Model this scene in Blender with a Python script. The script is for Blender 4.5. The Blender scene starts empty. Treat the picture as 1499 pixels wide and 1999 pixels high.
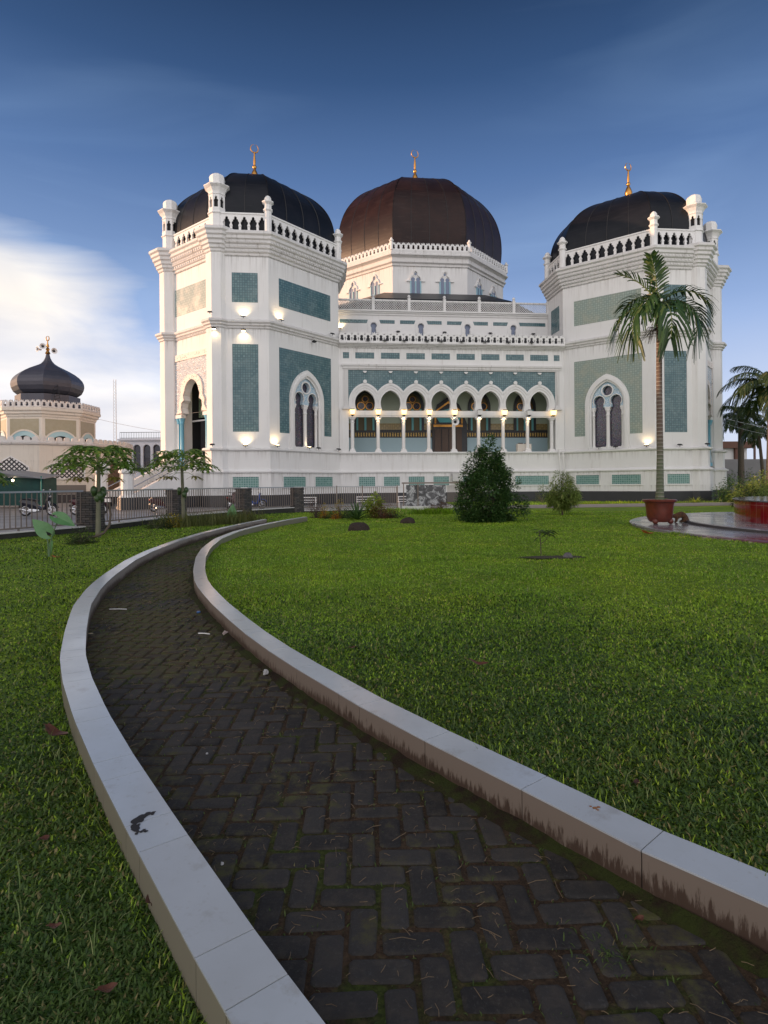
import bpy, bmesh, math, random
import numpy as np
from mathutils import Vector, Matrix
from mathutils.geometry import tessellate_polygon
R = math.radians
random.seed(7)
rng = np.random.default_rng(7)
sc = bpy.context.scene
COL = sc.collection

# ------------------------------------------------------------------ camera
cam = bpy.data.cameras.new('camera')
camo = bpy.data.objects.new('camera', cam)
COL.objects.link(camo)
camo.matrix_world = Matrix.Translation((0, 0, 1.6)) @ Matrix.Rotation(R(90), 4, 'X') @ Matrix.Rotation(-0.008, 4, 'Z')
cam.sensor_fit = 'HORIZONTAL'
cam.sensor_width = 36
cam.lens = 1152.4 / 1499 * 36
cam.shift_y = -(999.5 - 944) / 1499
cam.clip_start = 0.05
cam.clip_end = 6000
sc.camera = camo

# ------------------------------------------------------------------ sky and sun
SUN_EL, SUN_AZ = R(6), R(184)       # azimuth measured from +X towards +Y: the sun stands low on the left
w = bpy.data.worlds.new('World')
sc.world = w
w.use_nodes = True
nt = w.node_tree
for n in list(nt.nodes): nt.nodes.remove(n)
def N(t, **k):
    n = nt.nodes.new(t)
    for a_, v in k.items(): setattr(n, a_, v)
    return n
def wm(op, x, y=None, z=None, clamp=False):
    n = N('ShaderNodeMath', operation=op); n.use_clamp = clamp
    for i, v in enumerate((x, y, z)):
        if v is None: continue
        if isinstance(v, (int, float)): n.inputs[i].default_value = v
        else: nt.links.new(v, n.inputs[i])
    return n.outputs[0]
tc = N('ShaderNodeTexCoord')
sep = N('ShaderNodeSeparateXYZ'); nt.links.new(tc.outputs['Generated'], sep.inputs[0])
el = wm('MULTIPLY', wm('ARCSINE', sep.outputs['Z']), 2 / math.pi)      # 0 horizon .. 1 zenith
def ramp(fac, stops, interp='LINEAR'):
    r = N('ShaderNodeValToRGB'); r.color_ramp.interpolation = interp
    e = r.color_ramp.elements
    while len(e) > 1: e.remove(e[-1])
    e[0].position = stops[0][0]; e[0].color = (*stops[0][1], 1)
    for p, c in stops[1:]:
        q = e.new(p); q.color = (*c, 1)
    nt.links.new(fac, r.inputs[0]); return r.outputs[0]
def wmix(f, a_, b_, blend='MIX'):
    n = N('ShaderNodeMix', data_type='RGBA', blend_type=blend)
    for i, v in ((0, f), (6, a_), (7, b_)):
        if isinstance(v, (int, float)): n.inputs[i].default_value = v
        elif isinstance(v, tuple): n.inputs[i].default_value = (*v, 1)
        else: nt.links.new(v, n.inputs[i])
    return n.outputs[2]
base = ramp(el, [(0.0, (.62, .68, .82)), (.08, (.50, .60, .84)), (.15, (.33, .46, .76)), (.22, (.190, .300, .55)),
                 (.30, (.095, .180, .385)), (.38, (.036, .084, .205)), (.46, (.013, .034, .092)), (.6, (.016, .036, .08)), (1, (.03, .045, .08))])
sky = N('ShaderNodeTexSky', sky_type='NISHITA')
sky.sun_disc = False; sky.sun_elevation = SUN_EL; sky.sun_rotation = R(90) - SUN_AZ
sky.altitude = 30; sky.air_density = 1.2; sky.dust_density = 2.0; sky.ozone_density = 3.0
nish = wmix(1.0, sky.outputs[0], (.10, .10, .10), 'MULTIPLY')
col = wmix(0.12, base, nish)
# cloud bank low on the left, thin streaks above, unseen cloud behind the camera brightened as fill
mp = N('ShaderNodeMapping'); nt.links.new(tc.outputs['Generated'], mp.inputs[0]); mp.inputs['Scale'].default_value = (1.0, 1.0, 3.2)
nz = N('ShaderNodeTexNoise'); nt.links.new(mp.outputs[0], nz.inputs['Vector'])
nz.inputs['Scale'].default_value = 2.6; nz.inputs['Detail'].default_value = 7; nz.inputs['Roughness'].default_value = .52; nz.inputs['Distortion'].default_value = .5
az = wm('ARCTAN2', sep.outputs['X'], sep.outputs['Y'])                  # 0 ahead, negative left
leftness = wm('MULTIPLY', wm('ADD', az, 0.20), -1.9, clamp=True)
leftmask = wm('MULTIPLY', wm('ADD', az, 0.14), -4.2, clamp=True)
# the upper edge of the bank rises towards the left
edge = wm('ADD', wm('MULTIPLY', leftness, .27), .075)
bank = wm('MULTIPLY', wm('SUBTRACT', wm('ADD', edge, wm('MULTIPLY', wm('SUBTRACT', nz.outputs['Fac'], .5), .30)), el), 10.0, clamp=True)
bankc = ramp(el, [(0, (.80, .72, .66)), (.05, (.90, .84, .80)), (.12, (.93, .90, .88)), (.17, (.90, .85, .79)), (.23, (.64, .68, .76)), (1, (.5, .6, .75))])
bv = N('ShaderNodeTexNoise'); nt.links.new(mp.outputs[0], bv.inputs['Vector']); bv.inputs['Scale'].default_value = 5.5; bv.inputs['Detail'].default_value = 6
bankc = wmix(1.0, bankc, ramp(bv.outputs['Fac'], [(.3, (.80, .82, .88)), (.6, (1.04, 1.02, 1.0))]), 'MULTIPLY')
col = wmix(wm('MULTIPLY', wm('MULTIPLY', bank, leftmask), .95), col, bankc)
# streaks
mp2 = N('ShaderNodeMapping'); nt.links.new(tc.outputs['Generated'], mp2.inputs[0]); mp2.inputs['Rotation'].default_value = (R(18), R(34), R(12)); mp2.inputs['Scale'].default_value = (.55, 1.4, 3.4)
n2 = N('ShaderNodeTexNoise'); nt.links.new(mp2.outputs[0], n2.inputs['Vector']); n2.inputs['Scale'].default_value = 2.1; n2.inputs['Detail'].default_value = 5; n2.inputs['Roughness'].default_value = .45; n2.inputs['Distortion'].default_value = .9
st = wm('MULTIPLY', wm('SUBTRACT', n2.outputs['Fac'], .47), 3.2, clamp=True)
col = wmix(wm('MULTIPLY', st, .60), col, wmix(1.0, wmix(1.0, col, (1.5, 1.45, 1.3), 'MULTIPLY'), (.045, .050, .055), 'ADD'))
# low haze to the right
low = wm('MULTIPLY', wm('SUBTRACT', .17, el), 6.0, clamp=True)
col = wmix(wm('MULTIPLY', wm('MULTIPLY', low, wm('ADD', wm('MULTIPLY', nz.outputs['Fac'], 1.0), .10, clamp=True)), .85), col, (.66, .71, .84))
# warm glow of the evening sky round the sun, left of the picture
sx_ = wm('MULTIPLY', wm('SUBTRACT', wm('MULTIPLY', sep.outputs['X'], -1.0), .66), 3.6, clamp=True)
glow = wm('MULTIPLY', sx_, wm('MULTIPLY', wm('SUBTRACT', .42, el), 4.0, clamp=True))
col = wmix(wm('MULTIPLY', glow, .9), col, (1.75, 1.22, .80))
# the sky behind the camera: unseen pale cloud, brightened to fill the shaded fronts
back = wm('MULTIPLY', wm('ADD', wm('MULTIPLY', sep.outputs['Y'], -1.0), .05), 1.6, clamp=True)
backc = ramp(el, [(0, (1.08, 1.02, 1.02)), (.3, (1.20, 1.15, 1.16)), (.6, (.78, .78, .82)), (1, (.26, .31, .40))])
col = wmix(back, col, backc)
bg = N('ShaderNodeBackground'); nt.links.new(col, bg.inputs[0]); bg.inputs[1].default_value = 1.0
wo = N('ShaderNodeOutputWorld'); nt.links.new(bg.outputs[0], wo.inputs[0])

sl = bpy.data.lights.new('sun', 'SUN'); sl.energy = 4.3; sl.angle = R(0.6); sl.color = (1.0, .58, .34)
slo = bpy.data.objects.new('sun', sl); COL.objects.link(slo)
sd = Vector((math.cos(SUN_EL) * math.cos(SUN_AZ), math.cos(SUN_EL) * math.sin(SUN_AZ), math.sin(SUN_EL)))
slo.rotation_euler = sd.to_track_quat('Z', 'Y').to_euler()
slo.location = (-60, 10, 30)

sc.view_settings.view_transform = 'Standard'
sc.view_settings.look = 'None'
sc.view_settings.exposure = 0.2
sc.view_settings.gamma = 1

# ------------------------------------------------------------------ materials
def mat(name, color=(.5, .5, .5), rough=.7, metal=0.0, noise=None, bump=None, emit=None, spec=.5, coord='Object'):
    """noise = (scale, amount, second colour); bump = (scale, strength, distance)"""
    m = bpy.data.materials.new(name); m.use_nodes = True
    t = m.node_tree; b = t.nodes['Principled BSDF']
    b.inputs['Base Color'].default_value = (*color, 1); b.inputs['Roughness'].default_value = rough
    b.inputs['Metallic'].default_value = metal; b.inputs['Specular IOR Level'].default_value = spec
    c = t.nodes.new('ShaderNodeTexCoord')
    if noise:
        n = t.nodes.new('ShaderNodeTexNoise'); n.inputs['Scale'].default_value = noise[0]; n.inputs['Detail'].default_value = 6
        n.inputs['Roughness'].default_value = .65
        t.links.new(c.outputs[coord], n.inputs['Vector'])
        r = t.nodes.new('ShaderNodeValToRGB'); r.color_ramp.elements[0].position = .5 - noise[1]; r.color_ramp.elements[1].position = .5 + noise[1]
        r.color_ramp.elements[0].color = (*color, 1); r.color_ramp.elements[1].color = (*noise[2], 1)
        t.links.new(n.outputs['Fac'], r.inputs[0]); t.links.new(r.outputs[0], b.inputs['Base Color'])
    if bump:
        n = t.nodes.new('ShaderNodeTexNoise'); n.inputs['Scale'].default_value = bump[0]; n.inputs['Detail'].default_value = 5
        t.links.new(c.outputs[coord], n.inputs['Vector'])
        bp = t.nodes.new('ShaderNodeBump'); bp.inputs['Strength'].default_value = bump[1]; bp.inputs['Distance'].default_value = bump[2]
        t.links.new(n.outputs['Fac'], bp.inputs['Height']); t.links.new(bp.outputs[0], b.inputs['Normal'])
    if emit:
        b.inputs['Emission Color'].default_value = (*emit[0], 1); b.inputs['Emission Strength'].default_value = emit[1]
    return m
class MT:
    """small node helper for one material"""
    def __init__(s, name, rough=.7, spec=.5):
        s.m = bpy.data.materials.new(name); s.m.use_nodes = True; s.t = s.m.node_tree; s.b = s.t.nodes['Principled BSDF']
        s.b.inputs['Roughness'].default_value = rough; s.b.inputs['Specular IOR Level'].default_value = spec
        s.c = s.t.nodes.new('ShaderNodeTexCoord')
    def put(s, sock, v):
        if isinstance(v, (int, float)): sock.default_value = v
        elif isinstance(v, tuple): sock.default_value = (*v, 1) if len(v) == 3 and sock.type == 'RGBA' else v
        else: s.t.links.new(v, sock)
    def node(s, typ, ins=None, **k):
        n = s.t.nodes.new(typ)
        for a_, v in k.items(): setattr(n, a_, v)
        for i, v in (ins or {}).items(): s.put(n.inputs[i], v)
        return n
    def map(s, scale=(1, 1, 1), src='Object', rot=(0, 0, 0)):
        n = s.node('ShaderNodeMapping'); s.t.links.new(s.c.outputs[src], n.inputs[0]); n.inputs['Scale'].default_value = scale; n.inputs['Rotation'].default_value = rot
        return n.outputs[0]
    def noise(s, vec, scale, detail=5, rough=.6, dist=0):
        n = s.node('ShaderNodeTexNoise', {'Vector': vec, 'Scale': scale, 'Detail': detail, 'Roughness': rough, 'Distortion': dist})
        return n.outputs['Fac']
    def ramp(s, f, *stops):
        r = s.t.nodes.new('ShaderNodeValToRGB'); e = r.color_ramp.elements
        while len(e) > 1: e.remove(e[-1])
        e[0].position = stops[0][0]; e[0].color = (*stops[0][1], 1)
        for p, c in stops[1:]:
            q = e.new(p); q.color = (*c, 1)
        s.put(r.inputs[0], f); return r.outputs[0]
    def val(s, f, a_, b_):
        return s.node('ShaderNodeMapRange', {'Value': f, 'From Min': a_, 'From Max': b_}).outputs[0]
    def math(s, op, x, y=0.0, clamp=False):
        n = s.node('ShaderNodeMath', {0: x, 1: y}, operation=op); n.use_clamp = clamp; return n.outputs[0]
    def mix(s, f, x, y, blend='MIX'):
        n = s.node('ShaderNodeMix', data_type='RGBA', blend_type=blend)
        s.put(n.inputs[0], f); s.put(n.inputs[6], x); s.put(n.inputs[7], y); return n.outputs[2]
    def color(s, v): s.put(s.b.inputs['Base Color'], v)
    def bump(s, h, strength=.5, dist=.02):
        n = s.node('ShaderNodeBump', {'Height': h, 'Strength': strength, 'Distance': dist}); s.t.links.new(n.outputs[0], s.b.inputs['Normal'])

def white_paint(name, base_c, dirt_c, amount):
    q = MT(name, .62, .35)
    big = q.noise(q.map((.35, .35, .35)), 1.0, 4)
    streak = q.noise(q.map((3.2, 3.2, .22)), 1.0, 6, .7)
    fine = q.noise(q.map((1, 1, 1)), 9.0, 5, .7)
    c = q.mix(q.val(big, .35, .7), base_c, tuple(x * .93 for x in base_c))
    f = q.math('MULTIPLY', q.val(streak, .55, .85), amount, True)
    c = q.mix(f, c, dirt_c)
    f2 = q.math('MULTIPLY', q.val(fine, .6, .85), amount * .6, True)
    c = q.mix(f2, c, dirt_c)
    z = q.node('ShaderNodeSeparateXYZ', {0: q.c.outputs['Object']}).outputs['Z']
    drip = q.noise(q.map((5.5, 5.5, .16)), 1.0, 6, .75)
    tot = None
    for hi, lo in ((18.15, 16.7), (12.86, 11.9), (4.02, 3.3), (2.45, 1.5), (23.5, 22.3), (1.3, .84)):
        up_ = q.node('ShaderNodeMapRange', {'Value': z, 'From Min': lo, 'From Max': hi}).outputs[0]
        cut_ = q.math('LESS_THAN', z, hi + .02)
        m_ = q.math('MULTIPLY', up_, cut_); tot = m_ if tot is None else q.math('MAXIMUM', tot, m_)
    f3 = q.math('MULTIPLY', q.math('MULTIPLY', q.val(drip, .48, .74), tot), .85, True)
    c = q.mix(f3, c, tuple(x * .62 for x in dirt_c))
    q.color(c); q.bump(fine, .15, .01)
    return q.m
M_WHITE = white_paint('white_painted_plaster', (.76, .755, .745), (.47, .44, .40), .6)
M_TRIM = white_paint('weathered_white_cornice', (.66, .65, .64), (.20, .18, .155), 1.0)
M_CREAM = white_paint('cream_plaster', (.67, .635, .57), (.36, .33, .29), .7)
M_COL = mat('white_column_paint', (.75, .74, .73), .5)

def tile_mat(name, c1, c2, mortar, pitch=.18, blot=(.42, .50, .47), ba=.16):
    q = MT(name, .22, .5)
    br = q.node('ShaderNodeTexBrick', {'Vector': q.map((1, 1, 1), 'UV'), 'Color1': c1, 'Color2': c2, 'Mortar': mortar, 'Scale': 1.0,
                'Mortar Size': .034, 'Mortar Smooth': 1.0, 'Bias': 0.0, 'Brick Width': pitch, 'Row Height': pitch}, offset=0.0, squash=1.0)
    ck = q.node('ShaderNodeTexChecker', {'Vector': q.map((1, 1, 1), 'UV'), 'Scale': 1 / pitch, 'Color1': (1.05, 1.05, 1.05), 'Color2': (.93, .94, .94)})
    c = q.mix(1.0, br.outputs['Color'], ck.outputs['Color'], 'MULTIPLY')
    n = q.noise(q.map((1, 1, 1), 'UV'), .9, 5, .6)
    c = q.mix(q.math('MULTIPLY', q.val(n, .45, .75), ba), c, blot)
    q.color(c); q.put(q.b.inputs['Roughness'], q.node('ShaderNodeMapRange', {'Value': n, 'To Min': .12, 'To Max': .38}).outputs[0])
    q.bump(br.outputs['Fac'], -.25, .004)
    return q.m
M_TILE = tile_mat('teal_glazed_tiles', (.060, .140, .162), (.120, .210, .228), (.030, .072, .088))
M_TILE_P = tile_mat('worn_tiles_with_painted_pale_reflection', (.28, .37, .37), (.34, .42, .41), (.22, .27, .27), .18, (.60, .58, .52), .9)  # pale reflection put into the tile colour, along with real wear
M_TILE_G = tile_mat('green_glazed_tiles', (.075, .20, .185), (.12, .26, .23), (.30, .42, .40), .17, (.2, .3, .3), .1)
M_TILE_V = tile_mat('tiles_with_painted_beige_reflection', (.23, .305, .27), (.28, .34, .29), (.15, .20, .18), .18, (.34, .33, .24), .6)  # warm beige reflection put into the teal tile colour
M_BLACK = mat('black_base_paint', (.022, .023, .028), .45, noise=(1.5, .3, (.035, .036, .042)))
def dome_mat(name, ca, cb, cc):
    q = MT(name, .42, .45)
    v = q.map()
    n1 = q.noise(v, .5, 4); n2 = q.noise(q.map((.7, .7, 6)), 1.0, 5, .6)
    c = q.mix(q.val(n1, .35, .7), ca, cb)
    c = q.mix(q.math('MULTIPLY', q.val(n2, .55, .8), .5), c, cc)
    q.color(c); q.put(q.b.inputs['Roughness'], q.node('ShaderNodeMapRange', {'Value': n2, 'To Min': .31, 'To Max': .40}).outputs[0])
    q.bump(n2, .25, .03); q.b.inputs['Specular Tint'].default_value = (.88, .94, 1, 1); q.b.inputs['Specular IOR Level'].default_value = .22
    return q.m
M_DOME = dome_mat('black_dome_sheeting', (.006, .007, .010), (.012, .012, .016), (.030, .030, .034))
M_DOMEC = dome_mat('brown_black_dome_sheeting', (.017, .008, .007), (.031, .014, .011), (.062, .044, .040))
M_SEAM = mat('dark_seam', (.012, .011, .012), .5)
M_GOLD = mat('gilded_metal', (.62, .33, .09), .3, 1.0, noise=(6, .3, (.45, .20, .05)))
M_DARK = mat('dark_interior', (.012, .012, .014), .8)
M_METAL = mat('dark_lamp_metal', (.03, .03, .034), .5, .5)
M_GLASSD = MT('stained_glass', .12, .5)
_q = M_GLASSD
_v = _q.node('ShaderNodeTexVoronoi', {'Vector': _q.map((1, 1, 1), 'UV'), 'Scale': 9.0}, feature='F1')
_e = _q.node('ShaderNodeTexVoronoi', {'Vector': _q.map((1, 1, 1), 'UV'), 'Scale': 9.0}, feature='DISTANCE_TO_EDGE')
_w = _q.node('ShaderNodeTexWave', {'Vector': _q.map((1, 1, 1), 'UV'), 'Scale': 3.0, 'Distortion': 9.0, 'Detail': 2.0})
_c = _q.mix(_q.val(_w.outputs['Fac'], .4, .8), (.010, .014, .034), (.065, .075, .13))
_c = _q.mix(.35, _c, _q.mix(1.0, _v.outputs['Color'], (.13, .085, .10), 'MULTIPLY'))
_c = _q.mix(_q.val(_e.outputs['Distance'], .03, .06), (.16, .15, .17), _c)
_q.color(_c); M_GLASSD = _q.m
def mosaic(name, cols, scale):
    q = MT(name, .5)
    v = q.map((1, 1, 1), 'UV')
    w1 = q.node('ShaderNodeTexWave', {'Vector': v, 'Scale': scale, 'Distortion': 14.0, 'Detail': 3.0, 'Detail Scale': 1.4}, wave_type='RINGS')
    n = q.noise(v, scale * 1.7, 3)
    c = q.ramp(w1.outputs['Fac'], (.25, cols[0]), (.45, cols[1]), (.6, cols[2]))
    c = q.mix(q.math('MULTIPLY', q.val(n, .58, .66), .8), c, cols[3])
    q.color(c); q.bump(w1.outputs['Fac'], .6, .03)
    return q.m
M_BLUEMOS = mosaic('pale_blue_arabesque', ((.24, .44, .62), (.36, .55, .68), (.70, .78, .80), (.30, .50, .66)), 4.0)
M_PORTAL = mosaic('carved_portal_arabesque', ((.24, .34, .44), (.46, .53, .58), (.74, .75, .76), (.50, .30, .22)), 3.2)
M_BEAD = MT('beaded_white_moulding', .6)
_q = M_BEAD; _v = _q.node('ShaderNodeTexVoronoi', {'Vector': _q.map((1, 1, 1), 'UV'), 'Scale': 5.5}, feature='F1')
_q.color(_q.mix(_q.val(_v.outputs['Distance'], .18, .28), (.25, .22, .20), (.70, .64, .60))); _q.bump(_v.outputs['Distance'], .4, .02); M_BEAD = _q.m
M_BLUE = mat('light_blue_column_paint', (.16, .44, .60), .4)
M_TEALP = mat('teal_shaft_paint', (.12, .36, .38), .45)
M_GREENC = mosaic('pale_green_coffered_soffit', ((.24, .36, .22), (.34, .46, .30), (.45, .55, .38), (.16, .24, .16)), 3.0)
M_DADO = mat('pale_blue_dado', (.36, .50, .56), .55)
M_OLIVE = mat('loggia_upper_wall', (.42, .47, .38), .7)
M_OCHRE = tile_mat('ochre_tile_band', (.36, .27, .12), (.30, .23, .10), (.22, .16, .08), .2, (.3, .22, .1), .2)
M_BAND = MT('black_and_gold_scroll_band', .5)
_q = M_BAND; _v = _q.node('ShaderNodeTexWave', {'Vector': _q.map((1, 1, 1), 'UV'), 'Scale': 1.35, 'Distortion': 0.0}, bands_direction='X')
_s = _q.node('ShaderNodeSeparateXYZ', {0: _q.map((1, 1, 1), 'UV')})
_n = _q.noise(_q.map((1, 1, 1), 'UV'), 14, 2)
_q.color(_q.mix(_q.math('MULTIPLY', _q.val(_v.outputs['Fac'], .35, .55), _q.val(_n, .35, .5)), (.012, .011, .010), (.55, .36, .10))); M_BAND = _q.m
M_DOORW = mat('dark_brown_door_wood', (.05, .025, .015), .4, noise=(6, .3, (.08, .04, .02)))
M_LAMPON = mat('lit_lamp_glass', (1, .8, .5), .3, emit=((1.0, .62, .22), 2.4))
M_SPOTON = mat('lit_floodlight_lens', (1, .85, .6), .3, emit=((1.0, .78, .45), 8.0))

# ------------------------------------------------------------------ mesh builder
class MB:
    def __init__(s, M=None):
        s.v = []; s.f = []; s.m = []; s.uv = []; s.M = M
    def V(s, p):
        if s.M is not None: p = s.M @ Vector(p)
        s.v.append((p[0], p[1], p[2])); return len(s.v) - 1
    def F(s, idx, mi=0, uv=None):
        s.f.append(tuple(idx)); s.m.append(mi); s.uv.append(uv)
    def quad(s, a_, b_, c, d, mi=0, uv=None): s.F([s.V(a_), s.V(b_), s.V(c), s.V(d)], mi, uv)
    def poly(s, pts, mi=0, uv=None): s.F([s.V(p) for p in pts], mi, uv)
    def box(s, lo, hi, mi=0):
        x0, y0, z0 = lo; x1, y1, z1 = hi
        i = [s.V(p) for p in ((x0, y0, z0), (x1, y0, z0), (x1, y1, z0), (x0, y1, z0), (x0, y0, z1), (x1, y0, z1), (x1, y1, z1), (x0, y1, z1))]
        for q in ((0, 3, 2, 1), (4, 5, 6, 7), (0, 1, 5, 4), (1, 2, 6, 5), (2, 3, 7, 6), (3, 0, 4, 7)): s.F([i[k] for k in q], mi)
    def bar(s, p0, p1, wx, wz, mi=0, up=(0, 0, 1)):
        """rectangular bar from p0 to p1"""
        p0, p1, up = Vector(p0), Vector(p1), Vector(up); d = (p1 - p0).normalized()
        if abs(d.dot(up)) > .99: up = Vector((1, 0, 0))
        x = d.cross(up).normalized() * wx / 2; z = x.cross(d).normalized() * wz / 2
        a_ = [s.V(p0 + sx * x + sz * z) for sx, sz in ((-1, -1), (1, -1), (1, 1), (-1, 1))]
        b_ = [s.V(p1 + sx * x + sz * z) for sx, sz in ((-1, -1), (1, -1), (1, 1), (-1, 1))]
        s.F(a_[::-1], mi); s.F(b_, mi)
        for k in range(4): s.F([a_[k], a_[(k + 1) % 4], b_[(k + 1) % 4], b_[k]], mi)
    def loft(s, rings, mi=0, cap0=True, cap1=True, skip=()):
        """rings: lists of equally many points"""
        idx = [[s.V(p) for p in r] for r in rings]; n = len(idx[0])
        for a_, b_ in zip(idx[:-1], idx[1:]):
            for k in range(n):
                if k in skip: continue
                s.F([a_[k], a_[(k + 1) % n], b_[(k + 1) % n], b_[k]], mi)
        if cap0: s.F(idx[0][::-1], mi)
        if cap1: s.F(idx[-1], mi)
    def tube(s, pts, rad, n=8, mi=0):
        pts = [Vector(p) for p in pts]
        rad = [float(rad)] * len(pts) if isinstance(rad, (int, float)) else [float(q_) for q_ in rad]
        rings = []; u = None
        for i, p in enumerate(pts):
            d = (pts[min(i + 1, len(pts) - 1)] - pts[max(i - 1, 0)])
            if d.length < 1e-9: d = Vector((0, 0, 1))
            d.normalize()
            if u is None: u = d.orthogonal().normalized()
            u = (u - d * u.dot(d)); u = u.normalized() if u.length > 1e-6 else d.orthogonal().normalized()
            v = d.cross(u)
            rings.append([p + rad[i] * (math.cos(2 * math.pi * k / n) * u + math.sin(2 * math.pi * k / n) * v) for k in range(n)])
        s.loft(rings, mi)
    def lathe(s, prof, n=16, c=(0, 0, 0), mi=0, ph=0.0):
        s.loft([[(c[0] + r * math.cos(2 * math.pi * (k + ph) / n), c[1] + r * math.sin(2 * math.pi * (k + ph) / n), c[2] + z) for k in range(n)] for r, z in prof], mi)
    def ball(s, c, r, n=12, mi=0, sq=(1, 1, 1)):
        m = n // 2
        s.loft([[(c[0] + sq[0] * r * math.sin(math.pi * max(.02, min(.98, j / m))) * math.cos(2 * math.pi * k / n),
                  c[1] + sq[1] * r * math.sin(math.pi * max(.02, min(.98, j / m))) * math.sin(2 * math.pi * k / n),
                  c[2] - sq[2] * r * math.cos(math.pi * max(.02, min(.98, j / m)))) for k in range(n)] for j in range(m + 1)], mi)
    def plate(s, fr, outer, holes=(), o0=0.0, o1=.1, mi=0, side=None, back=True):
        """flat plate with holes; outer/holes in (s, z); fr maps (s, z, out) to a point; front at o1"""
        side = mi if side is None else side
        loops = [list(outer)] + [list(h) for h in holes]
        tris = tessellate_polygon([[Vector((x, z, 0)) for x, z in l] for l in loops])
        flat = [p for l in loops for p in l]
        fi = [s.V(fr(x, z, o1)) for x, z in flat]
        for t in tris: s.F([fi[k] for k in t], mi, [flat[k] for k in t])
        if back:
            bi = [s.V(fr(x, z, o0)) for x, z in flat]
            for t in tris: s.F([bi[k] for k in t][::-1], mi, [flat[k] for k in t][::-1])
        o = 0
        for l in loops:
            n = len(l)
            for k in range(n):
                k2 = (k + 1) % n
                a_, b_ = l[k], l[k2]
                u0 = (a_[0] + a_[1]); u1 = (b_[0] + b_[1])
                s.F([s.V(fr(*a_, o1)), s.V(fr(*b_, o1)), s.V(fr(*b_, o0)), s.V(fr(*a_, o0))], side, [(u0, 0), (u1, 0), (u1, o1 - o0), (u0, o1 - o0)])
            o += n
    def build(s, name, mats, parent=None, smooth=False, rot=None):
        me = bpy.data.meshes.new(name)
        me.from_pydata(s.v, [], s.f)
        if not isinstance(mats, (list, tuple)): mats = [mats]
        for m in mats: me.materials.append(m)
        me.polygons.foreach_set('material_index', s.m)
        if smooth: me.polygons.foreach_set('use_smooth', [True] * len(s.f))
        if any(u is not None for u in s.uv):
            l = me.uv_layers.new(name='UVMap'); dat = []
            for f, u in zip(s.f, s.uv):
                if u is None: dat += [0.0, 0.0] * len(f)
                else:
                    for q in u: dat += [q[0], q[1]]
            l.data.foreach_set('uv', dat)
        me.update()
        if smooth:
            try: me.set_sharp_from_angle(angle=R(38))
            except Exception: pass
        o = bpy.data.objects.new(name, me); COL.objects.link(o)
        if parent: o.parent = parent
        return o
def tag(o, label=None, cat=None, group=None, kind=None):
    if label: o['label'] = label
    if cat: o['category'] = cat
    if group: o['group'] = group
    if kind: o['kind'] = kind
    return o
def thing(name, label, cat, loc=(0, 0, 0), rz=0.0, group=None):
    o = bpy.data.objects.new(name, None); COL.objects.link(o); o.location = loc; o.rotation_euler = (0, 0, rz)
    o.empty_display_size = .2
    return tag(o, label, cat, group)
def struct(o): o['kind'] = 'structure'; return o
def kids(o, KL=None):
    return [c for c in bpy.data.objects if c.parent == o]
def dup(o, loc, rz, label, scale=None):
    def cp(x, par):
        c = x.copy(); COL.objects.link(c)
        if par: c.parent = par
        for k in kids(x):
            if k is not c: cp(k, c)
        return c
    r = cp(o, None); r.location = loc; r.rotation_euler = (0, 0, rz); r['label'] = label
    if scale: r.scale = (scale,) * 3
    return r
def XY(x, y, z): return (x, y, z)
# ------------------------------------------------------------------ the mosque
TH = .1013; X0, D0 = 5.72, 51.19
P, A_, B_ = 16.45, 6.88, 1.69
Q = math.sqrt(.5); MM = (A_ + B_) / 2; HL = (A_ - B_) * Q       # half length of a wide face
mosque = thing('mosque', 'large white mosque with teal tile panels, arcade and three black domes', 'mosque', (X0, D0, 0), TH)
def FR(op, oq, dp, dq):
    # n = outward normal (right of the direction of travel)
    n = (dq, -dp)
    return lambda s_, z, o=0.0: (op + dp * s_ + n[0] * o, oq + dq * s_ + n[1] * o, z)
def side_frames(sg):
    """frames of one corner tower; sg=-1 left tower, +1 right tower. keys: front, inner diagonal, outer diagonal, flank"""
    c = sg * P
    f = {'front': FR(c, -A_, 1, 0)}
    rt = FR(c + MM, -MM, Q, Q); lt = FR(c - MM, -MM, Q, -Q)
    f['inner'] = rt if sg < 0 else lt
    f['outer'] = lt if sg < 0 else rt
    f['flank'] = FR(c + A_, 0, 0, 1) if sg < 0 else FR(c - A_, 0, 0, -1)
    return f
FW = FR(0, -B_, 1, 0)            # arcade front
QU = 1.85
FU = FR(0, QU, 1, 0)             # upper wall, set back
def octo(cx, cy, o, z, a=A_, b=B_):
    x = a + o; y = b + .41421 * o
    return [(cx + y, cy - x, z), (cx + x, cy - y, z), (cx + x, cy + y, z), (cx + y, cy + x, z), (cx - y, cy + x, z), (cx - x, cy + y, z), (cx - x, cy - y, z), (cx - y, cy - x, z)]
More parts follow.
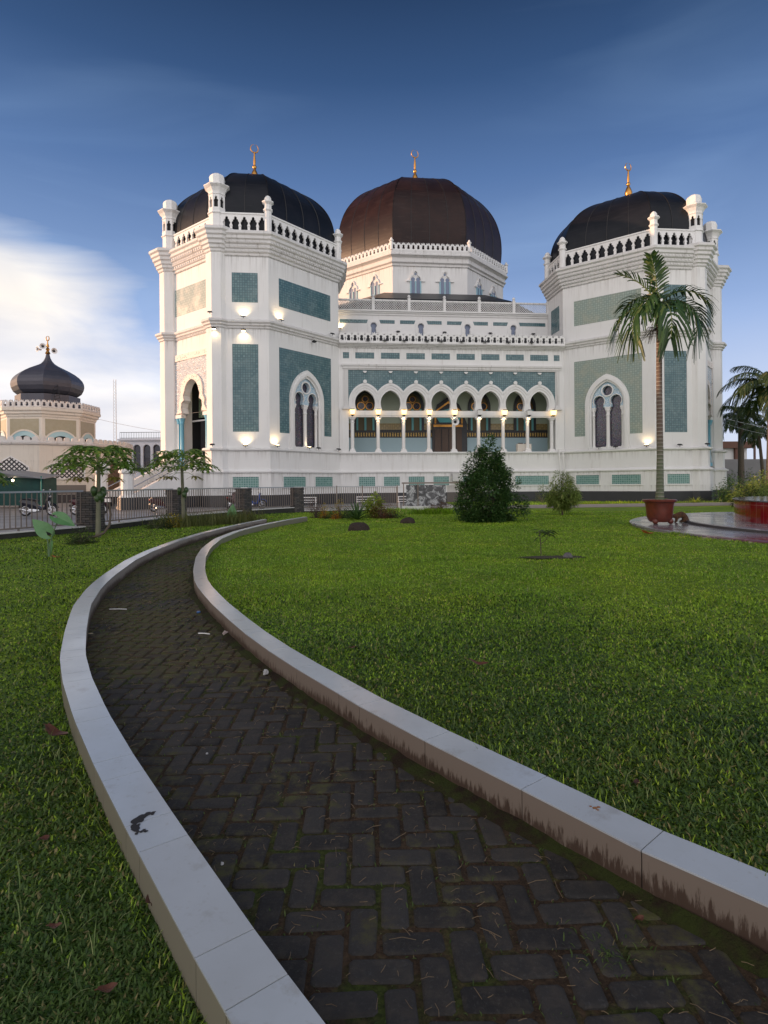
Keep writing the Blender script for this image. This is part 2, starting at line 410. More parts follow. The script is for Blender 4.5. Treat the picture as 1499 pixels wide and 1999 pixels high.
# face k joins vertex k to k+1: 0 right-front diagonal, 1 right, 2, 3 back, 4, 5 left, 6 left-front diagonal, 7 front
def oct8(cx, cy, ap, z):
    r = ap / math.cos(R(22.5))
    return [(cx + r * math.cos(R(22.5 + 45 * k)), cy + r * math.sin(R(22.5 + 45 * k)), z) for k in range(8)]
def arch(w_, zs, zt, n=10, c=0.0):
    """pointed arch outline from right springing over the apex to the left springing"""
    h = zt - zs; Rr = (w_ * w_ + h * h) / (2 * w_); cx = w_ - Rr; am = math.atan2(h, -cx)
    am = math.atan2(h, 0 - cx)
    right = [(c + cx + Rr * math.cos(am * k / n), zs + Rr * math.sin(am * k / n)) for k in range(n + 1)]
    left = [(2 * c - x, z) for x, z in right[::-1][1:]]
    return right + left
def circ(cx, cz, r, n=16, a0=0, a1=360, full=True):
    m = n if full else n + 1
    return [(cx + r * math.cos(R(a0 + (a1 - a0) * k / n)), cz + r * math.sin(R(a0 + (a1 - a0) * k / n))) for k in range(m)]
def rect(x0, z0, x1, z1): return [(x0, z0), (x1, z0), (x1, z1), (x0, z1)]

CORN = [(.05, 18.10), (.10, 18.16), (.10, 18.30), (.22, 18.36), (.22, 18.56), (.34, 18.62), (.34, 18.84), (.48, 18.92), (.48, 19.12), (.60, 19.20), (.60, 19.40), (.74, 19.50), (.74, 19.66), (.66, 19.74)]
MIDC = [(.02, 12.86), (.08, 12.90), (.08, 13.02), (.20, 13.10), (.20, 13.20), (.32, 13.30), (.32, 13.42), (.22, 13.50), (.02, 13.54)]
def hole_lobed(c, hw, z0, z1):
    H = z1 - z0
    r = [(hw * .92, 0), (hw * .92, .50 * H), (hw * 1.08, .56 * H), (hw * 1.02, .66 * H), (hw * .72, .70 * H), (hw * .74, .80 * H), (hw * .36, .84 * H), (hw * .40, .93 * H), (hw * .20, H)]
    return [(c + x, z0 + z) for x, z in r] + [(c - x, z0 + z) for x, z in r[::-1]]
def crest_plate(mb, fr, s0, s1, z0, h, pitch, o0=0.0, o1=.12, arrows=True):
    n = max(1, int(round((s1 - s0) / pitch))); p = (s1 - s0) / n
    top = [(s0, z0), (s1, z0), (s1, z0 + h * .72)]
    for k in range(n - 1, -1, -1):
        c = s0 + (k + .5) * p
        for dx, dz in ((.5, .70), (.36, .72), (.30, .96), (.14, .80), (0, 1.0), (-.14, .80), (-.30, .96), (-.36, .72)):
            if dx == .5 and k == n - 1: continue
            top.append((c + dx * p, z0 + h * dz))
    top.append((s0, z0 + h * .70))
    holes = []
    for k in range(n):
        c = s0 + (k + .5) * p
        holes.append([(c + x * p, z0 + z * h) for x, z in ((.22, .13), (.27, .36), (.16, .44), (.24, .56), (.12, .67), (-.12, .67), (-.24, .56), (-.16, .44), (-.27, .36), (-.22, .13))])
    for k in range(1, n):
        c = s0 + k * p
        if arrows: holes.append([(c + x * p, z0 + z * h) for x, z in ((.05, .16), (.05, .32), (.12, .34), (0, .50), (-.12, .34), (-.05, .32), (-.05, .16))])
    mb.plate(fr, top, holes, o0, o1)

def grand_window(side, fr, name='arched_window'):
    f = MB()
    outer = [(1.78, 4.26)] + arch(1.78, 8.0, 10.40) + [(-1.78, 4.26)]
    i1 = [(1.40, 4.26)] + arch(1.40, 8.0, 9.92) + [(-1.40, 4.26)]
    f.plate(fr, outer + i1[::-1], (), 0, .14)
    o2 = [(1.60, 4.26)] + arch(1.60, 8.0, 10.18) + [(-1.60, 4.26)]
    i2 = [(1.28, 4.26)] + arch(1.28, 8.0, 9.78) + [(-1.28, 4.26)]
    f.plate(fr, o2 + [(-1.42, 4.26)] + [(x, z) for x, z in arch(1.42, 8.0, 9.95)[::-1]] + [(1.42, 4.26)], (), .10, .20)
    f.plate(fr, i1 + i2[::-1], (), -.25, .05)
    win = f.build(name, M_WHITE, mosque)
    # tympanum with an oculus and two horseshoe heads
    t = MB()
    zb = 7.72
    def head(c):
        return [(c + .44 * math.cos(R(a)), 8.22 + .44 * math.sin(R(a))) for a in range(-38, 219, 16)]
    def neck(c): return [(c + .345, zb)] + head(c) + [(c - .345, zb)]
    pts = [(x, z) for x, z in arch(1.28, 8.0, 9.78)]                    # right springing -> left springing
    outline = [(1.28, zb)] + pts + [(-1.28, zb)] + neck(-.68)[::-1] + neck(.68)[::-1]
    t.plate(fr, outline, [circ(0, 9.05, .40, 20)], -.38, -.10)
    t.build('tympanum', M_BLUEMOS, win)
    r = MB()
    for c in (-.68, .68):
        h = head(c); r.plate(fr, [(c + (x - c) * 1.14, 8.22 + (z - 8.22) * 1.14) for x, z in h] + h[::-1], (), -.12, -.03)
    r.plate(fr, circ(0, 9.05, .50, 24), [circ(0, 9.05, .40, 24)], -.30, -.02)
    r.build('window_moulding', M_WHITE, win)
    for c, ww in ((0, .15), (-1.17, .11), (1.17, .11)):
        k = MB()
        k.plate(fr, rect(c - ww * 1.5, 7.60, c + ww * 1.5, 7.73), (), -.38, -.05)
        k.plate(fr, rect(c - ww * 1.3, 7.46, c + ww * 1.3, 7.598), (), -.36, -.08)
        x, y, _ = fr(c, 0, -.2)
        k.lathe([(ww * 1.35, 4.26), (ww * 1.35, 4.5), (ww * 1.1, 4.56), (ww, 4.66), (ww, 7.0), (ww * 1.18, 7.03), (ww * 1.18, 7.1), (ww, 7.14), (ww, 7.3), (ww * 1.3, 7.46)], 10, (x, y, 0))
        k.build('window_column', M_COL, win, smooth=True)
    g = MB(); g.plate(fr, [(1.28, 4.26)] + arch(1.28, 8.0, 9.78) + [(-1.28, 4.26)], (), -.50, -.42)
    g.build('stained_glass', M_GLASSD, win)
    s = MB(); s.plate(fr, rect(-1.28, 4.26, 1.28, 4.46), (), -.4, -.02); s.build('window_sill', M_WHITE, win)

def framed_vent(fr, s0, s1, nm=M_TILE_G, z0=1.41, z1=2.16, o=.25):
    f = MB(); f.plate(fr, rect(s0 - .10, z0 - .10, s1 + .10, z1 + .10), [rect(s0, z0, s1, z1)], o + .005, o + .06)
    w_ = f.build('tile_panel', M_WHITE, mosque)
    t = MB(); t.plate(fr, rect(s0 - .02, z0 - .02, s1 + .02, z1 + .02), (), o + .006, o + .025); t.build('glazed_tiles', nm, w_)
def tile_panel(fr, poly, m=M_TILE, o=.012, holes=()):
    t = MB(); t.plate(fr, poly, holes, .003, o); t.build('tile_panel', m, mosque)

def finial(c, z0, z1, par, face=0.0, s_=1.0):
    H = z1 - z0; g = MB()
    g.lathe([(.20 * s_, 0), (.24 * s_, .05 * H), (.12 * s_, .12 * H), (.30 * s_, .22 * H), (.33 * s_, .28 * H), (.20 * s_, .38 * H), (.09 * s_, .44 * H), (.17 * s_, .47 * H), (.17 * s_, .50 * H), (.08 * s_, .53 * H), (.11 * s_, .60 * H), (.06 * s_, .80 * H), (.02, .84 * H)], 14, (c[0], c[1], z0))
    # crescent
    n = 16; ring = []
    rr = .085 * H
    for k in range(n + 1):
        a_ = R(100 + 340 * k / n); t = math.sin(math.pi * k / n)
        ring.append((Vector((c[0] + rr * math.cos(a_) * math.cos(face), c[1] + rr * math.cos(a_) * math.sin(face), z0 + H * .90 + rr * 1.1 * math.sin(a_))), .012 + .042 * t * s_))
    g.tube([p for p, r_ in ring], [r_ for p, r_ in ring], 8)
    g.build('finial', M_GOLD, par, smooth=True)

def dome(cx, cy, a, b, prof, z_lo, fin_top, seams, scale_fin=1.0, md=None):
    """faceted dome: prof = (radius factor, z)"""
    pf = []
    for i in range(len(prof) - 1):
        p0, p1, p2, p3 = prof[max(i - 1, 0)], prof[i], prof[i + 1], prof[min(i + 2, len(prof) - 1)]
        for k in range(4):
            t = k / 4; pf.append(tuple(.5 * ((2 * p1[q]) + (-p0[q] + p2[q]) * t + (2 * p0[q] - 5 * p1[q] + 4 * p2[q] - p3[q]) * t * t + (-p0[q] + 3 * p1[q] - 3 * p2[q] + p3[q]) * t ** 3) for q in (0, 1)))
    prof = pf + [prof[-1]]
    rings = [octo(cx, cy, 0, z, a * r, b * r) for r, z in prof]
    d = MB(); d.loft(rings, cap0=False)
    o = d.build('dome', md or M_DOME, mosque, smooth=True)
    sm = MB()
    for k in range(8):
        for j in range(seams[k % 2] + 1):
            t = j / seams[k % 2]
            pts = []
            for r in rings:
                a_, b_ = Vector(r[k]), Vector(r[(k + 1) % 8])
                p = a_.lerp(b_, t); c0 = Vector((cx, cy, p.z)); pts.append(p + (p - c0).normalized() * .01)
            sm.tube(pts[:-1], .028, 4)
    sm.build('sheet_seams', M_SEAM, o)
    finial((cx, cy), prof[-1][1] - .1, fin_top, o, .25, scale_fin)

def tower(sg):
    cx = sg * P; F = side_frames(sg)
    inner_k, outer_k = (0, 6) if sg < 0 else (6, 0)
    nm = 'corner_tower'
    # walls
    wmb = MB()
    wmb.loft([octo(cx, 0, .0, z) for z in (4.2, 12.88)], cap0=False, cap1=False, skip=(inner_k, outer_k))
    wmb.loft([octo(cx, 0, .0, z) for z in (12.88, 18.12)], cap0=False, cap1=False)
    wmb.plate(F['inner'], rect(-HL, 4.2, HL, 12.88), [[(1.28, 4.27)] + arch(1.28, 8.0, 9.78) + [(-1.28, 4.27)]], -.6, 0)
    portal = [(1.55, 2.9), (1.55, 7.05), (1.30, 7.15), (1.42, 7.55), (1.34, 7.95), (1.02, 8.12), (1.12, 8.5)] + [(x * .98, z) for x, z in arch(1.02, 8.5, 9.65, 6)[1:-1]] + [(-1.12, 8.5), (-1.02, 8.12), (-1.34, 7.95), (-1.42, 7.55), (-1.30, 7.15), (-1.55, 7.05), (-1.55, 2.9)]
    wmb.plate(F['outer'], [(-HL, 2.86), (HL, 2.86), (HL, 12.88), (-HL, 12.88)], [[(2.0, 2.9), (2.0, 6.9)] + [(x, z) for x, z in portal[1:-1]] + [(-2.0, 6.9), (-2.0, 2.9)]], -.5, 0)
    body = wmb.build(nm, M_WHITE, mosque)
    # stepped base
    s = MB()
    s.loft([octo(cx, 0, o, z) for o, z in ((.24, .84), (.24, 2.44), (.36, 2.46), (.38, 2.54), (.30, 2.60), (.12, 2.72))], cap0=False, cap1=False)
    s.loft([octo(cx, 0, o, z) for o, z in ((.12, 2.72), (.12, 4.0), (.22, 4.04), (.30, 4.10), (.30, 4.20), (.22, 4.25), (.02, 4.27))], cap0=False, cap1=False, skip=(outer_k,))
    s.build('tower_base', M_WHITE, mosque)
    s = MB(); s.loft([octo(cx, 0, o, z) for o, z in ((.32, -.1), (.32, .80), (.25, .84))], cap0=False, cap1=False); s.build('black_plinth', M_BLACK, mosque)
    s = MB(); s.loft([octo(cx, 0, o, z) for o, z in CORN], cap0=False)
    # dentils of the top cornice
    for key in ('front', 'inner', 'outer', 'flank'):
        L = HL if key in ('inner', 'outer') else B_
        for (o, z0, z1) in ((.22, 18.40, 18.54), (.34, 18.68, 18.82), (.48, 18.96, 19.10)):
            n = int(2 * L / .27)
            for k in range(n):
                c = -L + (k + .5) * 2 * L / n
                fr = F[key]; s.plate(fr, rect(c - .07, z0, c + .07, z1), (), o - .01, o + .05, back=False)
    s.build('cornice', M_TRIM, mosque)
    s = MB(); s.loft([octo(cx, 0, o, z) for o, z in MIDC], cap0=False, cap1=False)
    for key in ('front', 'inner', 'outer', 'flank'):
        L = HL if key in ('inner', 'outer') else B_
        n = int(2 * L / .2)
        for k in range(n):
            c = -L + (k + .5) * 2 * L / n
            s.plate(F[key], rect(c - .05, 12.93, c + .05, 13.01), (), .075, .125, back=False)
    s.build('string_course', M_TRIM, mosque)
    # tile panels
    for key in ('inner', 'outer'):
        tile_panel(F[key], rect(-2.7, 14.75, 2.7, 16.83), M_TILE_V if (sg > 0 and key == 'inner') else M_TILE_P if (sg < 0 and key == 'outer') else M_TILE)
    fr = F['inner']
    a0 = arch(1.70, 8.0, 10.32)
    tile_panel(fr, [(2.72, 5.42), (2.72, 11.73), (-2.72, 11.73), (-2.72, 5.42), (-1.70, 5.42)] + a0[::-1] + [(1.70, 5.42)], M_TILE_V if sg > 0 else M_TILE)
    grand_window(sg, fr)
    for key in ('front', 'flank'):
        tile_panel(F[key], rect(-.92, 14.78, .92, 16.92)); 
    tile_panel(F['front'], rect(-.92, 5.43, .92, 11.76))
    framed_vent(F['front'], -.92, .92)
    m_ = 1 if sg < 0 else -1
    framed_vent(fr, *sorted((m_ * -2.65, m_ * -.42))); framed_vent(fr, *sorted((m_ * .6, m_ * 2.52)))
    # parapet with lobed openings
    pr = MB()
    for key, L, n in (('front', B_, 5), ('inner', HL, 10), ('outer', HL, 10), ('flank', B_, 5)):
        fr2 = F[key]; p = 2 * (L - .12) / n
        holes = [hole_lobed(-L + .12 + (k + .5) * p, p * .40, 19.86, 20.98) for k in range(n)]
        pr.plate(fr2, rect(-L, 19.74, L, 21.14), holes, -.13, -.01)
        pr.plate(fr2, rect(-L - .02, 21.143, L + .02, 21.25), (), -.20, .05)
        for k in range(n + 1):
            c = -L + .12 + k * p
            if k in (0, n): continue
            pr.plate(fr2, rect(c - p * .17, 20.28, c + p * .17, 20.36), (), -.16, .02)
    for k in (1, 2, 3, 4, 5):
        r = octo(cx, 0, 0, 19.74); 
        if (sg < 0 and k in (1, 2, 3, 4)) or (sg > 0 and k in (2, 3, 4)):
            a_, b_ = r[k], r[(k + 1) % 8]; pr.bar((a_[0], a_[1], 20.5), (b_[0], b_[1], 20.5), .12, 1.4)
    pr.build('parapet', M_WHITE, mosque)
    # corner posts of the parapet
    for (px_, py_) in ((cx - sg * B_, -A_), (cx - sg * A_, -B_)) + (((cx - sg * A_, B_),)):
        q = MB(); q.lathe([(.27, 19.72), (.27, 21.34), (.36, 21.44), (.36, 21.52), (.27, 21.56), (.27, 21.86), (.44, 22.0), (.44, 22.08), (.24, 22.12), (.26, 22.32), (.16, 22.48), (.03, 22.56)], 8, (px_, py_, 0), 0, .5)
        q.build('parapet_post', M_WHITE, mosque)
    # dome
    dome(cx, 0, 6.62, 1.72, [(.965, 19.7), (.99, 20.6), (1.0, 21.5), (.985, 22.5), (.945, 23.35), (.88, 24.1), (.79, 24.75), (.68, 25.3), (.52, 25.85), (.32, 26.25), (.12, 26.45), (.03, 26.5)], 19.7, 30.15, (4, 2))
    # engaged octagonal piers with turrets beside the outer face
    for (ox, oy) in ((sg * 1.98, -(A_ - .50)), (sg * (A_ - .50), -1.98)):
        x, y = cx + ox, oy
        pb = MB(); pb.loft([oct8(x, y, ap, z) for ap, z in ((1.17, -.1), (1.17, .80), (1.08, .845))], cap0=False, cap1=False); pb.build('black_plinth', M_BLACK, mosque)
        pb = MB()
        pb.loft([oct8(x, y, ap, z) for ap, z in ((1.08, .845), (1.05, 2.45), (1.20, 2.47), (1.22, 2.55), (1.12, 2.61), (.93, 2.73), (.93, 4.01), (1.02, 4.05), (1.13, 4.11), (1.13, 4.21), (1.02, 4.26), (.80, 4.29), (.80, 12.87))], cap0=False, cap1=False)
        pb.loft([oct8(x, y, .80, z) for z in (13.55, 18.29)], cap0=False, cap1=False)
        pier = pb.build('corner_pier', M_WHITE, mosque)
        pc = MB()
        pc.loft([oct8(x, y, .80 + o * 1.08, z + .006) for o, z in MIDC], cap0=False, cap1=False); pc.build('pier_string_course', M_TRIM, pier)
        pc = MB()
        pc.loft([oct8(x, y, .80 + o * .98, z + .18) for o, z in CORN])
        pc.build('pier_cornice', M_TRIM, pier)
        tr = MB()
        tr.loft([oct8(x, y, ap, z) for ap, z in ((.56, 19.9), (.56, 21.15), (.66, 21.19), (.66, 21.25), (.58, 21.29), (.60, 21.55))], cap0=False)
        tr.loft([oct8(x, y, ap, z) for ap, z in ((.40, 21.5), (.40, 22.5))], 1, cap0=False, cap1=False)
        for k in range(8):
            a_ = R(45 * k); n_ = (math.cos(a_), math.sin(a_)); d_ = (-math.sin(a_), math.cos(a_))
            hf = (lambda n_, d_: (lambda s_, z, o=0.0: (x + n_[0] * (.57 + o) - d_[0] * s_, y + n_[1] * (.57 + o) - d_[1] * s_, z)))(n_, d_)
            tr.plate(hf, rect(-.236, 21.55, .236, 22.52), [[(.14, 21.60), (.14, 22.0), (.17, 22.05), (.12, 22.16), (.06, 22.2), (.09, 22.3), (0, 22.40), (-.09, 22.3), (-.06, 22.2), (-.12, 22.16), (-.17, 22.05), (-.14, 22.0), (-.14, 21.60)]], -.09, 0)
        tr.loft([oct8(x, y, ap, z) for ap, z in ((.57, 22.52), (.62, 22.56), (.57, 22.64), (.60, 22.76), (.72, 22.98), (.90, 23.14), (.90, 23.20), (.66, 23.30), (.54, 23.34), (.50, 23.42), (.53, 23.85), (.46, 24.03), (.28, 24.16), (.04, 24.22))])
        tr.build('turret', [M_WHITE, M_DARK], mosque)
    # portal in the outer face
    fr = F['outer']
    pf = MB()
    pf.plate(fr, rect(-2.78, 7.06, 2.78, 11.70), [rect(-2.30, 7.062, 2.30, 11.22)], .0, .10)
    pf.plate(fr, [(x * 1.0, z) for x, z in [(2.05, 7.10), (1.62, 7.62), (1.72, 8.0), (1.45, 8.35), (1.45, 8.8)] + arch(1.42, 8.85, 10.0, 6)[1:-1] + [(-1.45, 8.8), (-1.45, 8.35), (-1.72, 8.0), (-1.62, 7.62), (-2.05, 7.10)]]
             + [(-1.30, 7.15), (-1.42, 7.55), (-1.34, 7.95), (-1.02, 8.12), (-1.12, 8.5)] + [(x * .98, z) for x, z in arch(1.02, 8.5, 9.65, 6)[1:-1]][::-1] + [(1.12, 8.5), (1.02, 8.12), (1.34, 7.95), (1.42, 7.55), (1.30, 7.15)], (), -.02, .14)
    door = pf.build('portal', M_BEAD, mosque)
    pm = MB(); pm.plate(fr, [(2.3, 7.06), (2.3, 11.22), (-2.3, 11.22), (-2.3, 7.06), (-1.8, 7.1), (-1.6, 7.6), (-1.68, 8.0), (-1.42, 8.35), (-1.42, 8.8)] + arch(1.38, 8.85, 9.96, 6)[1:-1][::-1] + [(1.42, 8.8), (1.42, 8.35), (1.68, 8.0), (1.6, 7.6), (1.8, 7.1)], (), .003, .03)
    pm.build('carved_panel', M_PORTAL, door)
    pi = MB(); 
    def b3(s0, z0, o0, s1, z1, o1, mi=0):
        pi.plate(fr, rect(s0, z0, s1, z1), (), o0, o1, mi)
    b3(-2.2, 2.7, -3.2, 2.2, 9.9, -3.0, 0)
    for sx in (-1, 1):
        e0, e1 = sorted((sx * 2.02, sx * 2.2)); b3(e0, 2.7, -3.0, e1, 9.9, -1.25, 0); b3(e0, 2.7, -1.245, e1, 9.9, -.51, 1)
    b3(-.9, 2.9, -1.30, 2.0, 6.6, -1.27, 0)
    b3(-2.0, 6.61, -1.35, 2.0, 6.72, -1.2, 1)
    b3(-2.0, 9.75, -3.0, 2.0, 9.9, -.51, 2)
    b3(-2.0, 7.0, -2.0, 2.0, 9.74, -1.85, 2)
    b3(-2.0, 2.72, -3.0, 2.0, 2.88, -.51, 1)
    pi.build('portal_recess', [M_DARK, M_WHITE, M_GREENC], door)
    for sx in (-1, 1):
        for c in (1.68, 2.10) if sx else ():
            k = MB(); x, y, _ = fr(sx * c, 0, -.14)
            k.lathe([(.21, 2.88), (.21, 3.1), (.15, 3.2), (.15, 6.35), (.19, 6.4), (.16, 6.46), (.24, 6.72), (.26, 6.80)], 10, (x, y, 0)); k.build('portal_column', M_BLUE, door, smooth=True)
        k = MB(); k.plate(fr, rect(*sorted((sx * 1.42, sx * 2.36))[:1], 6.80, sorted((sx * 1.42, sx * 2.36))[1], 7.055), (), -.30, .10); k.build('portal_entablature', M_WHITE, door)
for sg in (-1, 1): tower(sg)

# ---- arcade front between the towers
WX = P - A_                      # 9.57
wb = MB()
wb.plate(FW, rect(-WX, .84, WX, 2.50), (), -.3, .24)
wb.plate(FW, rect(-WX, 2.503, WX, 2.60), (), -.3, .37)
wb.plate(FW, rect(-WX, 2.603, WX, 2.68), (), -.3, .24)
wb.plate(FW, rect(-WX, 2.683, WX, 4.02), (), -.3, .12)
wb.plate(FW, rect(-WX, 4.023, WX, 4.10), (), -.3, .20)
wb.plate(FW, rect(-WX, 4.103, WX, 4.20), (), -.5, .30)
for sx in (-1, 1):
    a0, a1 = sorted((sx * 8.82, sx * WX)); wb.plate(FW, rect(a0, 4.203, a1, 12.0), (), -.5, -.002)
    a0, a1 = sorted((sx * 8.80, sx * 9.55)); wb.plate(FW, rect(a0, 4.204, a1, 7.72), (), -.45, .12)
wb.plate(FW, rect(-8.82, 11.0, 8.82, 12.0), (), -.5, 0)
wb.plate(FW, rect(-WX, 12.003, WX, 12.80), (), -.5, 0)
for x in [k * 1.0625 for k in range(-8, 9)]:
    wb.plate(FW, rect(x - .006, 2.95, x + .006, 3.9), (), .11, .124)
wb.build('arcade_wall', M_WHITE, mosque)
b = MB(); b.plate(FW, rect(-WX, -.1, WX, .838), (), -.3, .32); b.build('black_plinth', M_BLACK, mosque)
fr_ = MB()
fr_.plate(FW, rect(-9.35, 11.30, 9.35, 11.46), (), 0, .22)
fr_.plate(FW, rect(-9.25, 11.10, 9.25, 11.297), (), 0, .15)
fr_.plate(FW, rect(-9.18, 11.0, 9.18, 11.097), (), 0, .09)
for sx in (-1, 1):
    for i, (u0, u1, oo) in enumerate(((8.82, 8.94, .05), (8.943, 9.06, .09), (9.063, 9.2, .06))):
        a0, a1 = sorted((sx * u0, sx * u1)); fr_.plate(FW, rect(a0, 7.95, a1, 10.997), (), 0, oo)
    for i, hw in enumerate((.34, .27, .2, .12)):
        fr_.plate(FW, rect(sx * 8.98 - hw, 7.73 + i * .10, sx * 8.98 + hw, 7.73 + (i + 1) * .10 - .003), (), 0, .10 + .06 * (4 - i))
fr_.build('arcade_frame', M_TRIM, mosque)
SP = 2.125
AC = [(i - 3.5) * SP for i in range(8)]
def horseshoe(c, hw=.83, zw=8.28, zt=9.34, zb=7.655, nw=.70):
    up = arch(hw, zw, zt, 8, c)
    lo = [(c + nw + (hw - nw) * math.sin(math.pi / 2 * k / 4), zb + (zw - zb) * k / 4) for k in range(4)]
    return lo + up + [(2 * c - x, z) for x, z in lo[::-1]]
holes = [horseshoe(c) for c in AC]
def toprow(hw, zt, zs=8.3):
    """upper outline of the row of arches clipped between neighbours"""
    h = zt - zs; Rr = (hw * hw + h * h) / (2 * hw)
    def zz(x):
        x = abs(x)
        if x >= hw: return zs
        return zs + math.sqrt(max(0, Rr * Rr - (x - (hw - Rr)) ** 2))
    out = []
    for c in AC[::-1]:
        for k in range(-12, 13):
            x = c - k * SP / 24
            out.append((x, zz(x - c)))
    res = [out[0]]
    for p in out[1:]:
        if abs(p[0] - res[-1][0]) > 1e-6: res.append(p)
    xr, xl = AC[-1] + SP / 2, AC[0] - SP / 2
    ex = [(AC[-1] + hw * t, zz(hw * t)) for t in (1.0, .98, .94, .90, .86) if AC[-1] + hw * t > xr + .01]
    exl = [(AC[0] - hw * t, zz(hw * t)) for t in (.86, .90, .94, .98, 1.0) if AC[0] - hw * t < xl - .01]
    return ex + res + exl
t1 = toprow(1.36, 9.95)
am = MB()
am.plate(FW, [(8.80, 7.653)] + [(8.80, 8.3)] + [p for p in t1 if abs(p[0]) < 8.79] + [(-8.80, 8.3), (-8.80, 7.653)], holes, -.45, .02)
for (hw, zt, hw2, zt2, o0, o1) in ((1.30, 9.88, 1.18, 9.74, .02, .09), (1.10, 9.65, 1.00, 9.54, .02, .07)):
    for c in AC:
        oo = [(x, z) for x, z in arch(hw, 8.3, zt, 14, c) if abs(x - c) < 1.055]
        ii = [(x, z) for x, z in arch(hw2, 8.3, zt2, 14, c) if abs(x - c) < 1.055]
        am.plate(FW, oo + ii[::-1], (), o0, o1)
for c in AC:
    am.plate(FW, circ(c, 10.02, .16, 10), (), .0, .16)
    am.plate(FW, circ(c, 10.90, .16, 10, 180, 360, False), (), .02, .13)
am.build('arch_row', M_WHITE, mosque)
tm = MB(); tm.plate(FW, [(8.82, 8.1), (8.82, 10.997), (-8.82, 10.997), (-8.82, 8.1)] + [(x, z - .03) for x, z in t1[::-1] if abs(x) < 8.8], (), -.4, -.012)
tm.build('tile_panel', M_TILE, mosque)
bm_ = MB(); bm_.plate(FW, rect(-8.81, 7.12, 8.81, 7.65), (), -.42, -.02); bm_.plate(FW, rect(-8.81, 7.24, 8.81, 7.56), (), -.03, .02); bm_.build('arcade_beam', M_WHITE, mosque)
for i in range(9):
    x = (i - 4) * SP; y = -B_ - .0
    c = MB()
    c.box((x - .27, y - .20, 4.2), (x + .27, y + .30, 4.30)); c.box((x - .22, y - .15, 4.303), (x + .22, y + .25, 4.42))
    c.lathe([(.19, 4.42), (.15, 4.52), (.145, 6.62), (.17, 6.66), (.17, 6.72), (.145, 6.75), (.20, 6.92)], 12, (x, y + .05, 0))
    c.box((x - .23, y - .17, 6.923), (x + .23, y + .27, 7.02)); c.box((x - .29, y - .22, 7.023), (x + .29, y + .32, 7.117))
    c.build('arcade_column', M_COL, mosque, smooth=False)
# loggia behind the arcade
FL = FR(0, 1.6, 1, 0)
lg = MB()
lg.plate(FL, rect(-9.4, 4.0, 9.4, 5.72), (), -.2, 0, 0)
lg.plate(FL, rect(-9.4, 6.35, 9.4, 10.9), (), -.2, 0, 1)
lg.plate(FL, rect(-9.4, 5.723, 9.4, 6.347), (), -.2, .0, 5)
lg.box((-9.4, -1.25, 4.0), (9.4, 1.6, 4.15), 3)
lg.box((-9.4, -1.3, 10.6), (9.4, 1.6, 10.8), 1)
for sx in (-1, 1): lg.box((sx * 9.5 - .1, -1.3, 4.15), (sx * 9.5 + .1, 1.6, 10.6), 1)
loggia = lg.build('loggia', [M_DADO, M_OLIVE, M_BLACK, M_TRIM, M_DARK, M_DARK], mosque)
bd = MB()
for (a0, a1) in ((-9.4, -1.25), (1.9, 9.4)):
    bd.plate(FL, rect(a0, 5.76, a1, 6.10), (), .001, .03, 0); bd.plate(FL, rect(a0, 6.103, a1, 6.30), (), .001, .05, 1); bd.plate(FL, rect(a0, 5.66, a1, 5.757), (), .001, .04, 1)
    bd.plate(FL, rect(a0, 6.36, a1, 6.92), (), .001, .02, 2)
bd.build('scroll_band', [M_BAND, M_BLACK, M_OCHRE], loggia)
for c in (-7.2, -3.0, 3.05, 7.26):
    k = MB()
    ou = [(c + 1.02, 6.30)] + arch(1.02, 8.4, 9.95, 10, c) + [(c - 1.02, 6.30)]
    inn = [(c + .80, 6.30)] + arch(.80, 8.4, 9.6, 10, c) + [(c - .80, 6.30)]
    k.plate(FL, ou + inn[::-1], (), .02, .16, 0)
    k.plate(FL, inn, (), .021, .03, 1)
    for cc, zc_, rr in ((c, 9.05, .24), (c - .37, 8.45, .30), (c + .37, 8.45, .30)):
        k.plate(FL, circ(cc, zc_, rr + .06, 16), [circ(cc, zc_, rr, 16)], .03, .10, 3)
        k.plate(FL, circ(cc, zc_, rr, 16), (), .031, .04, 4)
    for cc in (c - .72, c, c + .72): k.plate(FL, rect(cc - .09, 6.3, cc + .09, 8.2), (), .03, .12, 2)
    k.build('loggia_window', [M_BLACK, mat('deep_gold_tracery_ground', (.10, .075, .03), .5) if c == -7.2 else bpy.data.materials['deep_gold_tracery_ground'], M_TEALP, M_GOLD, M_GLASSD], mosque)
k = MB()
k.plate(FL, [(1.9, 4.15), (1.9, 6.9), (1.2, 8.6), (.2, 9.3), (-.8, 8.6), (-1.25, 6.9), (-1.25, 4.15)], (), .02, .20, 0)
k.plate(FL, rect(-1.15, 4.16, 1.4, 6.45), (), .2, .22, 1)
k.plate(FL, rect(-1.15, 6.6, 1.5, 6.80), (), .2, .25, 2)
k.plate(FL, [(1.1, 7.0), (1.35, 7.5), (1.1, 8.0), (.2, 8.2), (-.6, 8.0), (-.9, 7.5), (-.6, 7.0)], (), .2, .24, 3)
for sx in (-.98, 1.42): k.plate(FL, rect(sx - .07, 6.9, sx + .07, 8.0), (), .2, .26, 2)
k.plate(FL, [(1.35, 8.05), (.2, 8.9), (-.95, 8.05), (-.95, 7.9), (.2, 8.7), (1.35, 7.9)], (), .2, .26, 2)
dr = k.build('loggia_door', [M_BLACK, M_DOORW, M_GOLD, mat('bright_teal_tile', (.10, .42, .46), .3)], mosque)
k = MB()
for x in (-1.1, -.45, .2, .85): k.plate(FL, rect(x, 4.2, x + .05, 6.4), (), .221, .26)
k.build('door_leaf_frame', M_METAL, dr)
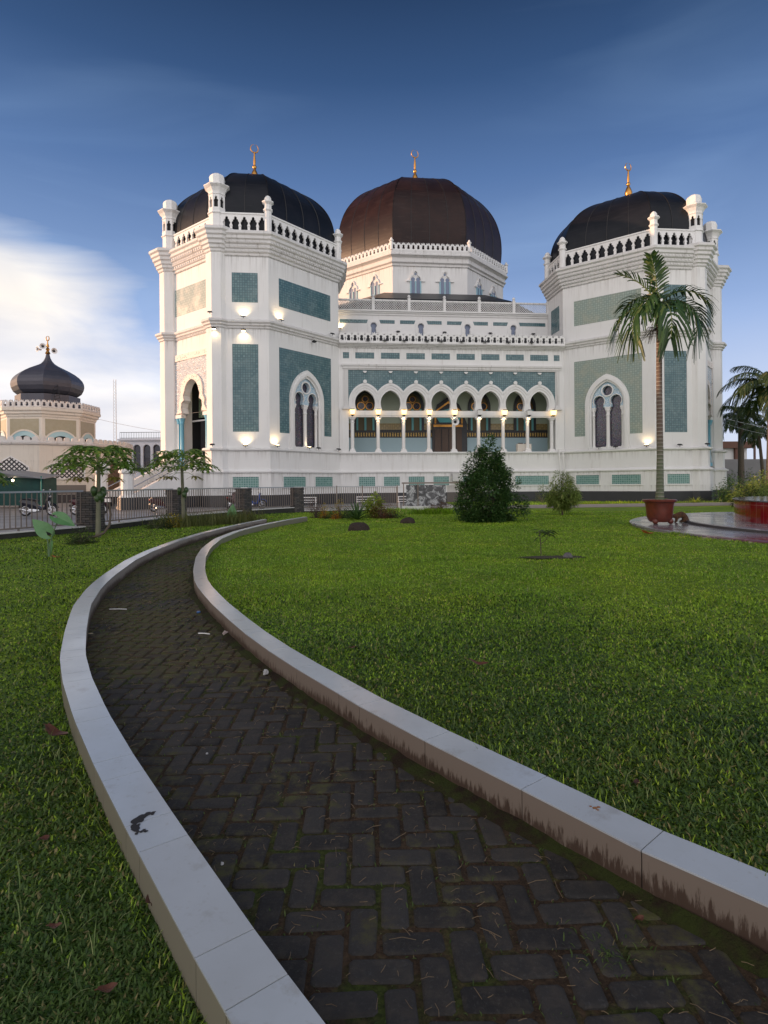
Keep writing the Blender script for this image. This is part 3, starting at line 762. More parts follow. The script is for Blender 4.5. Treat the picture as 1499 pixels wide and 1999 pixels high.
# upper part of the arcade front: tile strip, cornice, cresting
for k in range(8):
    c = AC[k]; tile_panel(FW, rect(c - .78, 11.94, c + .78, 12.44))
for sx in (-1, 1): tile_panel(FW, rect(sx * 8.98 - .25, 11.94, sx * 8.98 + .25, 12.44))
c = MB()
for i, (z0, z1, o) in enumerate(((12.803, 12.90, .10), (12.903, 13.00, .20), (13.003, 13.09, .34), (13.093, 13.20, .48))): c.plate(FW, rect(-WX, z0, WX, z1), (), -.5, o)
c.build('cornice', M_TRIM, mosque)
c = MB(); crest_plate(c, FW, -WX, WX, 13.204, .86, .53, .30, .42); c.build('cresting', M_WHITE, mosque)
c = MB(); c.loft([[(-WX, -B_ + .25, 12.9), (WX, -B_ + .25, 12.9), (WX, QU, 12.9), (-WX, QU, 12.9)], [(-WX, -B_ + .25, 14.0), (WX, -B_ + .25, 14.0), (WX, QU, 14.08), (-WX, QU, 14.08)]]); c.build('cresting_backing', M_BLACK, mosque)  # black block behind the cresting, makes its openings read dark
# set-back upper wall
u = MB()
KW = [-3 * SP + 0.0, -SP, SP, 3 * SP]
def key(c): return [(c + .22, 14.0), (c + .20, 15.35)] + [(c + .27 * math.cos(R(a_)), 15.62 + .27 * math.sin(R(a_))) for a_ in range(-45, 226, 18)] + [(c - .20, 15.35), (c - .22, 14.0)]
u.plate(FU, rect(-9.9, 13.1, 9.9, 16.55), [key(x) for x in KW], -.35, 0)
for i, (z0, z1, o) in enumerate(((16.553, 16.72, .08), (16.723, 16.84, .18), (16.843, 16.96, .30))): u.plate(FU, rect(-9.9, z0, 9.9, z1), (), -.35, o)
prev = -9.9
for x in KW + [99]:
    a1 = min(x - .28, 9.9); u.plate(FU, rect(prev, 14.86, a1, 14.98), (), .0, .07); prev = x + .28
u.build('upper_wall', M_WHITE, mosque)
for x in KW:
    k = MB(); k.plate(FU, [(x + .52, 15.0), (x + .52, 15.62)] + circ(x, 15.62, .52, 14, 0, 180, False) + [(x - .52, 15.0)] + [(x - .28, 15.0)] + [(x + .30 * math.cos(R(a_)), 15.62 + .30 * math.sin(R(a_))) for a_ in range(225, -46, -18)] + [(x + .28, 15.0)], (), .0, .06)
    w_ = k.build('keyhole_window', M_WHITE, mosque)
    k = MB(); k.plate(FU, key(x), (), -.30, -.22); k.build('window_pane', mat('slate_blue_pane', (.16, .20, .30), .25) if x == KW[0] else bpy.data.materials['slate_blue_pane'], w_)
for i in range(len(KW)):
    x = KW[i]
    for sx in (-1, 1):
        e0 = x + sx * .62; e1 = x + sx * (1.88 if not (i == 0 and sx < 0 or i == 3 and sx > 0) else 3.0)
        p = [(e0, 15.82), (e1, 15.82), (e1, 16.14), (e0 - sx * .12, 16.14)]
        tile_panel(FU, p if sx > 0 else p[::-1])
# pierced balustrade
bl = MB()
bl.plate(FU, rect(-9.9, 16.963, 9.9, 17.06), (), -.2, .02); bl.plate(FU, rect(-9.9, 17.84, 9.9, 17.95), (), -.2, .06)
n = 96
for k in range(n):
    x = -9.9 + 19.8 * k / n
    bl.bar((x, QU - .05, 17.06), (x + .78, QU - .05, 17.84), .042, .04); bl.bar((x + .78 if x + .78 < 9.9 else 9.9, QU - .10, 17.06), (x, QU - .10, 17.84), .042, .04)
bal = bl.build('pierced_balustrade', M_WHITE, mosque)
for x in (-9.6, -6.4, -3.2, 0, 3.2, 6.4, 9.6):
    q = MB(); q.box((x - .12, QU - .20, 16.97), (x + .12, QU + .06, 18.02)); q.lathe([(.16, 18.02), (.16, 18.08), (.07, 18.12), (.14, 18.22), (.12, 18.32), (.02, 18.4)], 8, (x, QU - .07, 0)); q.build('baluster_post', M_WHITE, bal)
# hall body behind, roof and central drum
hb = MB(); hb.box((-9.7, QU + .36, 0), (9.7, 34, 16.96)); hb.box((-16, 8, 0), (16, 34, 16.9)); hb.build('hall_body', M_WHITE, mosque)
CD = 17.9; AD = 9.25
rf = MB(); rf.loft([oct8(0, CD, ap, z) for ap, z in ((15.6, 17.0), (15.4, 18.3), (12, 19.9), (9.3, 20.72))]); rf.build('skirt_roof', M_DOME, mosque)
dm = MB(); dm.loft([oct8(0, CD, AD, z) for z in (20.5, 23.5)], cap0=False, cap1=False); dm.build('drum', M_WHITE, mosque)
dc = MB(); dc.loft([oct8(0, CD, AD + o, z) for o, z in ((.0, 23.45), (.12, 23.52), (.12, 23.72), (.30, 23.84), (.30, 24.0), (.18, 24.04), (.18, 24.3), (.36, 24.42), (.52, 24.5), (.52, 24.62), (.40, 24.7), (.40, 25.0))]); dc.build('drum_cornice', M_TRIM, mosque)
def drum_frame(k, o=0):
    a_ = R(-90 + 45 * k); n_ = (math.cos(a_), math.sin(a_)); d_ = (-n_[1], n_[0]); ap = AD + o
    return lambda s_, z, oo=0.0: (n_[0] * (ap + oo) + d_[0] * s_, CD + n_[1] * (ap + oo) + d_[1] * s_, z)
cb = MB(); HD = (AD + .4) * math.tan(R(22.5))
for k in (-3, -2, -1, 0, 1, 2, 3): crest_plate(cb, drum_frame(k, .4), -HD, HD, 25.0, .78, .50, -.15, -.02, False)
cb.build('drum_cresting', M_WHITE, mosque)
for k in range(8):
    p = oct8(0, CD, AD + .34, 25)[k]; q = MB(); q.lathe([(.17, 0), (.17, .8), (.24, .88), (.24, .95), (.12, 1.0), (.12, 1.12), (.02, 1.24)], 8, p); q.build('cresting_post', M_WHITE, mosque)
for k in (-2, -1, 0, 1, 2):
    fr = drum_frame(k)
    for c in (-1.5, 1.5):
        q = MB()
        oo = [(c + .62, 22.02), (c + .62, 22.25), (c + .52, 22.5), (c + .30, 22.68), (c + .26, 22.92), (c, 23.18), (c - .26, 22.92), (c - .30, 22.68), (c - .52, 22.5), (c - .62, 22.25), (c - .62, 22.02)]
        ii = [(x, z) for x, z in ((c + .52, 22.02), (c + .50, 22.22), (c + .42, 22.40), (c + .20, 22.56), (c + .16, 22.86), (c, 23.0), (c - .16, 22.86), (c - .20, 22.56), (c - .42, 22.40), (c - .50, 22.22), (c - .52, 22.02))]
        q.plate(fr, oo + ii[::-1], (), 0, .14)
        for sx in (-1, 1): a0, a1 = sorted((c + sx * .55, c + sx * .95)); q.plate(fr, rect(a0, 21.96, a1, 22.06), (), 0, .15)
        w_ = q.build('drum_window', M_WHITE, mosque)
        g = MB()
        for sx in (-1, 1):
            cc = c + sx * .26; g.plate(fr, rect(cc - .17, 20.75, cc + .17, 22.05), (), .0, .02); g.plate(fr, circ(cc, 22.2, .2, 12), (), .0, .021)
        g.plate(fr, circ(c, 22.74, .12, 10), (), 0, .021); g.build('window_pane', bpy.data.materials['slate_blue_pane'], w_)
        g = MB()
        for cc in (c - .50, c, c + .50): g.plate(fr, rect(cc - .06, 20.75, cc + .06, 22.0), (), .0, .10)
        g.build('window_shaft', mat('pale_blue_shaft', (.28, .48, .56), .4) if (k == -2 and c < 0) else bpy.data.materials['pale_blue_shaft'], w_)
ad = 9.12
dome(0, CD, ad, ad * .41421, [(.965, 24.9), (.99, 26.2), (1.0, 27.6), (.99, 29.0), (.955, 30.4), (.90, 31.6), (.82, 32.7), (.73, 33.6), (.62, 34.35), (.51, 34.85), (.36, 35.3), (.18, 35.65), (.03, 35.75)], 24.9, 40.6, (4, 4), 1.25, M_DOMEC)
# vents below the arcade
for a0, a1 in ((-8.02, -6.68), (-5.96, -4.64), (-3.9, -2.56), (-1.82, -.5), (.5, 1.82), (2.56, 3.9), (5.17, 8.09)): framed_vent(FW, a0, a1)
# drain pipes at the right end of the arcade
dp = MB()
for x, zt, zb in ((8.95, 4.35, 1.4), (9.30, 4.3, 1.9)):
    dp.tube([(x, -B_ - .35, zt), (x, -B_ - .45, zt - .2), (x + .18, -B_ - .45, zb + .2), (x + .2, -B_ - .35, zb)], .055, 8)
dp.tube([(8.9, -B_ - .38, 3.8), (9.5, -B_ - .38, 3.8)], .03, 6); dp.tube([(8.7, -B_ - .34, 4.36), (12.5, -5.2, 4.38)], .018, 6)
dp.build('drain_pipe', M_COL, mosque, smooth=True)
tp = MB(); r2 = (P + 6.38 + .1, -1.98 - .95)
tp.tube([(r2[0] - 1.2, r2[1] + .1, 4.1), (r2[0] - .9, r2[1] - .1, 4.2), (r2[0] - .8, r2[1] - .25, 3.2), (r2[0] - .8, r2[1] - .3, .3)], .04, 6); tp.build('drain_pipe', M_TRIM, mosque, smooth=True)
# entrance stairs of the left portal
FA = side_frames(-1)['outer']
st = MB(); nst = 18; SR = .30
for k in range(nst):
    z = 2.86 - (k + 1) * 2.86 / nst; o0 = .35 + k * SR
    st.plate(FA, rect(-1.6, 0, 1.6, z + 2.86 / nst), (), o0, o0 + SR)
stair = st.build('entrance_stair', mat('grey_stair_stone', (.16, .16, .165), .4), mosque)
OE = .35 + nst * SR
for sx in (-1, 1):
    s = MB(); x0_, x1_ = sorted((sx * 1.6, sx * 2.0))
    def pr(zl, mi):
        pass
    # sloping balustrade: prism in the (out, z) plane
    for mi, z_lo, z_hi0, z_hi1 in ((0, .82, 3.75, 1.0), (1, -.05, .82, .82)):
        pts = [(.32, z_lo), (OE + .1, z_lo), (OE + .1, z_hi1), (.32, z_hi0)]
        L = [FA(x0_, z, o) for o, z in pts]; Rr = [FA(x1_, z, o) for o, z in pts]
        s.poly(L, mi); s.poly(Rr[::-1], mi)
        for k in range(4): s.quad(L[k], L[(k + 1) % 4], Rr[(k + 1) % 4], Rr[k], mi)
    bal_ = s.build('stair_balustrade', [M_WHITE, M_BLACK], mosque)
    r = MB(); xm = (x0_ + x1_) / 2
    pts = [FA(xm, 3.75 + .42 - (o - .32) * 2.75 / (OE - .22), o) for o in (.4, OE)]
    r.tube(pts, .035, 8)
    for t in (0, .2, .4, .6, .8, 1): 
        a_ = Vector(pts[0]).lerp(Vector(pts[1]), t); r.tube([a_, a_ - Vector((0, 0, .45))], .022, 6)
    r.build('handrail', mat('polished_steel_rail', (.55, .56, .6), .25, .9) if sx < 0 else bpy.data.materials['polished_steel_rail'], bal_)
    p = FA(xm, 0, OE + .35)
    q = MB(); q.lathe([(.62, -.05), (.62, .82)], 8, p, 1, .5); q.lathe([(.55, .82), (.5, .9), (.42, 1.0), (.40, 2.35), (.55, 2.45), (.55, 2.6), (.46, 2.66), (.56, 2.78), (.56, 2.95), (.40, 3.08), (.12, 3.25), (.02, 3.3)], 8, p, 0, .5)
    q.build('newel_post', [M_WHITE, M_BLACK], bal_)
# ------------------------------------------------------------------ lamps on the mosque
def toW(l):
    c, s_ = math.cos(TH), math.sin(TH)
    return Vector((X0 + l[0] * c - l[1] * s_, D0 + l[0] * s_ + l[1] * c, l[2]))
def wdir(l0, l1): return (toW(l1) - toW(l0))
def floodlight(fr, s_, z, o, up, lit, label, power=9.0):
    """small lamp standing on a ledge (up=+1) or hanging below one (up=-1), aimed at the wall"""
    p = toW(fr(s_, z, o)); n_ = (toW(fr(s_, z, o + 1)) - p).normalized(); d_ = (toW(fr(s_ + 1, z, o)) - p).normalized()
    rz = math.atan2(d_.y, d_.x)
    t = thing('floodlight', label, 'floodlight', p, rz, 'floodlights on the ledges of the mosque')
    # local axes: x along the wall, -y out of the wall
    b = MB()
    b.tube([(0, 0, 0), (0, -.02, .10 * up)], .025, 6)
    b.build('lamp_arm', M_METAL, t)
    h = MB(); h.loft([[(-.17, -.12, .08 * up), (.17, -.12, .08 * up), (.17, .10, .13 * up), (-.17, .10, .13 * up)], [(-.14, -.10, .17 * up), (.14, -.10, .17 * up), (.14, .10, .20 * up), (-.14, .10, .20 * up)]])
    h.build('lamp_housing', M_METAL, t)
    g = MB(); g.loft([[(-.12, -.08, .175 * up), (.12, -.08, .175 * up), (.12, .08, .205 * up), (-.12, .08, .205 * up)], [(-.12, -.08, .19 * up), (.12, -.08, .19 * up), (.12, .08, .22 * up), (-.12, .08, .22 * up)]])
    g.build('lamp_lens', M_SPOTON if lit else M_DARK, t)
    if lit:
        l = bpy.data.lights.new('lamp_light', 'SPOT'); l.energy = power * 4.2; l.color = (1, .72, .38); l.shadow_soft_size = .05; l.spot_size = R(125); l.spot_blend = .8
        lo = bpy.data.objects.new('lamp_light', l); COL.objects.link(lo); lo.parent = t; lo.location = (0, -.02, .26 * up)
        v = Vector((0, .75, 1.0 * up)); lo.rotation_euler = (-v).to_track_quat('Z', 'Y').to_euler()
    return t
FL_ = side_frames(-1); FR_ = side_frames(1)
floodlight(FL_['front'], -.08, 13.55, .32, 1, True, 'lit floodlight above the string course on the left tower, under the square tile panel')
floodlight(FL_['front'], -.08, 12.84, .30, -1, True, 'lit floodlight hanging below the string course above the tall tile panel of the left tower')
floodlight(FL_['inner'], -2.75, 13.55, .32, 1, True, 'lit floodlight above the string course of the left tower, under the wide tile panel')
floodlight(FL_['front'], -2.1, 12.84, .62, -1, True, 'lit floodlight hanging below the string course at the left tower pier beside the portal', 5)
floodlight(FL_['front'], .0, 4.28, .34, 1, True, 'lit floodlight on the ledge below the tall tile panel of the left tower')
floodlight(FL_['inner'], -3.25, 4.28, .34, 1, True, 'lit floodlight on the left tower ledge just left of its arched window')
floodlight(FL_['inner'], -.05, 4.28, .34, 1, True, 'lit floodlight at the foot of the middle column in the left arched window', 3)
floodlight(FR_['inner'], 3.1, 4.28, .34, 1, True, 'lit floodlight on the right tower ledge just right of its arched window', 5)
floodlight(FU, -9.35, 15.1, .3, 1, True, 'lit floodlight on the set-back upper wall where it meets the left tower', 8)
floodlight(FL_['front'], -2.3, 13.62, .95, 1, False, 'unlit floodlight on top of the string course at the pier left of the portal corner')
floodlight(FL_['front'], -2.2, 4.3, 1.0, 1, False, 'unlit floodlight on the ledge of the left tower pier beside the portal')
floodlight(FL_['inner'], .95, 4.28, .34, 1, False, 'unlit floodlight on the ledge below the right light of the left arched window')
floodlight(FL_['inner'], 3.2, 4.28, .34, 1, False, 'unlit floodlight on the ledge in the corner between left tower and arcade')
floodlight(FL_['inner'], .6, 12.84, .30, -1, False, 'unlit floodlight hanging below the string course above the left arched window')
floodlight(FL_['inner'], 2.6, 13.55, .32, 1, False, 'unlit floodlight on the string course at the inner end of the left tower')
floodlight(FR_['inner'], -.6, 4.28, .34, 1, False, 'unlit floodlight on the ledge below the left light of the right arched window')
floodlight(FR_['inner'], .75, 4.28, .34, 1, False, 'unlit floodlight on the ledge below the right light of the right arched window')
floodlight(FR_['front'], .1, 4.28, .34, 1, False, 'unlit floodlight on the right tower ledge right of the palm trunk')
floodlight(FR_['front'], 1.95, 4.3, .95, 1, False, 'unlit floodlight on the ledge of the rightmost tower pier')
for i, x in enumerate((-4.2, 0, 4.2, 8.2)):
    floodlight(FU, x, 14.98, .10, 1, False, 'small dark floodlight on the upper wall moulding, ' + ('between the first and second', 'between the middle', 'between the third and fourth', 'right of the last')[i] + ' keyhole window' + ('' if i == 3 else 's'))
for i, x in enumerate((-7.2, -5.8, -4.2, -2.3, -1.1, .6, 2.6, 4.6, 6.6)):
    floodlight(FW, x, 13.21, .55, 1, False, 'small dark floodlight in front of the roof cresting, number %s from the left tower' % ('one two three four five six seven eight nine'.split()[i]))
# lanterns at the column heads
for i in range(9):
    x = (i - 4) * SP
    p = toW((x, -B_ - .40, 7.15)); 
    place = 'first second third fourth fifth sixth seventh eighth ninth'.split()[i]
    lit = i not in (5, 7)
    t = thing('wall_lantern', ('lit square lantern' if lit else 'unlit square lantern') + ' on the arcade beam above the %s column from the left' % place, 'lantern', p, TH, 'lanterns above the arcade columns')
    b = MB(); b.loft([[(-.05, -.05, 0), (.05, -.05, 0), (.05, .05, 0), (-.05, .05, 0)], [(-.17, -.15, .12), (.17, -.15, .12), (.17, .15, .12), (-.17, .15, .12)]]); b.bar((0, .05, .06), (0, .4, .06), .05, .05); b.build('lantern_base', M_METAL, t)
    g = MB(); g.loft([[(-.15, -.13, .122), (.15, -.13, .122), (.15, .13, .122), (-.15, .13, .122)], [(-.21, -.18, .50), (.21, -.18, .50), (.21, .18, .50), (-.21, .18, .50)]]); g.build('lantern_glass', M_LAMPON if lit else M_COL, t)
    b = MB(); b.loft([[(-.22, -.19, .503), (.22, -.19, .503), (.22, .19, .503), (-.22, .19, .503)], [(-.1, -.08, .58), (.1, -.08, .58), (.1, .08, .58), (-.1, .08, .58)]]); b.build('lantern_cap', M_METAL, t)
    if 0 < i < 8:
        l = bpy.data.lights.new('lamp_light', 'SPOT'); l.energy = 26; l.color = (1, .66, .30); l.shadow_soft_size = .05; l.spot_size = R(110); l.spot_blend = .9
        lo = bpy.data.objects.new('lamp_light', l); COL.objects.link(lo); lo.parent = t; lo.location = (0, .02, -.06); lo.rotation_euler = (R(32), 0, 0)
# horn loudspeaker
def horn(name, label, loc, rz, par=None, s_=1.0):
    b = MB()
    b.loft([[(r * s_ * math.cos(2 * math.pi * k / 18), -y * s_, r * s_ * math.sin(2 * math.pi * k / 18)) for k in range(18)] for r, y in ((.06, -.30), (.09, -.22), (.10, -.05), (.17, .05), (.30, .12), (.31, .14), (.28, .14), (.15, .03), (.12, -.02))])
    o = b.build(name, M_COL, par, smooth=True)
    c = MB(); c.loft([[(r * s_ * math.cos(2 * math.pi * k / 14), -y * s_, r * s_ * math.sin(2 * math.pi * k / 14)) for k in range(14)] for r, y in ((.115, .03), (.12, .06), (.04, .09), (.01, .13))]); 
    o2 = c.build('horn_driver', M_METAL, o, smooth=True)
    o.location = loc; o.rotation_euler = (0, 0, rz)
    if label: tag(o, label, 'loudspeaker')
    return o
horn('horn_loudspeaker', 'round white horn loudspeaker on the fifth arcade column from the left', toW((0.02, -B_ - .45, 6.68)), TH)
# boxes near the arcade
b = MB(); b.box((-.42, -.25, 0), (.42, .2, .62)); b.box((-.46, -.29, .622), (.46, .22, .68)); 
for k in range(8): b.box((-.38, -.262, .06 + k * .065), (.38, -.252, .085 + k * .065))
o = b.build('wall_cabinet', M_TRIM); o.location = toW((.15, -B_ - .5, 1.75)); o.rotation_euler = (0, 0, TH); tag(o, 'grey slatted metal box fixed to the base wall left of the big shrub', 'wall cabinet')
ac = thing('air_conditioner', 'pale double-fan air conditioner unit inside the arcade near its right end', 'air conditioner', toW((6.4, -.6, 4.16)), TH)
b = MB(); b.box((-.62, -.2, 0), (.62, .2, .78)); b.build('casing', M_CREAM, ac)
for x in (-.3, .3):
    b = MB(); b.box((x - .17, -.17, .782), (x + .17, .17, .86)); b.build('fan_cowl', M_METAL, ac)

# ------------------------------------------------------------------ domed side building on the left
PB = thing('domed_pavilion', 'cream octagonal pavilion with a squat onion dome above a curved wall', 'pavilion', (-35.2, 62, 0), .0)
def ring8(ap, z, ph=22.5, n=8, c=(0, 0)):
    r = ap / math.cos(math.pi / n)
    return [(c[0] + r * math.cos(R(ph + 360 / n * k)), c[1] + r * math.sin(R(ph + 360 / n * k)), z) for k in range(n)]
PA = 0.0
lw = MB(); NL = 12; LA = 8.8; LC = (-1.5, 1.0)
lw.loft([ring8(LA, z, PA, NL, LC) for z in (.8, 5.5)], cap0=False, cap1=False); lw.build('pavilion_wall', M_CREAM, PB)
lw = MB(); lw.loft([ring8(LA + .12, z, PA, NL, LC) for z in (-.1, .8)]); lw.build('plinth', M_BLACK, PB)
lw = MB(); lw.loft([ring8(LA + o, z, PA, NL, LC) for o, z in ((0, 5.45), (.2, 5.55), (.25, 5.7), (.1, 5.8))]); lw.build('eaves_moulding', M_TRIM, PB)
cr = MB()
for k in range(NL):
    a_, b_ = Vector(ring8(LA, 0, PA, NL, LC)[k]), Vector(ring8(LA, 0, PA, NL, LC)[(k + 1) % NL]); L = (b_ - a_).length; d_ = (b_ - a_).normalized(); m_ = (a_ + b_) / 2
    if m_.y > 4: continue
    fr = (lambda m_, d_: (lambda s_, z, o=0.0: (m_.x + d_.x * s_ + d_.y * o, m_.y + d_.y * s_ - d_.x * o, z)))(m_, d_)
    n = int(L / .62); p = L / n; top = [(-L / 2, 5.8), (L / 2, 5.8)]
    for j in range(n - 1, -1, -1):
        c = -L / 2 + (j + .5) * p; top += [(c + .5 * p, 5.92), (c + .40 * p, 5.92), (c + .34 * p, 6.18), (c + .12 * p, 6.26), (c - .12 * p, 6.26), (c - .34 * p, 6.18), (c - .40 * p, 5.92), (c - .5 * p, 5.92)]
    top2 = [top[0], top[1]]
    for q in top[2:]:
        if (Vector(q) - Vector(top2[-1])).length > 1e-4: top2.append(q)
    cr.plate(fr, top2, (), -.05, .12)
cr.build('cresting', M_TRIM, PB)
# pierced screens
def lattice(fr, outline, s0, s1, z0, z1, par, nm='lattice_window'):
    f = MB(); f.plate(fr, outline, (), .005, .03, 1)
    step = .42
    n = int((s1 - s0) / step)
    def inside(x, z):
        c = False; j = len(outline) - 1
        for i in range(len(outline)):
            xi, zi = outline[i]; xj, zj = outline[j]
            if (zi > z) != (zj > z) and x < (xj - xi) * (z - zi) / (zj - zi) + xi: c = not c
            j = i
        return c
    nx = int((s1 - s0) / .21); nz = int((z1 - z0) / .21)
    for i in range(nx):
        for j in range(nz):
            x = s0 + (i + .5) * .21; z = z0 + (j + .5) * .21
            if not inside(x, z): continue
            if (i + j) % 2 == 0: f.plate(fr, [(x - .12, z), (x, z - .12), (x + .12, z), (x, z + .12)], (), .03, .06, 0, back=False)
    k = len(outline)
    for i in range(k):
        a_, b_ = outline[i], outline[(i + 1) % k]
        f.bar(fr(a_[0], a_[1], .05), fr(b_[0], b_[1], .05), .12, .12, 0)
    return f.build(nm, [M_WHITE, M_BLACK], par)
def pav_face(kk):
    a_, b_ = Vector(ring8(LA, 0, PA, NL, LC)[kk]), Vector(ring8(LA, 0, PA, NL, LC)[(kk + 1) % NL]); d_ = (b_ - a_).normalized(); m_ = (a_ + b_) / 2
    return (lambda s_, z, o=0.0: (m_.x + d_.x * s_ + d_.y * o, m_.y + d_.y * s_ - d_.x * o, z)), m_, d_
for kk in (9, 10, 11):
    fr, m_, d_ = pav_face(kk)
    if kk == 9: lattice(fr, [(-1.5, 2.3), (1.5, 2.3), (1.5, 3.4), (.8, 3.9), (0, 4.4), (-.8, 3.9), (-1.5, 3.4)], -1.5, 1.5, 2.3, 4.4, PB)
    elif kk == 10: lattice(fr, [(-1.6, 2.3), (1.6, 2.3), (1.6, 3.5), (1.2, 3.7), (.8, 4.1), (-.8, 4.1), (-1.2, 3.7), (-1.6, 3.5)], -1.6, 1.6, 2.3, 4.1, PB)
    else:
        q = MB(); q.plate(fr, rect(-1.3, .8, 1.3, 4.0), (), .02, .1, 0)
        for j in range(12): q.plate(fr, rect(-1.2, 1.0 + j * .24, -.6, 1.1 + j * .24), (), .1, .13, 1)
        q.build('side_door', [M_DOORW, M_TRIM], PB)
    if kk == 10:
        q = MB(); q.plate(fr, rect(-1.7, .85, 1.7, 1.7), (), .01, .05); q.build('grey_panel', mat('grey_board', (.16, .15, .14), .7), PB)
dr_ = MB(); dr_.loft([ring8(4.12, z) for z in (5.4, 8.55)], cap0=False)
dr_.build('drum', M_CREAM, PB)
dr_ = MB(); dr_.loft([ring8(4.12 + o, z) for o, z in ((.02, 8.4), (.1, 8.5), (.1, 8.65), (.3, 8.75), (.3, 8.95), (.48, 9.05), (.5, 9.3), (.42, 9.36))]); dr_.build('cornice', M_CREAM, PB)
def d8(k, ap=4.12):
    a0 = R(45 * k - 90); n_ = (math.cos(a0), math.sin(a0)); d_ = (-n_[1], n_[0])
    return lambda s_, z, o=0.0: (n_[0] * (ap + o) + d_[0] * s_, n_[1] * (ap + o) + d_[1] * s_, z)
cr = MB()
for k in (-2, -1, 0, 1, 2): crest_plate(cr, d8(k, 4.54), -1.87, 1.87, 9.36, .72, .50, -.08, .04, False)
cr.build('cresting', M_TRIM, PB)
M_BRING = mat('faded_blue_ring', (.36, .55, .60), .6); M_OLV = mat('olive_tile_field', (.30, .28, .19), .5, noise=(3, .3, (.36, .34, .26)))
for k in (-2, -1, 0, 1, 2):
    fr = d8(k); q = MB()
    q.plate(fr, rect(-1.42, 6.6, 1.42, 8.25), (), .003, .012, 1)
    q.plate(fr, circ(0, 5.5, 1.55, 18, 0, 180, False) + circ(0, 5.5, 1.1, 18, 0, 180, False)[::-1], (), .013, .06, 0)
    q.plate(fr, circ(0, 5.5, 1.70, 18, 0, 180, False) + circ(0, 5.5, 1.55, 18, 0, 180, False)[::-1], (), .013, .10, 3)
    q.plate(fr, circ(0, 5.5, 1.1, 18, 0, 180, False), (), .013, .03, 2)
    q.build('arched_opening', [M_BRING, M_OLV, M_DARK, M_CREAM], PB)
M_ONION = mat('blue_grey_dome_metal', (.045, .052, .075), .42, .2, noise=(1.2, .25, (.07, .075, .10)))
ob = MB(); ob.loft([ring8(ap, z) for ap, z in ((3.9, 9.3), (3.9, 9.9), (2.8, 10.0), (2.8, 10.95))]); ob.build('dome_base', M_ONION, PB)
onion = MB(); onion.loft([ring8(ap, z) for ap, z in ((2.2, 10.95), (2.62, 11.09), (2.92, 11.36), (3.1, 11.77), (3.16, 12.13), (3.12, 12.45), (2.98, 12.77), (2.72, 13.09), (2.35, 13.41), (1.9, 13.7), (1.4, 13.97), (0.95, 14.21), (0.6, 14.45), (0.38, 14.73), (0.24, 15.04), (0.14, 15.5))])
on = onion.build('dome', M_ONION, PB)
g = MB(); g.lathe([(.12, 15.4), (.26, 15.55), (.12, 15.8), (.2, 16.0), (.09, 16.15), (.15, 16.3), (.06, 16.6), (.05, 16.9)], 12); 
g.tube([(.16 * math.cos(a_) , 0, 17.12 + .24 * math.sin(a_)) for a_ in [R(100 + 34 * k) for k in range(11)]], [.03 + .03 * math.sin(math.pi * k / 10) for k in range(11)], 8)
g.build('finial', M_GOLD, on, smooth=True)
for (x, z, rz, lb) in ((-.85, 15.95, -.6, 'leftmost horn loudspeaker'), (-.4, 16.25, .5, 'upper left horn loudspeaker'), (.75, 15.75, .9, 'rightmost horn loudspeaker')):
    h = horn('horn_loudspeaker', lb + ' on the gilded spire of the small onion dome', (-35.2 + x, 62 - .2, z), rz, None, 1.0); h['group'] = 'loudspeakers on the small dome spire'
sp = thing('speaker_rack', 'black line of loudspeakers in a tubular frame before the pavilion drum', 'loudspeaker', (-36.4, 54.6, 5.75), -.15)
b = MB(); b.box((-.75, -.4, .1), (.75, .4, 2.6)); b.build('speaker_box', mat('black_speaker_cloth', (.012, .014, .022), .6), sp)
b = MB()
for k in range(4): b.lathe([(.16, 0), (.16, .02)], 12, (0, -.42, .5 + k * .55))
b.build('speaker_cone', M_METAL, sp)
b = MB()
for sx in (-.85, .95): b.tube([(sx, -.3, -.1), (sx, -.5, .4), (sx, -.5, 2.9)], .05, 6)
b.tube([(-.85, -.5, 2.9), (.95, -.5, 2.9)], .05, 6); b.build('tube_frame', M_METAL, sp)
b = MB()
for sx in (-.25, .25): b.tube([(sx, 0, 0), (sx * .9, .2, 2.7)], .03, 5)
for k in range(8): b.tube([(-.25, .02 * k, .2 + k * .33), (.25, .02 * k, .2 + k * .33)], .02, 5)
o = b.build('ladder', M_METAL); o.location = (-32.6, 59.2, 9.9); o.rotation_euler = (R(-12), R(-18), 0); tag(o, 'thin metal ladder leaning on the right side of the onion dome', 'ladder')

# green netted stall
gs = thing('green_stall', 'dark green netted stall with a low metal roof against the cream wall', 'stall', (-28.0, 43.5, 0), .1)
M_NET = mat('dark_green_netting', (.002, .030, .028), .7, noise=(2.5, .3, (.004, .060, .052)), bump=(5, .5, .05))
b = MB(); b.box((-2.9, 0, .25), (2.75, 2.2, 2.9)); b.box((-2.9, -.03, .25), (2.75, -.002, 1.75)); b.build('net_wall', M_NET, gs)
b = MB(); b.loft([[(-3.2, -.5, 3.25), (.2, -.6, 3.3), (3.0, -.4, 2.75), (3.0, 2.4, 3.1), (.2, 2.4, 3.6), (-3.2, 2.4, 3.6)], [(-3.2, -.5, 3.29), (.2, -.6, 3.34), (3.0, -.4, 2.79), (3.0, 2.4, 3.14), (.2, 2.4, 3.64), (-3.2, 2.4, 3.64)]])
b.build('sheet_roof', mat('grey_sheet_metal', (.26, .28, .31), .35, .5), gs)
for x in (-2.8, -1.2, 2.7):
    b = MB(); b.tube([(x, -.2, 0), (x, -.2, 3.0)], .05, 8); b.build('post', mat('green_post_paint', (.01, .20, .17), .4) if x == -2.8 else bpy.data.materials['green_post_paint'], gs)
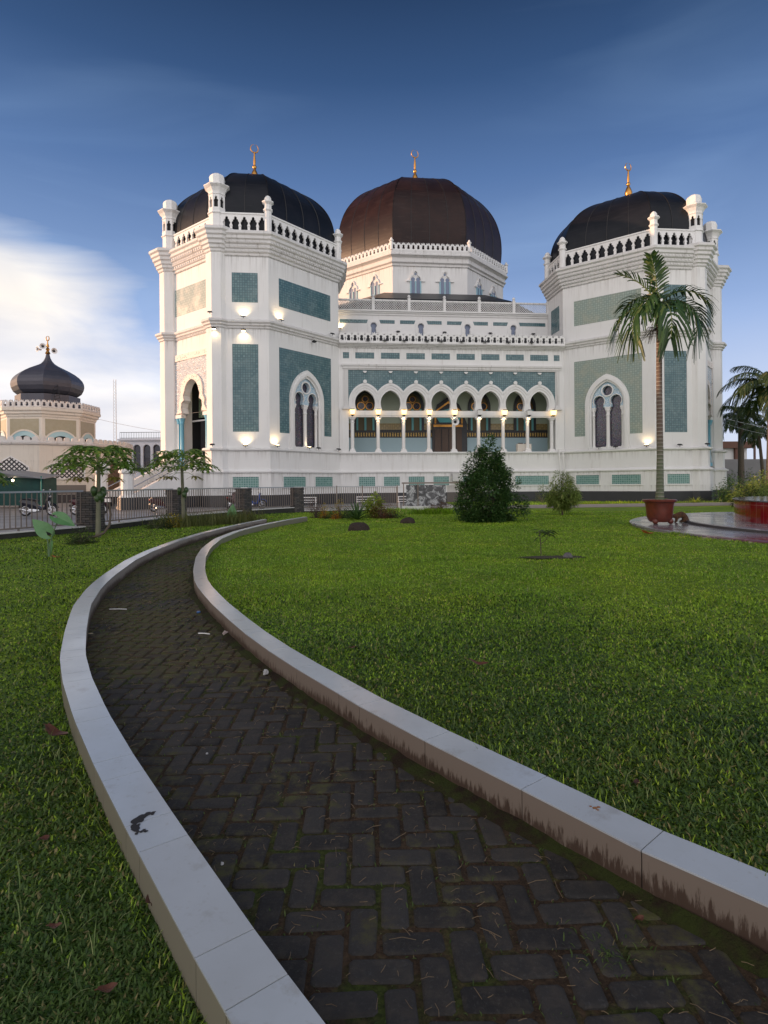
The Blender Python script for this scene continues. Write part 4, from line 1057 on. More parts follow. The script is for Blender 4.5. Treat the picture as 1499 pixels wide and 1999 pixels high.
b = MB(); b.box((-2.5, -.08, 2.05), (-1.75, -.06, 2.35)); b.build('orange_box', mat('faded_orange_board', (.40, .17, .09), .6), gs)
gs.scale = (1, 1, .78)
bl_ = thing('bare_bulb', 'lit white bulb hanging under the roof of the green stall', 'lamp', (-28.0 + .9, 43.1, 2.05))
b = MB(); b.ball((0, 0, 0), .09, 12); b.build('bulb', M_SPOTON, bl_, smooth=True)
b = MB(); b.tube([(0, 0, .08), (0, 0, .5)], .01, 5); b.build('flex', M_METAL, bl_)

# white building with tall arches far behind
OB = thing('arched_office_building', 'long white two storey building with tall dark arches and a rooftop railing', 'building', (-39, 88, 0), 0)
FB = lambda s_, z, o=0.0: (s_, -o, z)
ob = MB(); nA = 22; pA = 1.46
holes = [[(k * pA + 1.3, 3.6)] + circ(k * pA + .75, 7.15, .55, 12, 0, 180, False) + [(k * pA + .2, 3.6)] for k in range(nA)]
ob.plate(FB, rect(-.4, 0, nA * pA + .6, 8.6), [[(x, z) for x, z in h] for h in holes], -.5, 0)
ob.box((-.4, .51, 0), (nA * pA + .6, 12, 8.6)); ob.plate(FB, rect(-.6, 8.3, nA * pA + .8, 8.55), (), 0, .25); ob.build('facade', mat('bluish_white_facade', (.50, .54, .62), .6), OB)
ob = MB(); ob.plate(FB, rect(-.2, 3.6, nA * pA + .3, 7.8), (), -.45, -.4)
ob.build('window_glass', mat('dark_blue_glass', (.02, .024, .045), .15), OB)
ob = MB()
for z in (4.6, 5.6, 6.6): ob.plate(FB, rect(-.2, z, nA * pA + .3, z + .05), (), -.39, -.36)
ob.build('glazing_bar', M_METAL, OB)
ob = MB()
for z in (8.7, 9.55): ob.bar((-.4, .2, z), (nA * pA + .6, .2, z), .06, .07)
for k in range(130): ob.bar((-.4 + k * .25, .2, 8.6), (-.4 + k * .25, .2, 9.55), .03, .03)
ob.build('roof_railing', M_METAL, OB)
ob = MB(); ob.box((9.6, 5, 8.6), (14.0, 10, 10.6)); ob.box((15.5, 5, 8.6), (24, 10, 10.9)); ob.loft([[(9.2, 4.6, 10.7), (15, 4.6, 11.2), (15, 10, 11.2), (9.2, 10, 10.7)], [(9.2, 4.6, 10.8), (15, 4.6, 11.3), (15, 10, 11.3), (9.2, 10, 10.8)]]); ob.build('roof_house', M_TRIM, OB)
for x in (17.3, 18.6):
    ob = MB(); ob.lathe([(.55, 10.92), (.58, 11.2), (.58, 12.4), (.4, 12.7), (.1, 12.8)], 14, (x, 6, 0)); ob.build('water_tank', mat('steel_tank', (.55, .5, .45), .3, .8) if x == 17.3 else bpy.data.materials['steel_tank'], OB, smooth=True)
am_ = MB()
for k in range(3):
    a_ = R(90 + 120 * k); am_.tube([(.42 * math.cos(a_), .42 * math.sin(a_), 0), (.30 * math.cos(a_), .30 * math.sin(a_), 25.5)], .035, 5)
for j in range(40):
    z = j * .63
    for k in range(3):
        a0, a1 = R(90 + 120 * k), R(210 + 120 * k); am_.tube([(.38 * math.cos(a0), .38 * math.sin(a0), z), (.38 * math.cos(a1), .38 * math.sin(a1), z + .63)], .016, 4)
o = am_.build('radio_mast', mat('pale_mast_paint', (.55, .52, .52), .5)); o.location = (-54.5, 120, -2.3); tag(o, 'slender red and white lattice radio mast rising behind the white building', 'mast')

# ------------------------------------------------------------------ right background
wl = MB(); wl.box((0, 0, 0), (46, .3, 4.3)); o = wl.build('boundary_wall', mat('grey_concrete_wall', (.17, .165, .18), .8, noise=(.6, .3, (.24, .23, .24)))); o.location = (41, 74, 0); o.rotation_euler = (0, 0, .02); tag(o, 'long grey concrete wall far behind the garden at the right edge', 'wall')
hs = thing('small_house', 'low house with a rusty brown roof behind the grey wall', 'house', (46, 80, 0), 0)
b = MB(); b.box((-5, 0, 0), (3.2, 6, 6.0)); b.build('house_wall', M_WHITE, hs)
b = MB(); b.box((-5.5, -.6, 6.0), (3.8, 6.6, 6.9)); b.box((1.4, -.4, 3.6), (2.6, 0, 6.0)); b.build('roof', mat('rusty_brown_roof', (.15, .075, .055), .8), hs)
b = MB(); b.lathe([(.7, 6.9), (.75, 7.6), (.5, 7.9), (.1, 8.0)], 12, (-.8, 1, 0)); b.build('roof_tank', mat('dull_red_tank', (.25, .10, .12), .5), hs)
up = MB(); up.bar((0, 0, 0), (0, 0, 9.2), .22, .22)
for z in (7.7, 8.9):
    up.bar((-1.3, 0, z), (1.3, 0, z), .12, .12)
    for x in (-1.2, -.6, .6, 1.2): up.lathe([(.05, 0), (.09, .1), (.05, .3)], 6, (x, 0, z + .06))
o = up.build('utility_pole', mat('rusty_pole', (.16, .09, .08), .7)); o.location = (51.5, 82, 0); tag(o, 'brown utility pole with two crossarms behind the grey wall', 'utility pole')
# ------------------------------------------------------------------ ground, path, kerbs
KL = [(.93, 0.0), (.55, .50), (.27, .86), (-.153, 1.389), (-.309, 1.59), (-.454, 1.778), (-.872, 2.343), (-1.095, 2.65), (-1.275, 2.898), (-1.414, 3.095), (-1.727, 3.565), (-1.933, 3.888), (-2.22, 4.371), (-2.43, 4.778), (-2.742, 5.424), (-3.153, 6.324), (-3.589, 7.505), (-3.874, 8.518), (-4.252, 10.058), (-4.489, 11.488), (-4.69, 13.576), (-4.76, 15.703), (-4.68, 17.848), (-4.50, 20.0), (-4.30, 21.6)]
KR = [(3.3, .05), (2.4, .72), (1.75, 1.22), (1.128, 1.75), (.915, 1.988), (.729, 2.238), (.424, 2.625), (.289, 2.793), (-.125, 3.348), (-.522, 3.947), (-.743, 4.274), (-1.046, 4.786), (-1.289, 5.217), (-1.806, 6.224), (-2.236, 7.142), (-2.48, 7.709), (-2.853, 8.795), (-3.31, 10.346), (-3.681, 11.884), (-4.02, 13.934), (-4.13, 16.207), (-3.98, 18.526), (-3.60, 21.088), (-3.15, 23.0)]
ly, lx = np.array([p[1] for p in KL]), np.array([p[0] for p in KL])
ry, rx = np.array([p[1] for p in KR]), np.array([p[0] for p in KR])
FEN = [(-13.4, 9.0), (-10.72, 16.46), (-9.39, 18.9), (-8.59, 24.4), (-7.0, 29.4), (-4.84, 32.8), (1.06, 34.9), (5.0, 35.4)]
def fence_y(x): return np.interp(x, [p[0] for p in FEN], [p[1] for p in FEN])
def gz(x, y):
    """height of the lawn"""
    x = np.asarray(x, float); y = np.asarray(y, float)
    xl = np.interp(y, ly, lx); xr = np.interp(y, ry, rx); mid = (xl + xr) / 2
    right = x > mid
    z = np.where(right, np.interp(y, [0, 4, 8, 14, 24, 34], [.285, .275, .25, .19, .12, .03]), np.interp(y, [0, 4, 8, 14, 24, 34], [.19, .19, .19, .17, .12, .03]))
    z = z + .012 * np.sin(1.7 * x + .6 * y) * np.cos(1.3 * y - .5 * x)
    inpath = (x > xl - .10) & (x < xr + .10) & (y < 23.6)
    z = np.where(inpath, .10, z)
    beyond = ((x < 5.0) & (y > fence_y(np.clip(x, -13.4, 5)) + .12)) | (x < -13.6)
    z = np.where(beyond, -.06, z)
    z = np.where(y > 38, np.minimum(z, .02), z)
    dpl = np.hypot(x - 16.8, y - 16.8); z = np.where(dpl < 9.0, .08, z)
    return z
# lawn material
q = MT('lawn_soil_and_grass', .9, .2)
v = q.map()
n1 = q.noise(v, .55, 5, .6); n2 = q.noise(v, 7, 6, .7); n3 = q.noise(v, 45, 4, .7)
c = q.ramp(n2, (.3, (.07, .12, .014)), (.5, (.15, .25, .026)), (.7, (.22, .34, .04)))
c = q.mix(q.val(n1, .4, .65), c, q.mix(1.0, c, (1.5, 1.35, 1.0), 'MULTIPLY'))
c = q.mix(q.math('MULTIPLY', q.val(n3, .45, .7), .5), c, (.03, .028, .014))
q.color(c); q.bump(n3, .9, .03)
M_LAWN = q.m
ys = np.concatenate([np.arange(-1, 4, .06), np.arange(4, 12, .12), np.arange(12, 40, .3), np.array([42, 50, 70, 120, 300, 900, 2500])])
xs = np.concatenate([[-2500, -600, -150, -60, -30], np.arange(-20, -6, .35), np.arange(-6, 4, .05), np.arange(4, 26, .3), [30, 45, 80, 200, 700, 2500]])
X, Y = np.meshgrid(xs, ys); Z = gz(X, Y)
me = bpy.data.meshes.new('lawn'); nx, ny = len(xs), len(ys)
vv = np.stack([X, Y, Z], -1).reshape(-1, 3)
idx = np.arange(nx * ny).reshape(ny, nx)
ff = np.stack([idx[:-1, :-1], idx[:-1, 1:], idx[1:, 1:], idx[1:, :-1]], -1).reshape(-1, 4)
me.from_pydata(vv.tolist(), [], ff.tolist()); me.materials.append(M_LAWN); me.polygons.foreach_set('use_smooth', [True] * len(ff)); me.update()
lawn = bpy.data.objects.new('lawn', me); COL.objects.link(lawn); struct(lawn)
# car park behind the fence
q = MT('pale_car_park_paving', .35, .5)
n1 = q.noise(q.map(), .5, 5); n2 = q.noise(q.map(), 6, 5)
br = q.node('ShaderNodeTexBrick', {'Vector': q.map(), 'Color1': (.20, .195, .20), 'Color2': (.24, .235, .24), 'Mortar': (.12, .12, .12), 'Scale': 1.0, 'Mortar Size': .012, 'Brick Width': .6, 'Row Height': .6})
q.color(q.mix(q.math('MULTIPLY', q.val(n1, .45, .7), .6), br.outputs['Color'], (.12, .115, .115))); q.put(q.b.inputs['Roughness'], q.node('ShaderNodeMapRange', {'Value': n1, 'To Min': .18, 'To Max': .6}).outputs[0])
pk = MB(); pk.poly([(x, y + .1, 0) for x, y in FEN] + [(5.0, 60, 0), (-40, 90, 0), (-140, 90, 0), (-140, 5, 0), (-14, 5, 0)]); struct(pk.build('car_park', q.m))

# kerbs
q = MT('glazed_white_kerb_tile', .16, .5)
n1 = q.noise(q.map(), 2.0, 5, .6); n2 = q.noise(q.map(), 30, 4, .7)
c = q.mix(q.val(n1, .4, .7), (.49, .535, .58), (.42, .455, .485))
c = q.mix(q.math('MULTIPLY', q.val(n2, .60, .72), .35), c, (.30, .27, .23))
isl = q.node('ShaderNodeNewGeometry').outputs['Random Per Island']
c = q.mix(q.math('MULTIPLY', isl, .35), c, (.45, .455, .45))
n4 = q.noise(q.map(), 5.5, 6, .7); c = q.mix(q.math('MULTIPLY', q.val(n4, .58, .70), .38), c, (.27, .245, .21))
q.color(c); q.put(q.b.inputs['Roughness'], q.node('ShaderNodeMapRange', {'Value': n1, 'To Min': .08, 'To Max': .28}).outputs[0])
M_KTOP = q.m
def side_mat(name, base_c, dirty):
    q = MT(name, .45, .4)
    s = q.node('ShaderNodeSeparateXYZ', {0: q.c.outputs['Object']})
    drip = q.noise(q.map((55, 55, 9)), 1.0, 4, .7); big = q.noise(q.map(), 1.1, 3)
    h = q.node('ShaderNodeMapRange', {'Value': s.outputs['Z'], 'From Min': .16, 'From Max': .315, 'To Min': 1.0, 'To Max': 0.0}).outputs[0]
    f = q.math('ADD', h, q.math('MULTIPLY', q.math('ADD', drip, -.5), 1.6))
    f = q.math('ADD', f, q.math('MULTIPLY', q.math('ADD', big, -.5), .8))
    f = q.val(f, .42, .62) if dirty else q.math('MULTIPLY', q.val(f, .75, 1.2), .7, True)
    c = q.mix(q.math('MULTIPLY', f, .88, True), base_c, (.055, .032, .022))
    q.color(c); return q.m
M_KOUT = side_mat('beige_kerb_side', (.22, .205, .16), False)
M_KIN = side_mat('mud_splashed_kerb_side', (.21, .17, .14), True)
M_GROUT = mat('dark_grout', (.05, .045, .04), .9)
def kerb(line, side, label, steps):
    """side=-1: body lies to the left (smaller x) of the traced inner edge"""
    pts = [Vector((x, y, 0)) for x, y in line]
    L = [0]
    for a_, b_ in zip(pts[:-1], pts[1:]): L.append(L[-1] + (b_ - a_).length)
    def at(s_):
        for i in range(len(L) - 1):
            if s_ <= L[i + 1] or i == len(L) - 2:
                t = (s_ - L[i]) / (L[i + 1] - L[i]); return pts[i].lerp(pts[i + 1], t)
    ss = [0]; k = 0
    while ss[-1] < L[-1] - .3: ss.append(ss[-1] + steps[k % len(steps)]); k += 1
    ss[-1] = L[-1]
    P_in = [at(s_) for s_ in ss]
    nrm = []
    for i in range(len(P_in)):
        d = (P_in[min(i + 1, len(P_in) - 1)] - P_in[max(i - 1, 0)]).normalized()
        nrm.append(Vector((-d.y, d.x, 0)) * (1 if side < 0 else -1))
    W_ = .165
    P_out = [p + n * W_ for p, n in zip(P_in, nrm)]
    K = thing('garden_kerb', label, 'kerb', (0, 0, 0))
    core = MB(); top = MB(); si = MB(); so = MB()
    g = .0022
    for i in range(len(P_in) - 1):
        a0, a1, b0, b1 = P_in[i], P_in[i + 1], P_out[i], P_out[i + 1]
        n0, n1 = nrm[i], nrm[i + 1]
        ca0, ca1, cb0, cb1 = a0 + n0 * .006, a1 + n1 * .006, b0 - n0 * .006, b1 - n1 * .006
        core.poly([(ca0.x, ca0.y, .322), (ca1.x, ca1.y, .322), (cb1.x, cb1.y, .322), (cb0.x, cb0.y, .322)])
        core.quad((ca0.x, ca0.y, .02), (ca1.x, ca1.y, .02), (ca1.x, ca1.y, .322), (ca0.x, ca0.y, .322)); core.quad((cb0.x, cb0.y, .02), (cb1.x, cb1.y, .02), (cb1.x, cb1.y, .322), (cb0.x, cb0.y, .322))
        d = (a1 - a0).normalized() * g; e = (b1 - b0).normalized() * g
        q4 = [a0 + d - n0 * .003, a1 - d - n1 * .003, b1 - e + n1 * .003, b0 + e + n0 * .003]
        top.loft([[(p.x, p.y, .3225) for p in q4], [(p.x, p.y, .329) for p in q4]], cap0=True)
        # slightly eased upper arris
        for (mb_, u0, u1, nn0, nn1) in ((si, a0, a1, n0, n1), (so, b0, b1, -n0, -n1)):
            dd = (u1 - u0).normalized() * g
            p0, p1 = u0 + dd, u1 - dd; r0, r1 = p0 + nn0 * .005, p1 + nn1 * .005
            mb_.loft([[(p0.x, p0.y, .02), (p1.x, p1.y, .02), (r1.x, r1.y, .02), (r0.x, r0.y, .02)], [(p0.x, p0.y, .321), (p1.x, p1.y, .321), (r1.x, r1.y, .321), (r0.x, r0.y, .321)]])
    for p_, q_ in ((P_in[-1], P_out[-1]),):
        core.quad((p_.x, p_.y, .02), (q_.x, q_.y, .02), (q_.x, q_.y, .32), (p_.x, p_.y, .32))
    core.build('kerb_core', M_GROUT, K); t_ = top.build('top_tiles', M_KTOP, K)
    si.build('path_side_tiles', M_KIN if side > 0 else side_mat('kerb_side_towards_path', (.32, .285, .25), True), K); so.build('lawn_side_tiles', M_KOUT, K)
    return K, t_
kl, ktl = kerb(KL, -1, 'long curving white tiled kerb on the left side of the brick path', (.57, .19, .42, .20, .56, .2))
kr, ktr = kerb(KR, 1, 'long curving white tiled kerb between the brick path and the right lawn', (.60, .52, .60, .58, .24))
M_SCUFF = mat('black_scuff', (.015, .015, .018), .7); 
b = MB(); rsc = random.Random(8)
for k in range(46):
    t_ = k / 45; a_ = R(95 + 190 * t_); px_ = -.900 + .045 * math.cos(a_) + rsc.gauss(0, .005); py_ = 2.228 + .058 * math.sin(a_) + rsc.gauss(0, .005); rad = (.004 + .013 * math.sin(math.pi * (.15 + .8 * t_))) * rsc.uniform(.35, 1.1)
    b.poly([(px_ + rad * math.cos(q_) * rsc.uniform(.6, 1.2), py_ + rad * math.sin(q_) * rsc.uniform(.6, 1.2), .3302 + k * .00001) for q_ in (0, .9, 1.8, 2.7, 3.6, 4.5, 5.4)])
b.build('scuff_mark', M_SCUFF, ktl)
b = MB()
for dx, dy, r_ in ((0, 0, .011), (.016, .006, .008), (-.013, .012, .006), (.006, -.014, .006)): b.poly([(.812 + dx + r_ * math.cos(k) , 2.30 + dy + r_ * math.sin(k) * .8, .3303) for k in (0, 1, 2, 3, 4, 5)])
b.build('rust_mark', mat('rust_stain', (.30, .13, .05), .9), ktr)

# brick path: bed, moss and herringbone pavers
q = MT('mossy_joint_soil', .95, .2)
n1 = q.noise(q.map(), 3.0, 6, .65); n2 = q.noise(q.map(), 60, 4, .7)
c = q.ramp(n1, (.35, (.060, .040, .026)), (.5, (.085, .055, .033)), (.62, (.062, .080, .018)))
c = q.mix(q.val(n2, .35, .65), c, q.mix(1.0, c, (.4, .4, .4), 'MULTIPLY'))
q.color(c); q.bump(n2, 1.0, .012)
M_BED = q.m
path = thing('brick_path', None, None); struct(path)
yy = np.arange(0, 23.0, .08); bd = MB()
for a0, a1 in zip(yy[:-1], yy[1:]):
    bd.quad((np.interp(a0, ly, lx) - .05, a0, .1605), (np.interp(a0, ry, rx) + .05, a0, .1605), (np.interp(a1, ry, rx) + .05, a1, .1605), (np.interp(a1, ly, lx) - .05, a1, .1605))
bd.build('joint_bed', M_BED, path)
q = MT('dark_concrete_paver', .85, .3)
v = q.map(); n1 = q.noise(v, 1.3, 5, .65); n2 = q.noise(v, 90, 4, .75); n3 = q.noise(v, 12, 5, .7)
isl = q.node('ShaderNodeNewGeometry').outputs['Random Per Island']
c = q.mix(isl, (.020, .019, .019), (.046, .043, .041))
c = q.mix(q.math('MULTIPLY', q.val(n2, .55, .75), .55), c, (.10, .10, .10))
c = q.mix(q.math('MULTIPLY', q.val(n3, .45, .7), .6), c, (.080, .066, .052))
sy = q.node('ShaderNodeSeparateXYZ', {0: q.c.outputs['Object']}).outputs['Y']
far = q.node('ShaderNodeMapRange', {'Value': sy, 'From Min': 2.4, 'From Max': 7.0}).outputs[0]
mossf = q.val(q.math('ADD', q.math('ADD', n1, q.math('MULTIPLY', q.math('ADD', n3, -.5), .5)), q.math('MULTIPLY', far, .20)), .55, .68)
mossc = q.mix(q.val(n3, .4, .6), (.070, .046, .028), (.075, .078, .024))
c = q.mix(q.math('MULTIPLY', mossf, .85), c, mossc)
q.color(c); q.bump(q.math('ADD', n3, q.math('MULTIPLY', n2, .6)), .8, .006)
pv = MB(); w_ = .106; g_ = .0068; rp = random.Random(3)
ca, sa = math.cos(.03), math.sin(.03)
paver_cells = []
for i in range(-70, 60):
    for j in range(-2, 220):
        r_ = (i - j) % 4
        if r_ not in (0, 3): continue
        x0_, y0_ = i * w_, j * w_; x1_, y1_ = (x0_ + 2 * w_, y0_ + w_) if r_ == 0 else (x0_ + w_, y0_ + 2 * w_)
        cx_, cy_ = (x0_ + x1_) / 2, (y0_ + y1_) / 2
        gx, gy = ca * cx_ - sa * cy_ + .35, sa * cx_ + ca * cy_
        if not (np.interp(gy, ly, lx) - .045 < gx < np.interp(gy, ry, rx) + .045) or gy > 22.8 or gy < .1: continue
        dz = rp.uniform(-.0055, .0025); tx, ty = rp.uniform(-.035, .035), rp.uniform(-.035, .035); rot = rp.uniform(-.04, .04)
        gg = g_ + rp.uniform(-.001, .0045); hx, hy = (x1_ - x0_) / 2 - gg, (y1_ - y0_) / 2 - gg
        def pc(u, v_, z):
            u2, v2 = u * math.cos(rot) - v_ * math.sin(rot), u * math.sin(rot) + v_ * math.cos(rot)
            return (gx + ca * u2 - sa * v2, gy + sa * u2 + ca * v2, z + u * tx + v_ * ty)
        bv = .012; rc = .012
        def ring(ins, z):
            a_, b_ = hx - ins, hy - ins
            return [pc(u, v_, z) for u, v_ in ((-a_ + rc, -b_), (a_ - rc, -b_), (a_, -b_ + rc), (a_, b_ - rc), (a_ - rc, b_), (-a_ + rc, b_), (-a_, b_ - rc), (-a_, -b_ + rc))]
        pv.loft([ring(0, .135), ring(0, .163 + dz), ring(bv * .4, .168 + dz), ring(bv, .170 + dz)], cap0=False)
pv.build('pavers', q.m, path)
# soft bank of mossy dirt along the foot of the right kerb
bk = MB()
ts = np.arange(.6, 22, .05); rs = np.random.default_rng(5)
pr_ = None
for yv in ts:
    x = np.interp(yv, ry, rx); ww = .045 + .05 * (math.sin(yv * 5.1) * .5 + .5) + .02 * rs.random(); h = .012 + .012 * rs.random()
    cur = [(x + .004, yv, .178 + h), (x - ww * .5, yv, .172 + h * .6), (x - ww, yv, .158)]
    if pr_:
        bk.quad(pr_[0], pr_[1], cur[1], cur[0]); bk.quad(pr_[1], pr_[2], cur[2], cur[1])
    pr_ = cur
q = MT('dark_moss', .95, .2); n1 = q.noise(q.map(), 9, 5); q.color(q.ramp(n1, (.4, (.022, .014, .009)), (.58, (.028, .036, .008)))); q.bump(q.noise(q.map(), 90, 3), 1.0, .01)
bk.build('moss_bank', q.m, path, smooth=True)

# ------------------------------------------------------------------ grass blades
def leafmat(name, dark, light, tip=None, rough=.5, trans=.25, patch=None):
    q = MT(name, rough, .35)
    isl = q.node('ShaderNodeNewGeometry').outputs['Random Per Island']
    n = q.noise(q.map(), 1.2, 3)
    c = q.mix(isl, dark, light)
    if tip: c = q.mix(q.val(isl, .90, .97), c, tip)
    c = q.mix(q.val(n, .35, .65), q.mix(1.0, c, (.75, .78, .75), 'MULTIPLY'), c)
    if patch:
        a_ = q.noise(q.map(), .42, 5, .65); b_ = q.noise(q.map(), 2.6, 5, .7)
        c = q.mix(q.val(a_, .44, .66), c, q.mix(1.0, c, patch[0], 'MULTIPLY'))
        c = q.mix(q.math('MULTIPLY', q.val(b_, .54, .70), .8), c, q.mix(1.0, c, patch[1], 'MULTIPLY'))
    q.color(c)
    out = q.t.nodes['Material Output']; tr = q.node('ShaderNodeBsdfTranslucent'); q.put(tr.inputs[0], c)
    mx = q.node('ShaderNodeMixShader', {0: trans}); q.t.links.new(q.b.outputs[0], mx.inputs[1]); q.t.links.new(tr.outputs[0], mx.inputs[2]); q.t.links.new(mx.outputs[0], out.inputs[0])
    return q.m
M_GRASS = leafmat('lawn_grass', (.12, .24, .016), (.42, .66, .06), (.50, .48, .16), .5, .4, ((1.35, 1.15, .9), (.62, .60, .8)))
M_GRASS2 = leafmat('path_weed_grass', (.05, .09, .02), (.13, .19, .045), (.25, .20, .10), .6, .3)
def blades(name, x, y, z, ln, wd, lean, m, label=None, cat=None, seed=1):
    r = np.random.default_rng(seed); n = len(x)
    a_ = r.uniform(0, 2 * np.pi, n); d = np.stack([np.cos(a_), np.sin(a_), np.zeros(n)], -1); s_ = np.stack([-np.sin(a_), np.cos(a_), np.zeros(n)], -1)
    le = r.uniform(*lean, n)[:, None]; ln = (ln * r.uniform(.55, 1.3, n))[:, None]; wd = (wd * r.uniform(.7, 1.3, n))[:, None]
    up = np.array([0, 0, 1.0]); b0 = np.stack([x, y, z], -1)
    d1 = d * np.sin(le) + up * np.cos(le); l2 = le + r.uniform(.2, .8, n)[:, None]; d2 = d * np.sin(l2) + up * np.cos(l2)
    p1 = b0 + d1 * ln * .55; p2 = p1 + d2 * ln * .45
    V_ = np.stack([b0 - s_ * wd * .35, b0 + s_ * wd * .35, p1 + s_ * wd * .5, p1 - s_ * wd * .5, p2], 1).reshape(-1, 3)
    k = np.arange(n) * 5
    me = bpy.data.meshes.new(name); me.vertices.add(n * 5); me.vertices.foreach_set('co', V_.ravel().astype(np.float32))
    li = np.stack([k, k + 1, k + 2, k + 3, k + 3, k + 2, k + 4], -1).ravel(); me.loops.add(len(li)); me.loops.foreach_set('vertex_index', li.astype(np.int32))
    me.polygons.add(n * 2); me.polygons.foreach_set('loop_start', np.stack([np.arange(n) * 7, np.arange(n) * 7 + 4], -1).ravel().astype(np.int32))
    me.update(calc_edges=True); me.validate(); me.materials.append(m)
    o = bpy.data.objects.new(name, me); COL.objects.link(o)
    return tag(o, label, cat, None, 'stuff')
def sample_ground(n, dmin, dmax, r):
    """points in the wedge in front of the camera, thinning with distance"""
    u = r.random(n); d = dmin * (dmax / dmin) ** u
    ang = np.clip(r.normal(0, .52, n), -1.2, 1.2) if n > 500000 else r.uniform(-.66, .66, n)
    return d * np.sin(ang), d * np.cos(ang), d
def on_lawn(x, y):
    xl = np.interp(y, ly, lx) - .175; xr = np.interp(y, ry, rx) + .175
    ok = ((x < xl) | (x > xr) | (y > 23.1))
    ok &= ~((x < 5.0) & (y > fence_y(np.clip(x, -13.4, 5)) - .25)) & (x > -13)
    ok &= (np.hypot(x - 16.8, y - 16.8) > 9.02) & (y < 35.2)
    ok &= np.hypot((x - 3.05) / .55, (y - 10.75) / .22) > 1
    return ok
r = np.random.default_rng(11)
NG = 1250000
x, y, d = sample_ground(NG, 1.5, 33, r)
k = on_lawn(x, y); x, y, d = x[k], y[k], d[k]
den = np.sin(x * 2.1 + 1.3 * np.sin(y * 1.7)) * np.cos(y * 1.9 + .7 * np.sin(x * 2.3)); keep = r.random(len(x)) < .80 + .2 * den
x, y, d = x[keep], y[keep], d[keep]
tall = .8 + .5 * np.clip(np.sin(x * 1.3 + y * .9) * np.sin(y * 2.3 - x), 0, 1)
ln = .030 * (1 + d * .03) * tall; wd = .0042 * (1 + d * .24)
M_GRASSN = leafmat('broad_grass_with_painted_dimming', (.030, .075, .014), (.105, .19, .036), (.28, .25, .11), .5, .3, ((1.35, 1.15, .9), (.62, .60, .8)))  # foreground dimming put into the colour of these broader blades
pb = np.clip((d - 1.8) / 6.0, 0, 1) * np.where(x < np.interp(y, ly, lx), .7, 1); br_ = r.random(len(d)) < pb  # darkened blades take over towards the camera, imitating the dim foreground
blades('grass', x[br_], y[br_], gz(x[br_], y[br_]) - .004, ln[br_], wd[br_], (.25, 1.45), M_GRASS, 'short bright green grass covering the lawn on both sides of the path', 'grass', 2)
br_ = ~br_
blades('dimmed_broad_grass', x[br_], y[br_], gz(x[br_], y[br_]) - .004, ln[br_] * 1.15, wd[br_] * 1.25, (.35, 1.45), M_GRASSN, 'broad-bladed foreground grass on both sides of the path, foreground dimming put into its colour', 'grass', 3)
# longer tufts: beside the fence, along the kerb foot, in front of the mosque
def strip(n, f, w_, seed, ln, wd, name, label, m=M_GRASS, lean=(.05, .7)):
    r = np.random.default_rng(seed); t = r.random(n); px_, py_ = f(t); a_ = r.normal(0, w_, n); b_ = r.normal(0, w_, n)
    px_ = px_ + a_; py_ = py_ + b_
    k = on_lawn(px_, py_) | (py_ > 35.2)
    return blades(name, px_[k], py_[k], gz(px_[k], py_[k]) - .01, ln * r.uniform(.5, 1.2, k.sum()), wd, lean, m, label, 'grass', seed)
strip(5000, lambda t: (-.3 + 4.3 * t, 29.8 - .5 * t), .35, 21, .30, .03, 'tall_grass', 'rougher dark green grass in front of the grey gate')
strip(2600, lambda t: (-7.6 + 2.6 * t, 20.3 + 2.6 * t), .28, 22, .50, .016, 'tall_grass', 'tall wild grass along the fence behind the left kerb', leafmat('wild_grass', (.09, .12, .03), (.20, .21, .07), None, .6, .3), (.0, .4))
strip(6000, lambda t: (5.3 + 17 * t, 38.5 + 2.6 * t), .5, 23, .28, .035, 'tall_grass', 'grass and weeds between the pale walkway and the mosque plinth')
strip(2600, lambda t: (7.7 + 1.9 * t, 15.8 - 3.3 * t), .12, 24, .10, .012, 'tall_grass', 'small leafy weeds along the edge of the wet tiled plaza')
n = 1800; x, y, d = sample_ground(n, 1.8, 9, r); k = on_lawn(x, y); x, y, d = x[k], y[k], d[k]
blades('grass_stems', x, y, gz(x, y), .075 * (1 + d * .03) * r.uniform(.6, 1.4, len(x)), .0016 * (1 + d * .4), (.1, 1.1), leafmat('pale_grass_stems', (.16, .25, .07), (.32, .36, .14), None, .5, .3), 'thin pale grass stems standing above the near lawn', 'grass', 9)
n = 2600; x, y, d = sample_ground(n, 1.5, 9, r); k = on_lawn(x, y) & (np.sin(x * 3.1) * np.sin(y * 2.7 + x) > .1); x, y, d = x[k], y[k], d[k]
blades('lawn_weeds', x, y, gz(x, y), .030 * (1 + d * .03), .012 * (1 + d * .05), (.8, 1.5), leafmat('small_weed_leaves', (.05, .13, .03), (.13, .27, .06), (.20, .07, .03), .45, .3), 'small broad weed leaves mixed into the near lawn', 'weeds', 10)
def along(line, off):
    P_ = np.array(line); seg = np.hypot(*(P_[1:] - P_[:-1]).T); L = np.concatenate([[0], np.cumsum(seg)])
    def f(t):
        s_ = L[-1] * t ** 1.5; x = np.interp(s_, L, P_[:, 0]); y = np.interp(s_, L, P_[:, 1]); x2 = np.interp(s_ + .05, L, P_[:, 0]); y2 = np.interp(s_ + .05, L, P_[:, 1])
        dx, dy = x2 - x, y2 - y; n_ = np.hypot(dx, dy) + 1e-6; return x + dy / n_ * off, y - dx / n_ * off
    return f
strip(9000, along(KR, .205), .018, 25, .06, .005, 'kerb_grass', 'longer grass leaning against the outer side of the right kerb', M_GRASS, (.1, 1.2))
strip(7000, along(KL, -.205), .018, 26, .05, .005, 'kerb_grass', 'longer grass at the foot of the left kerb', M_GRASS, (.1, 1.2))
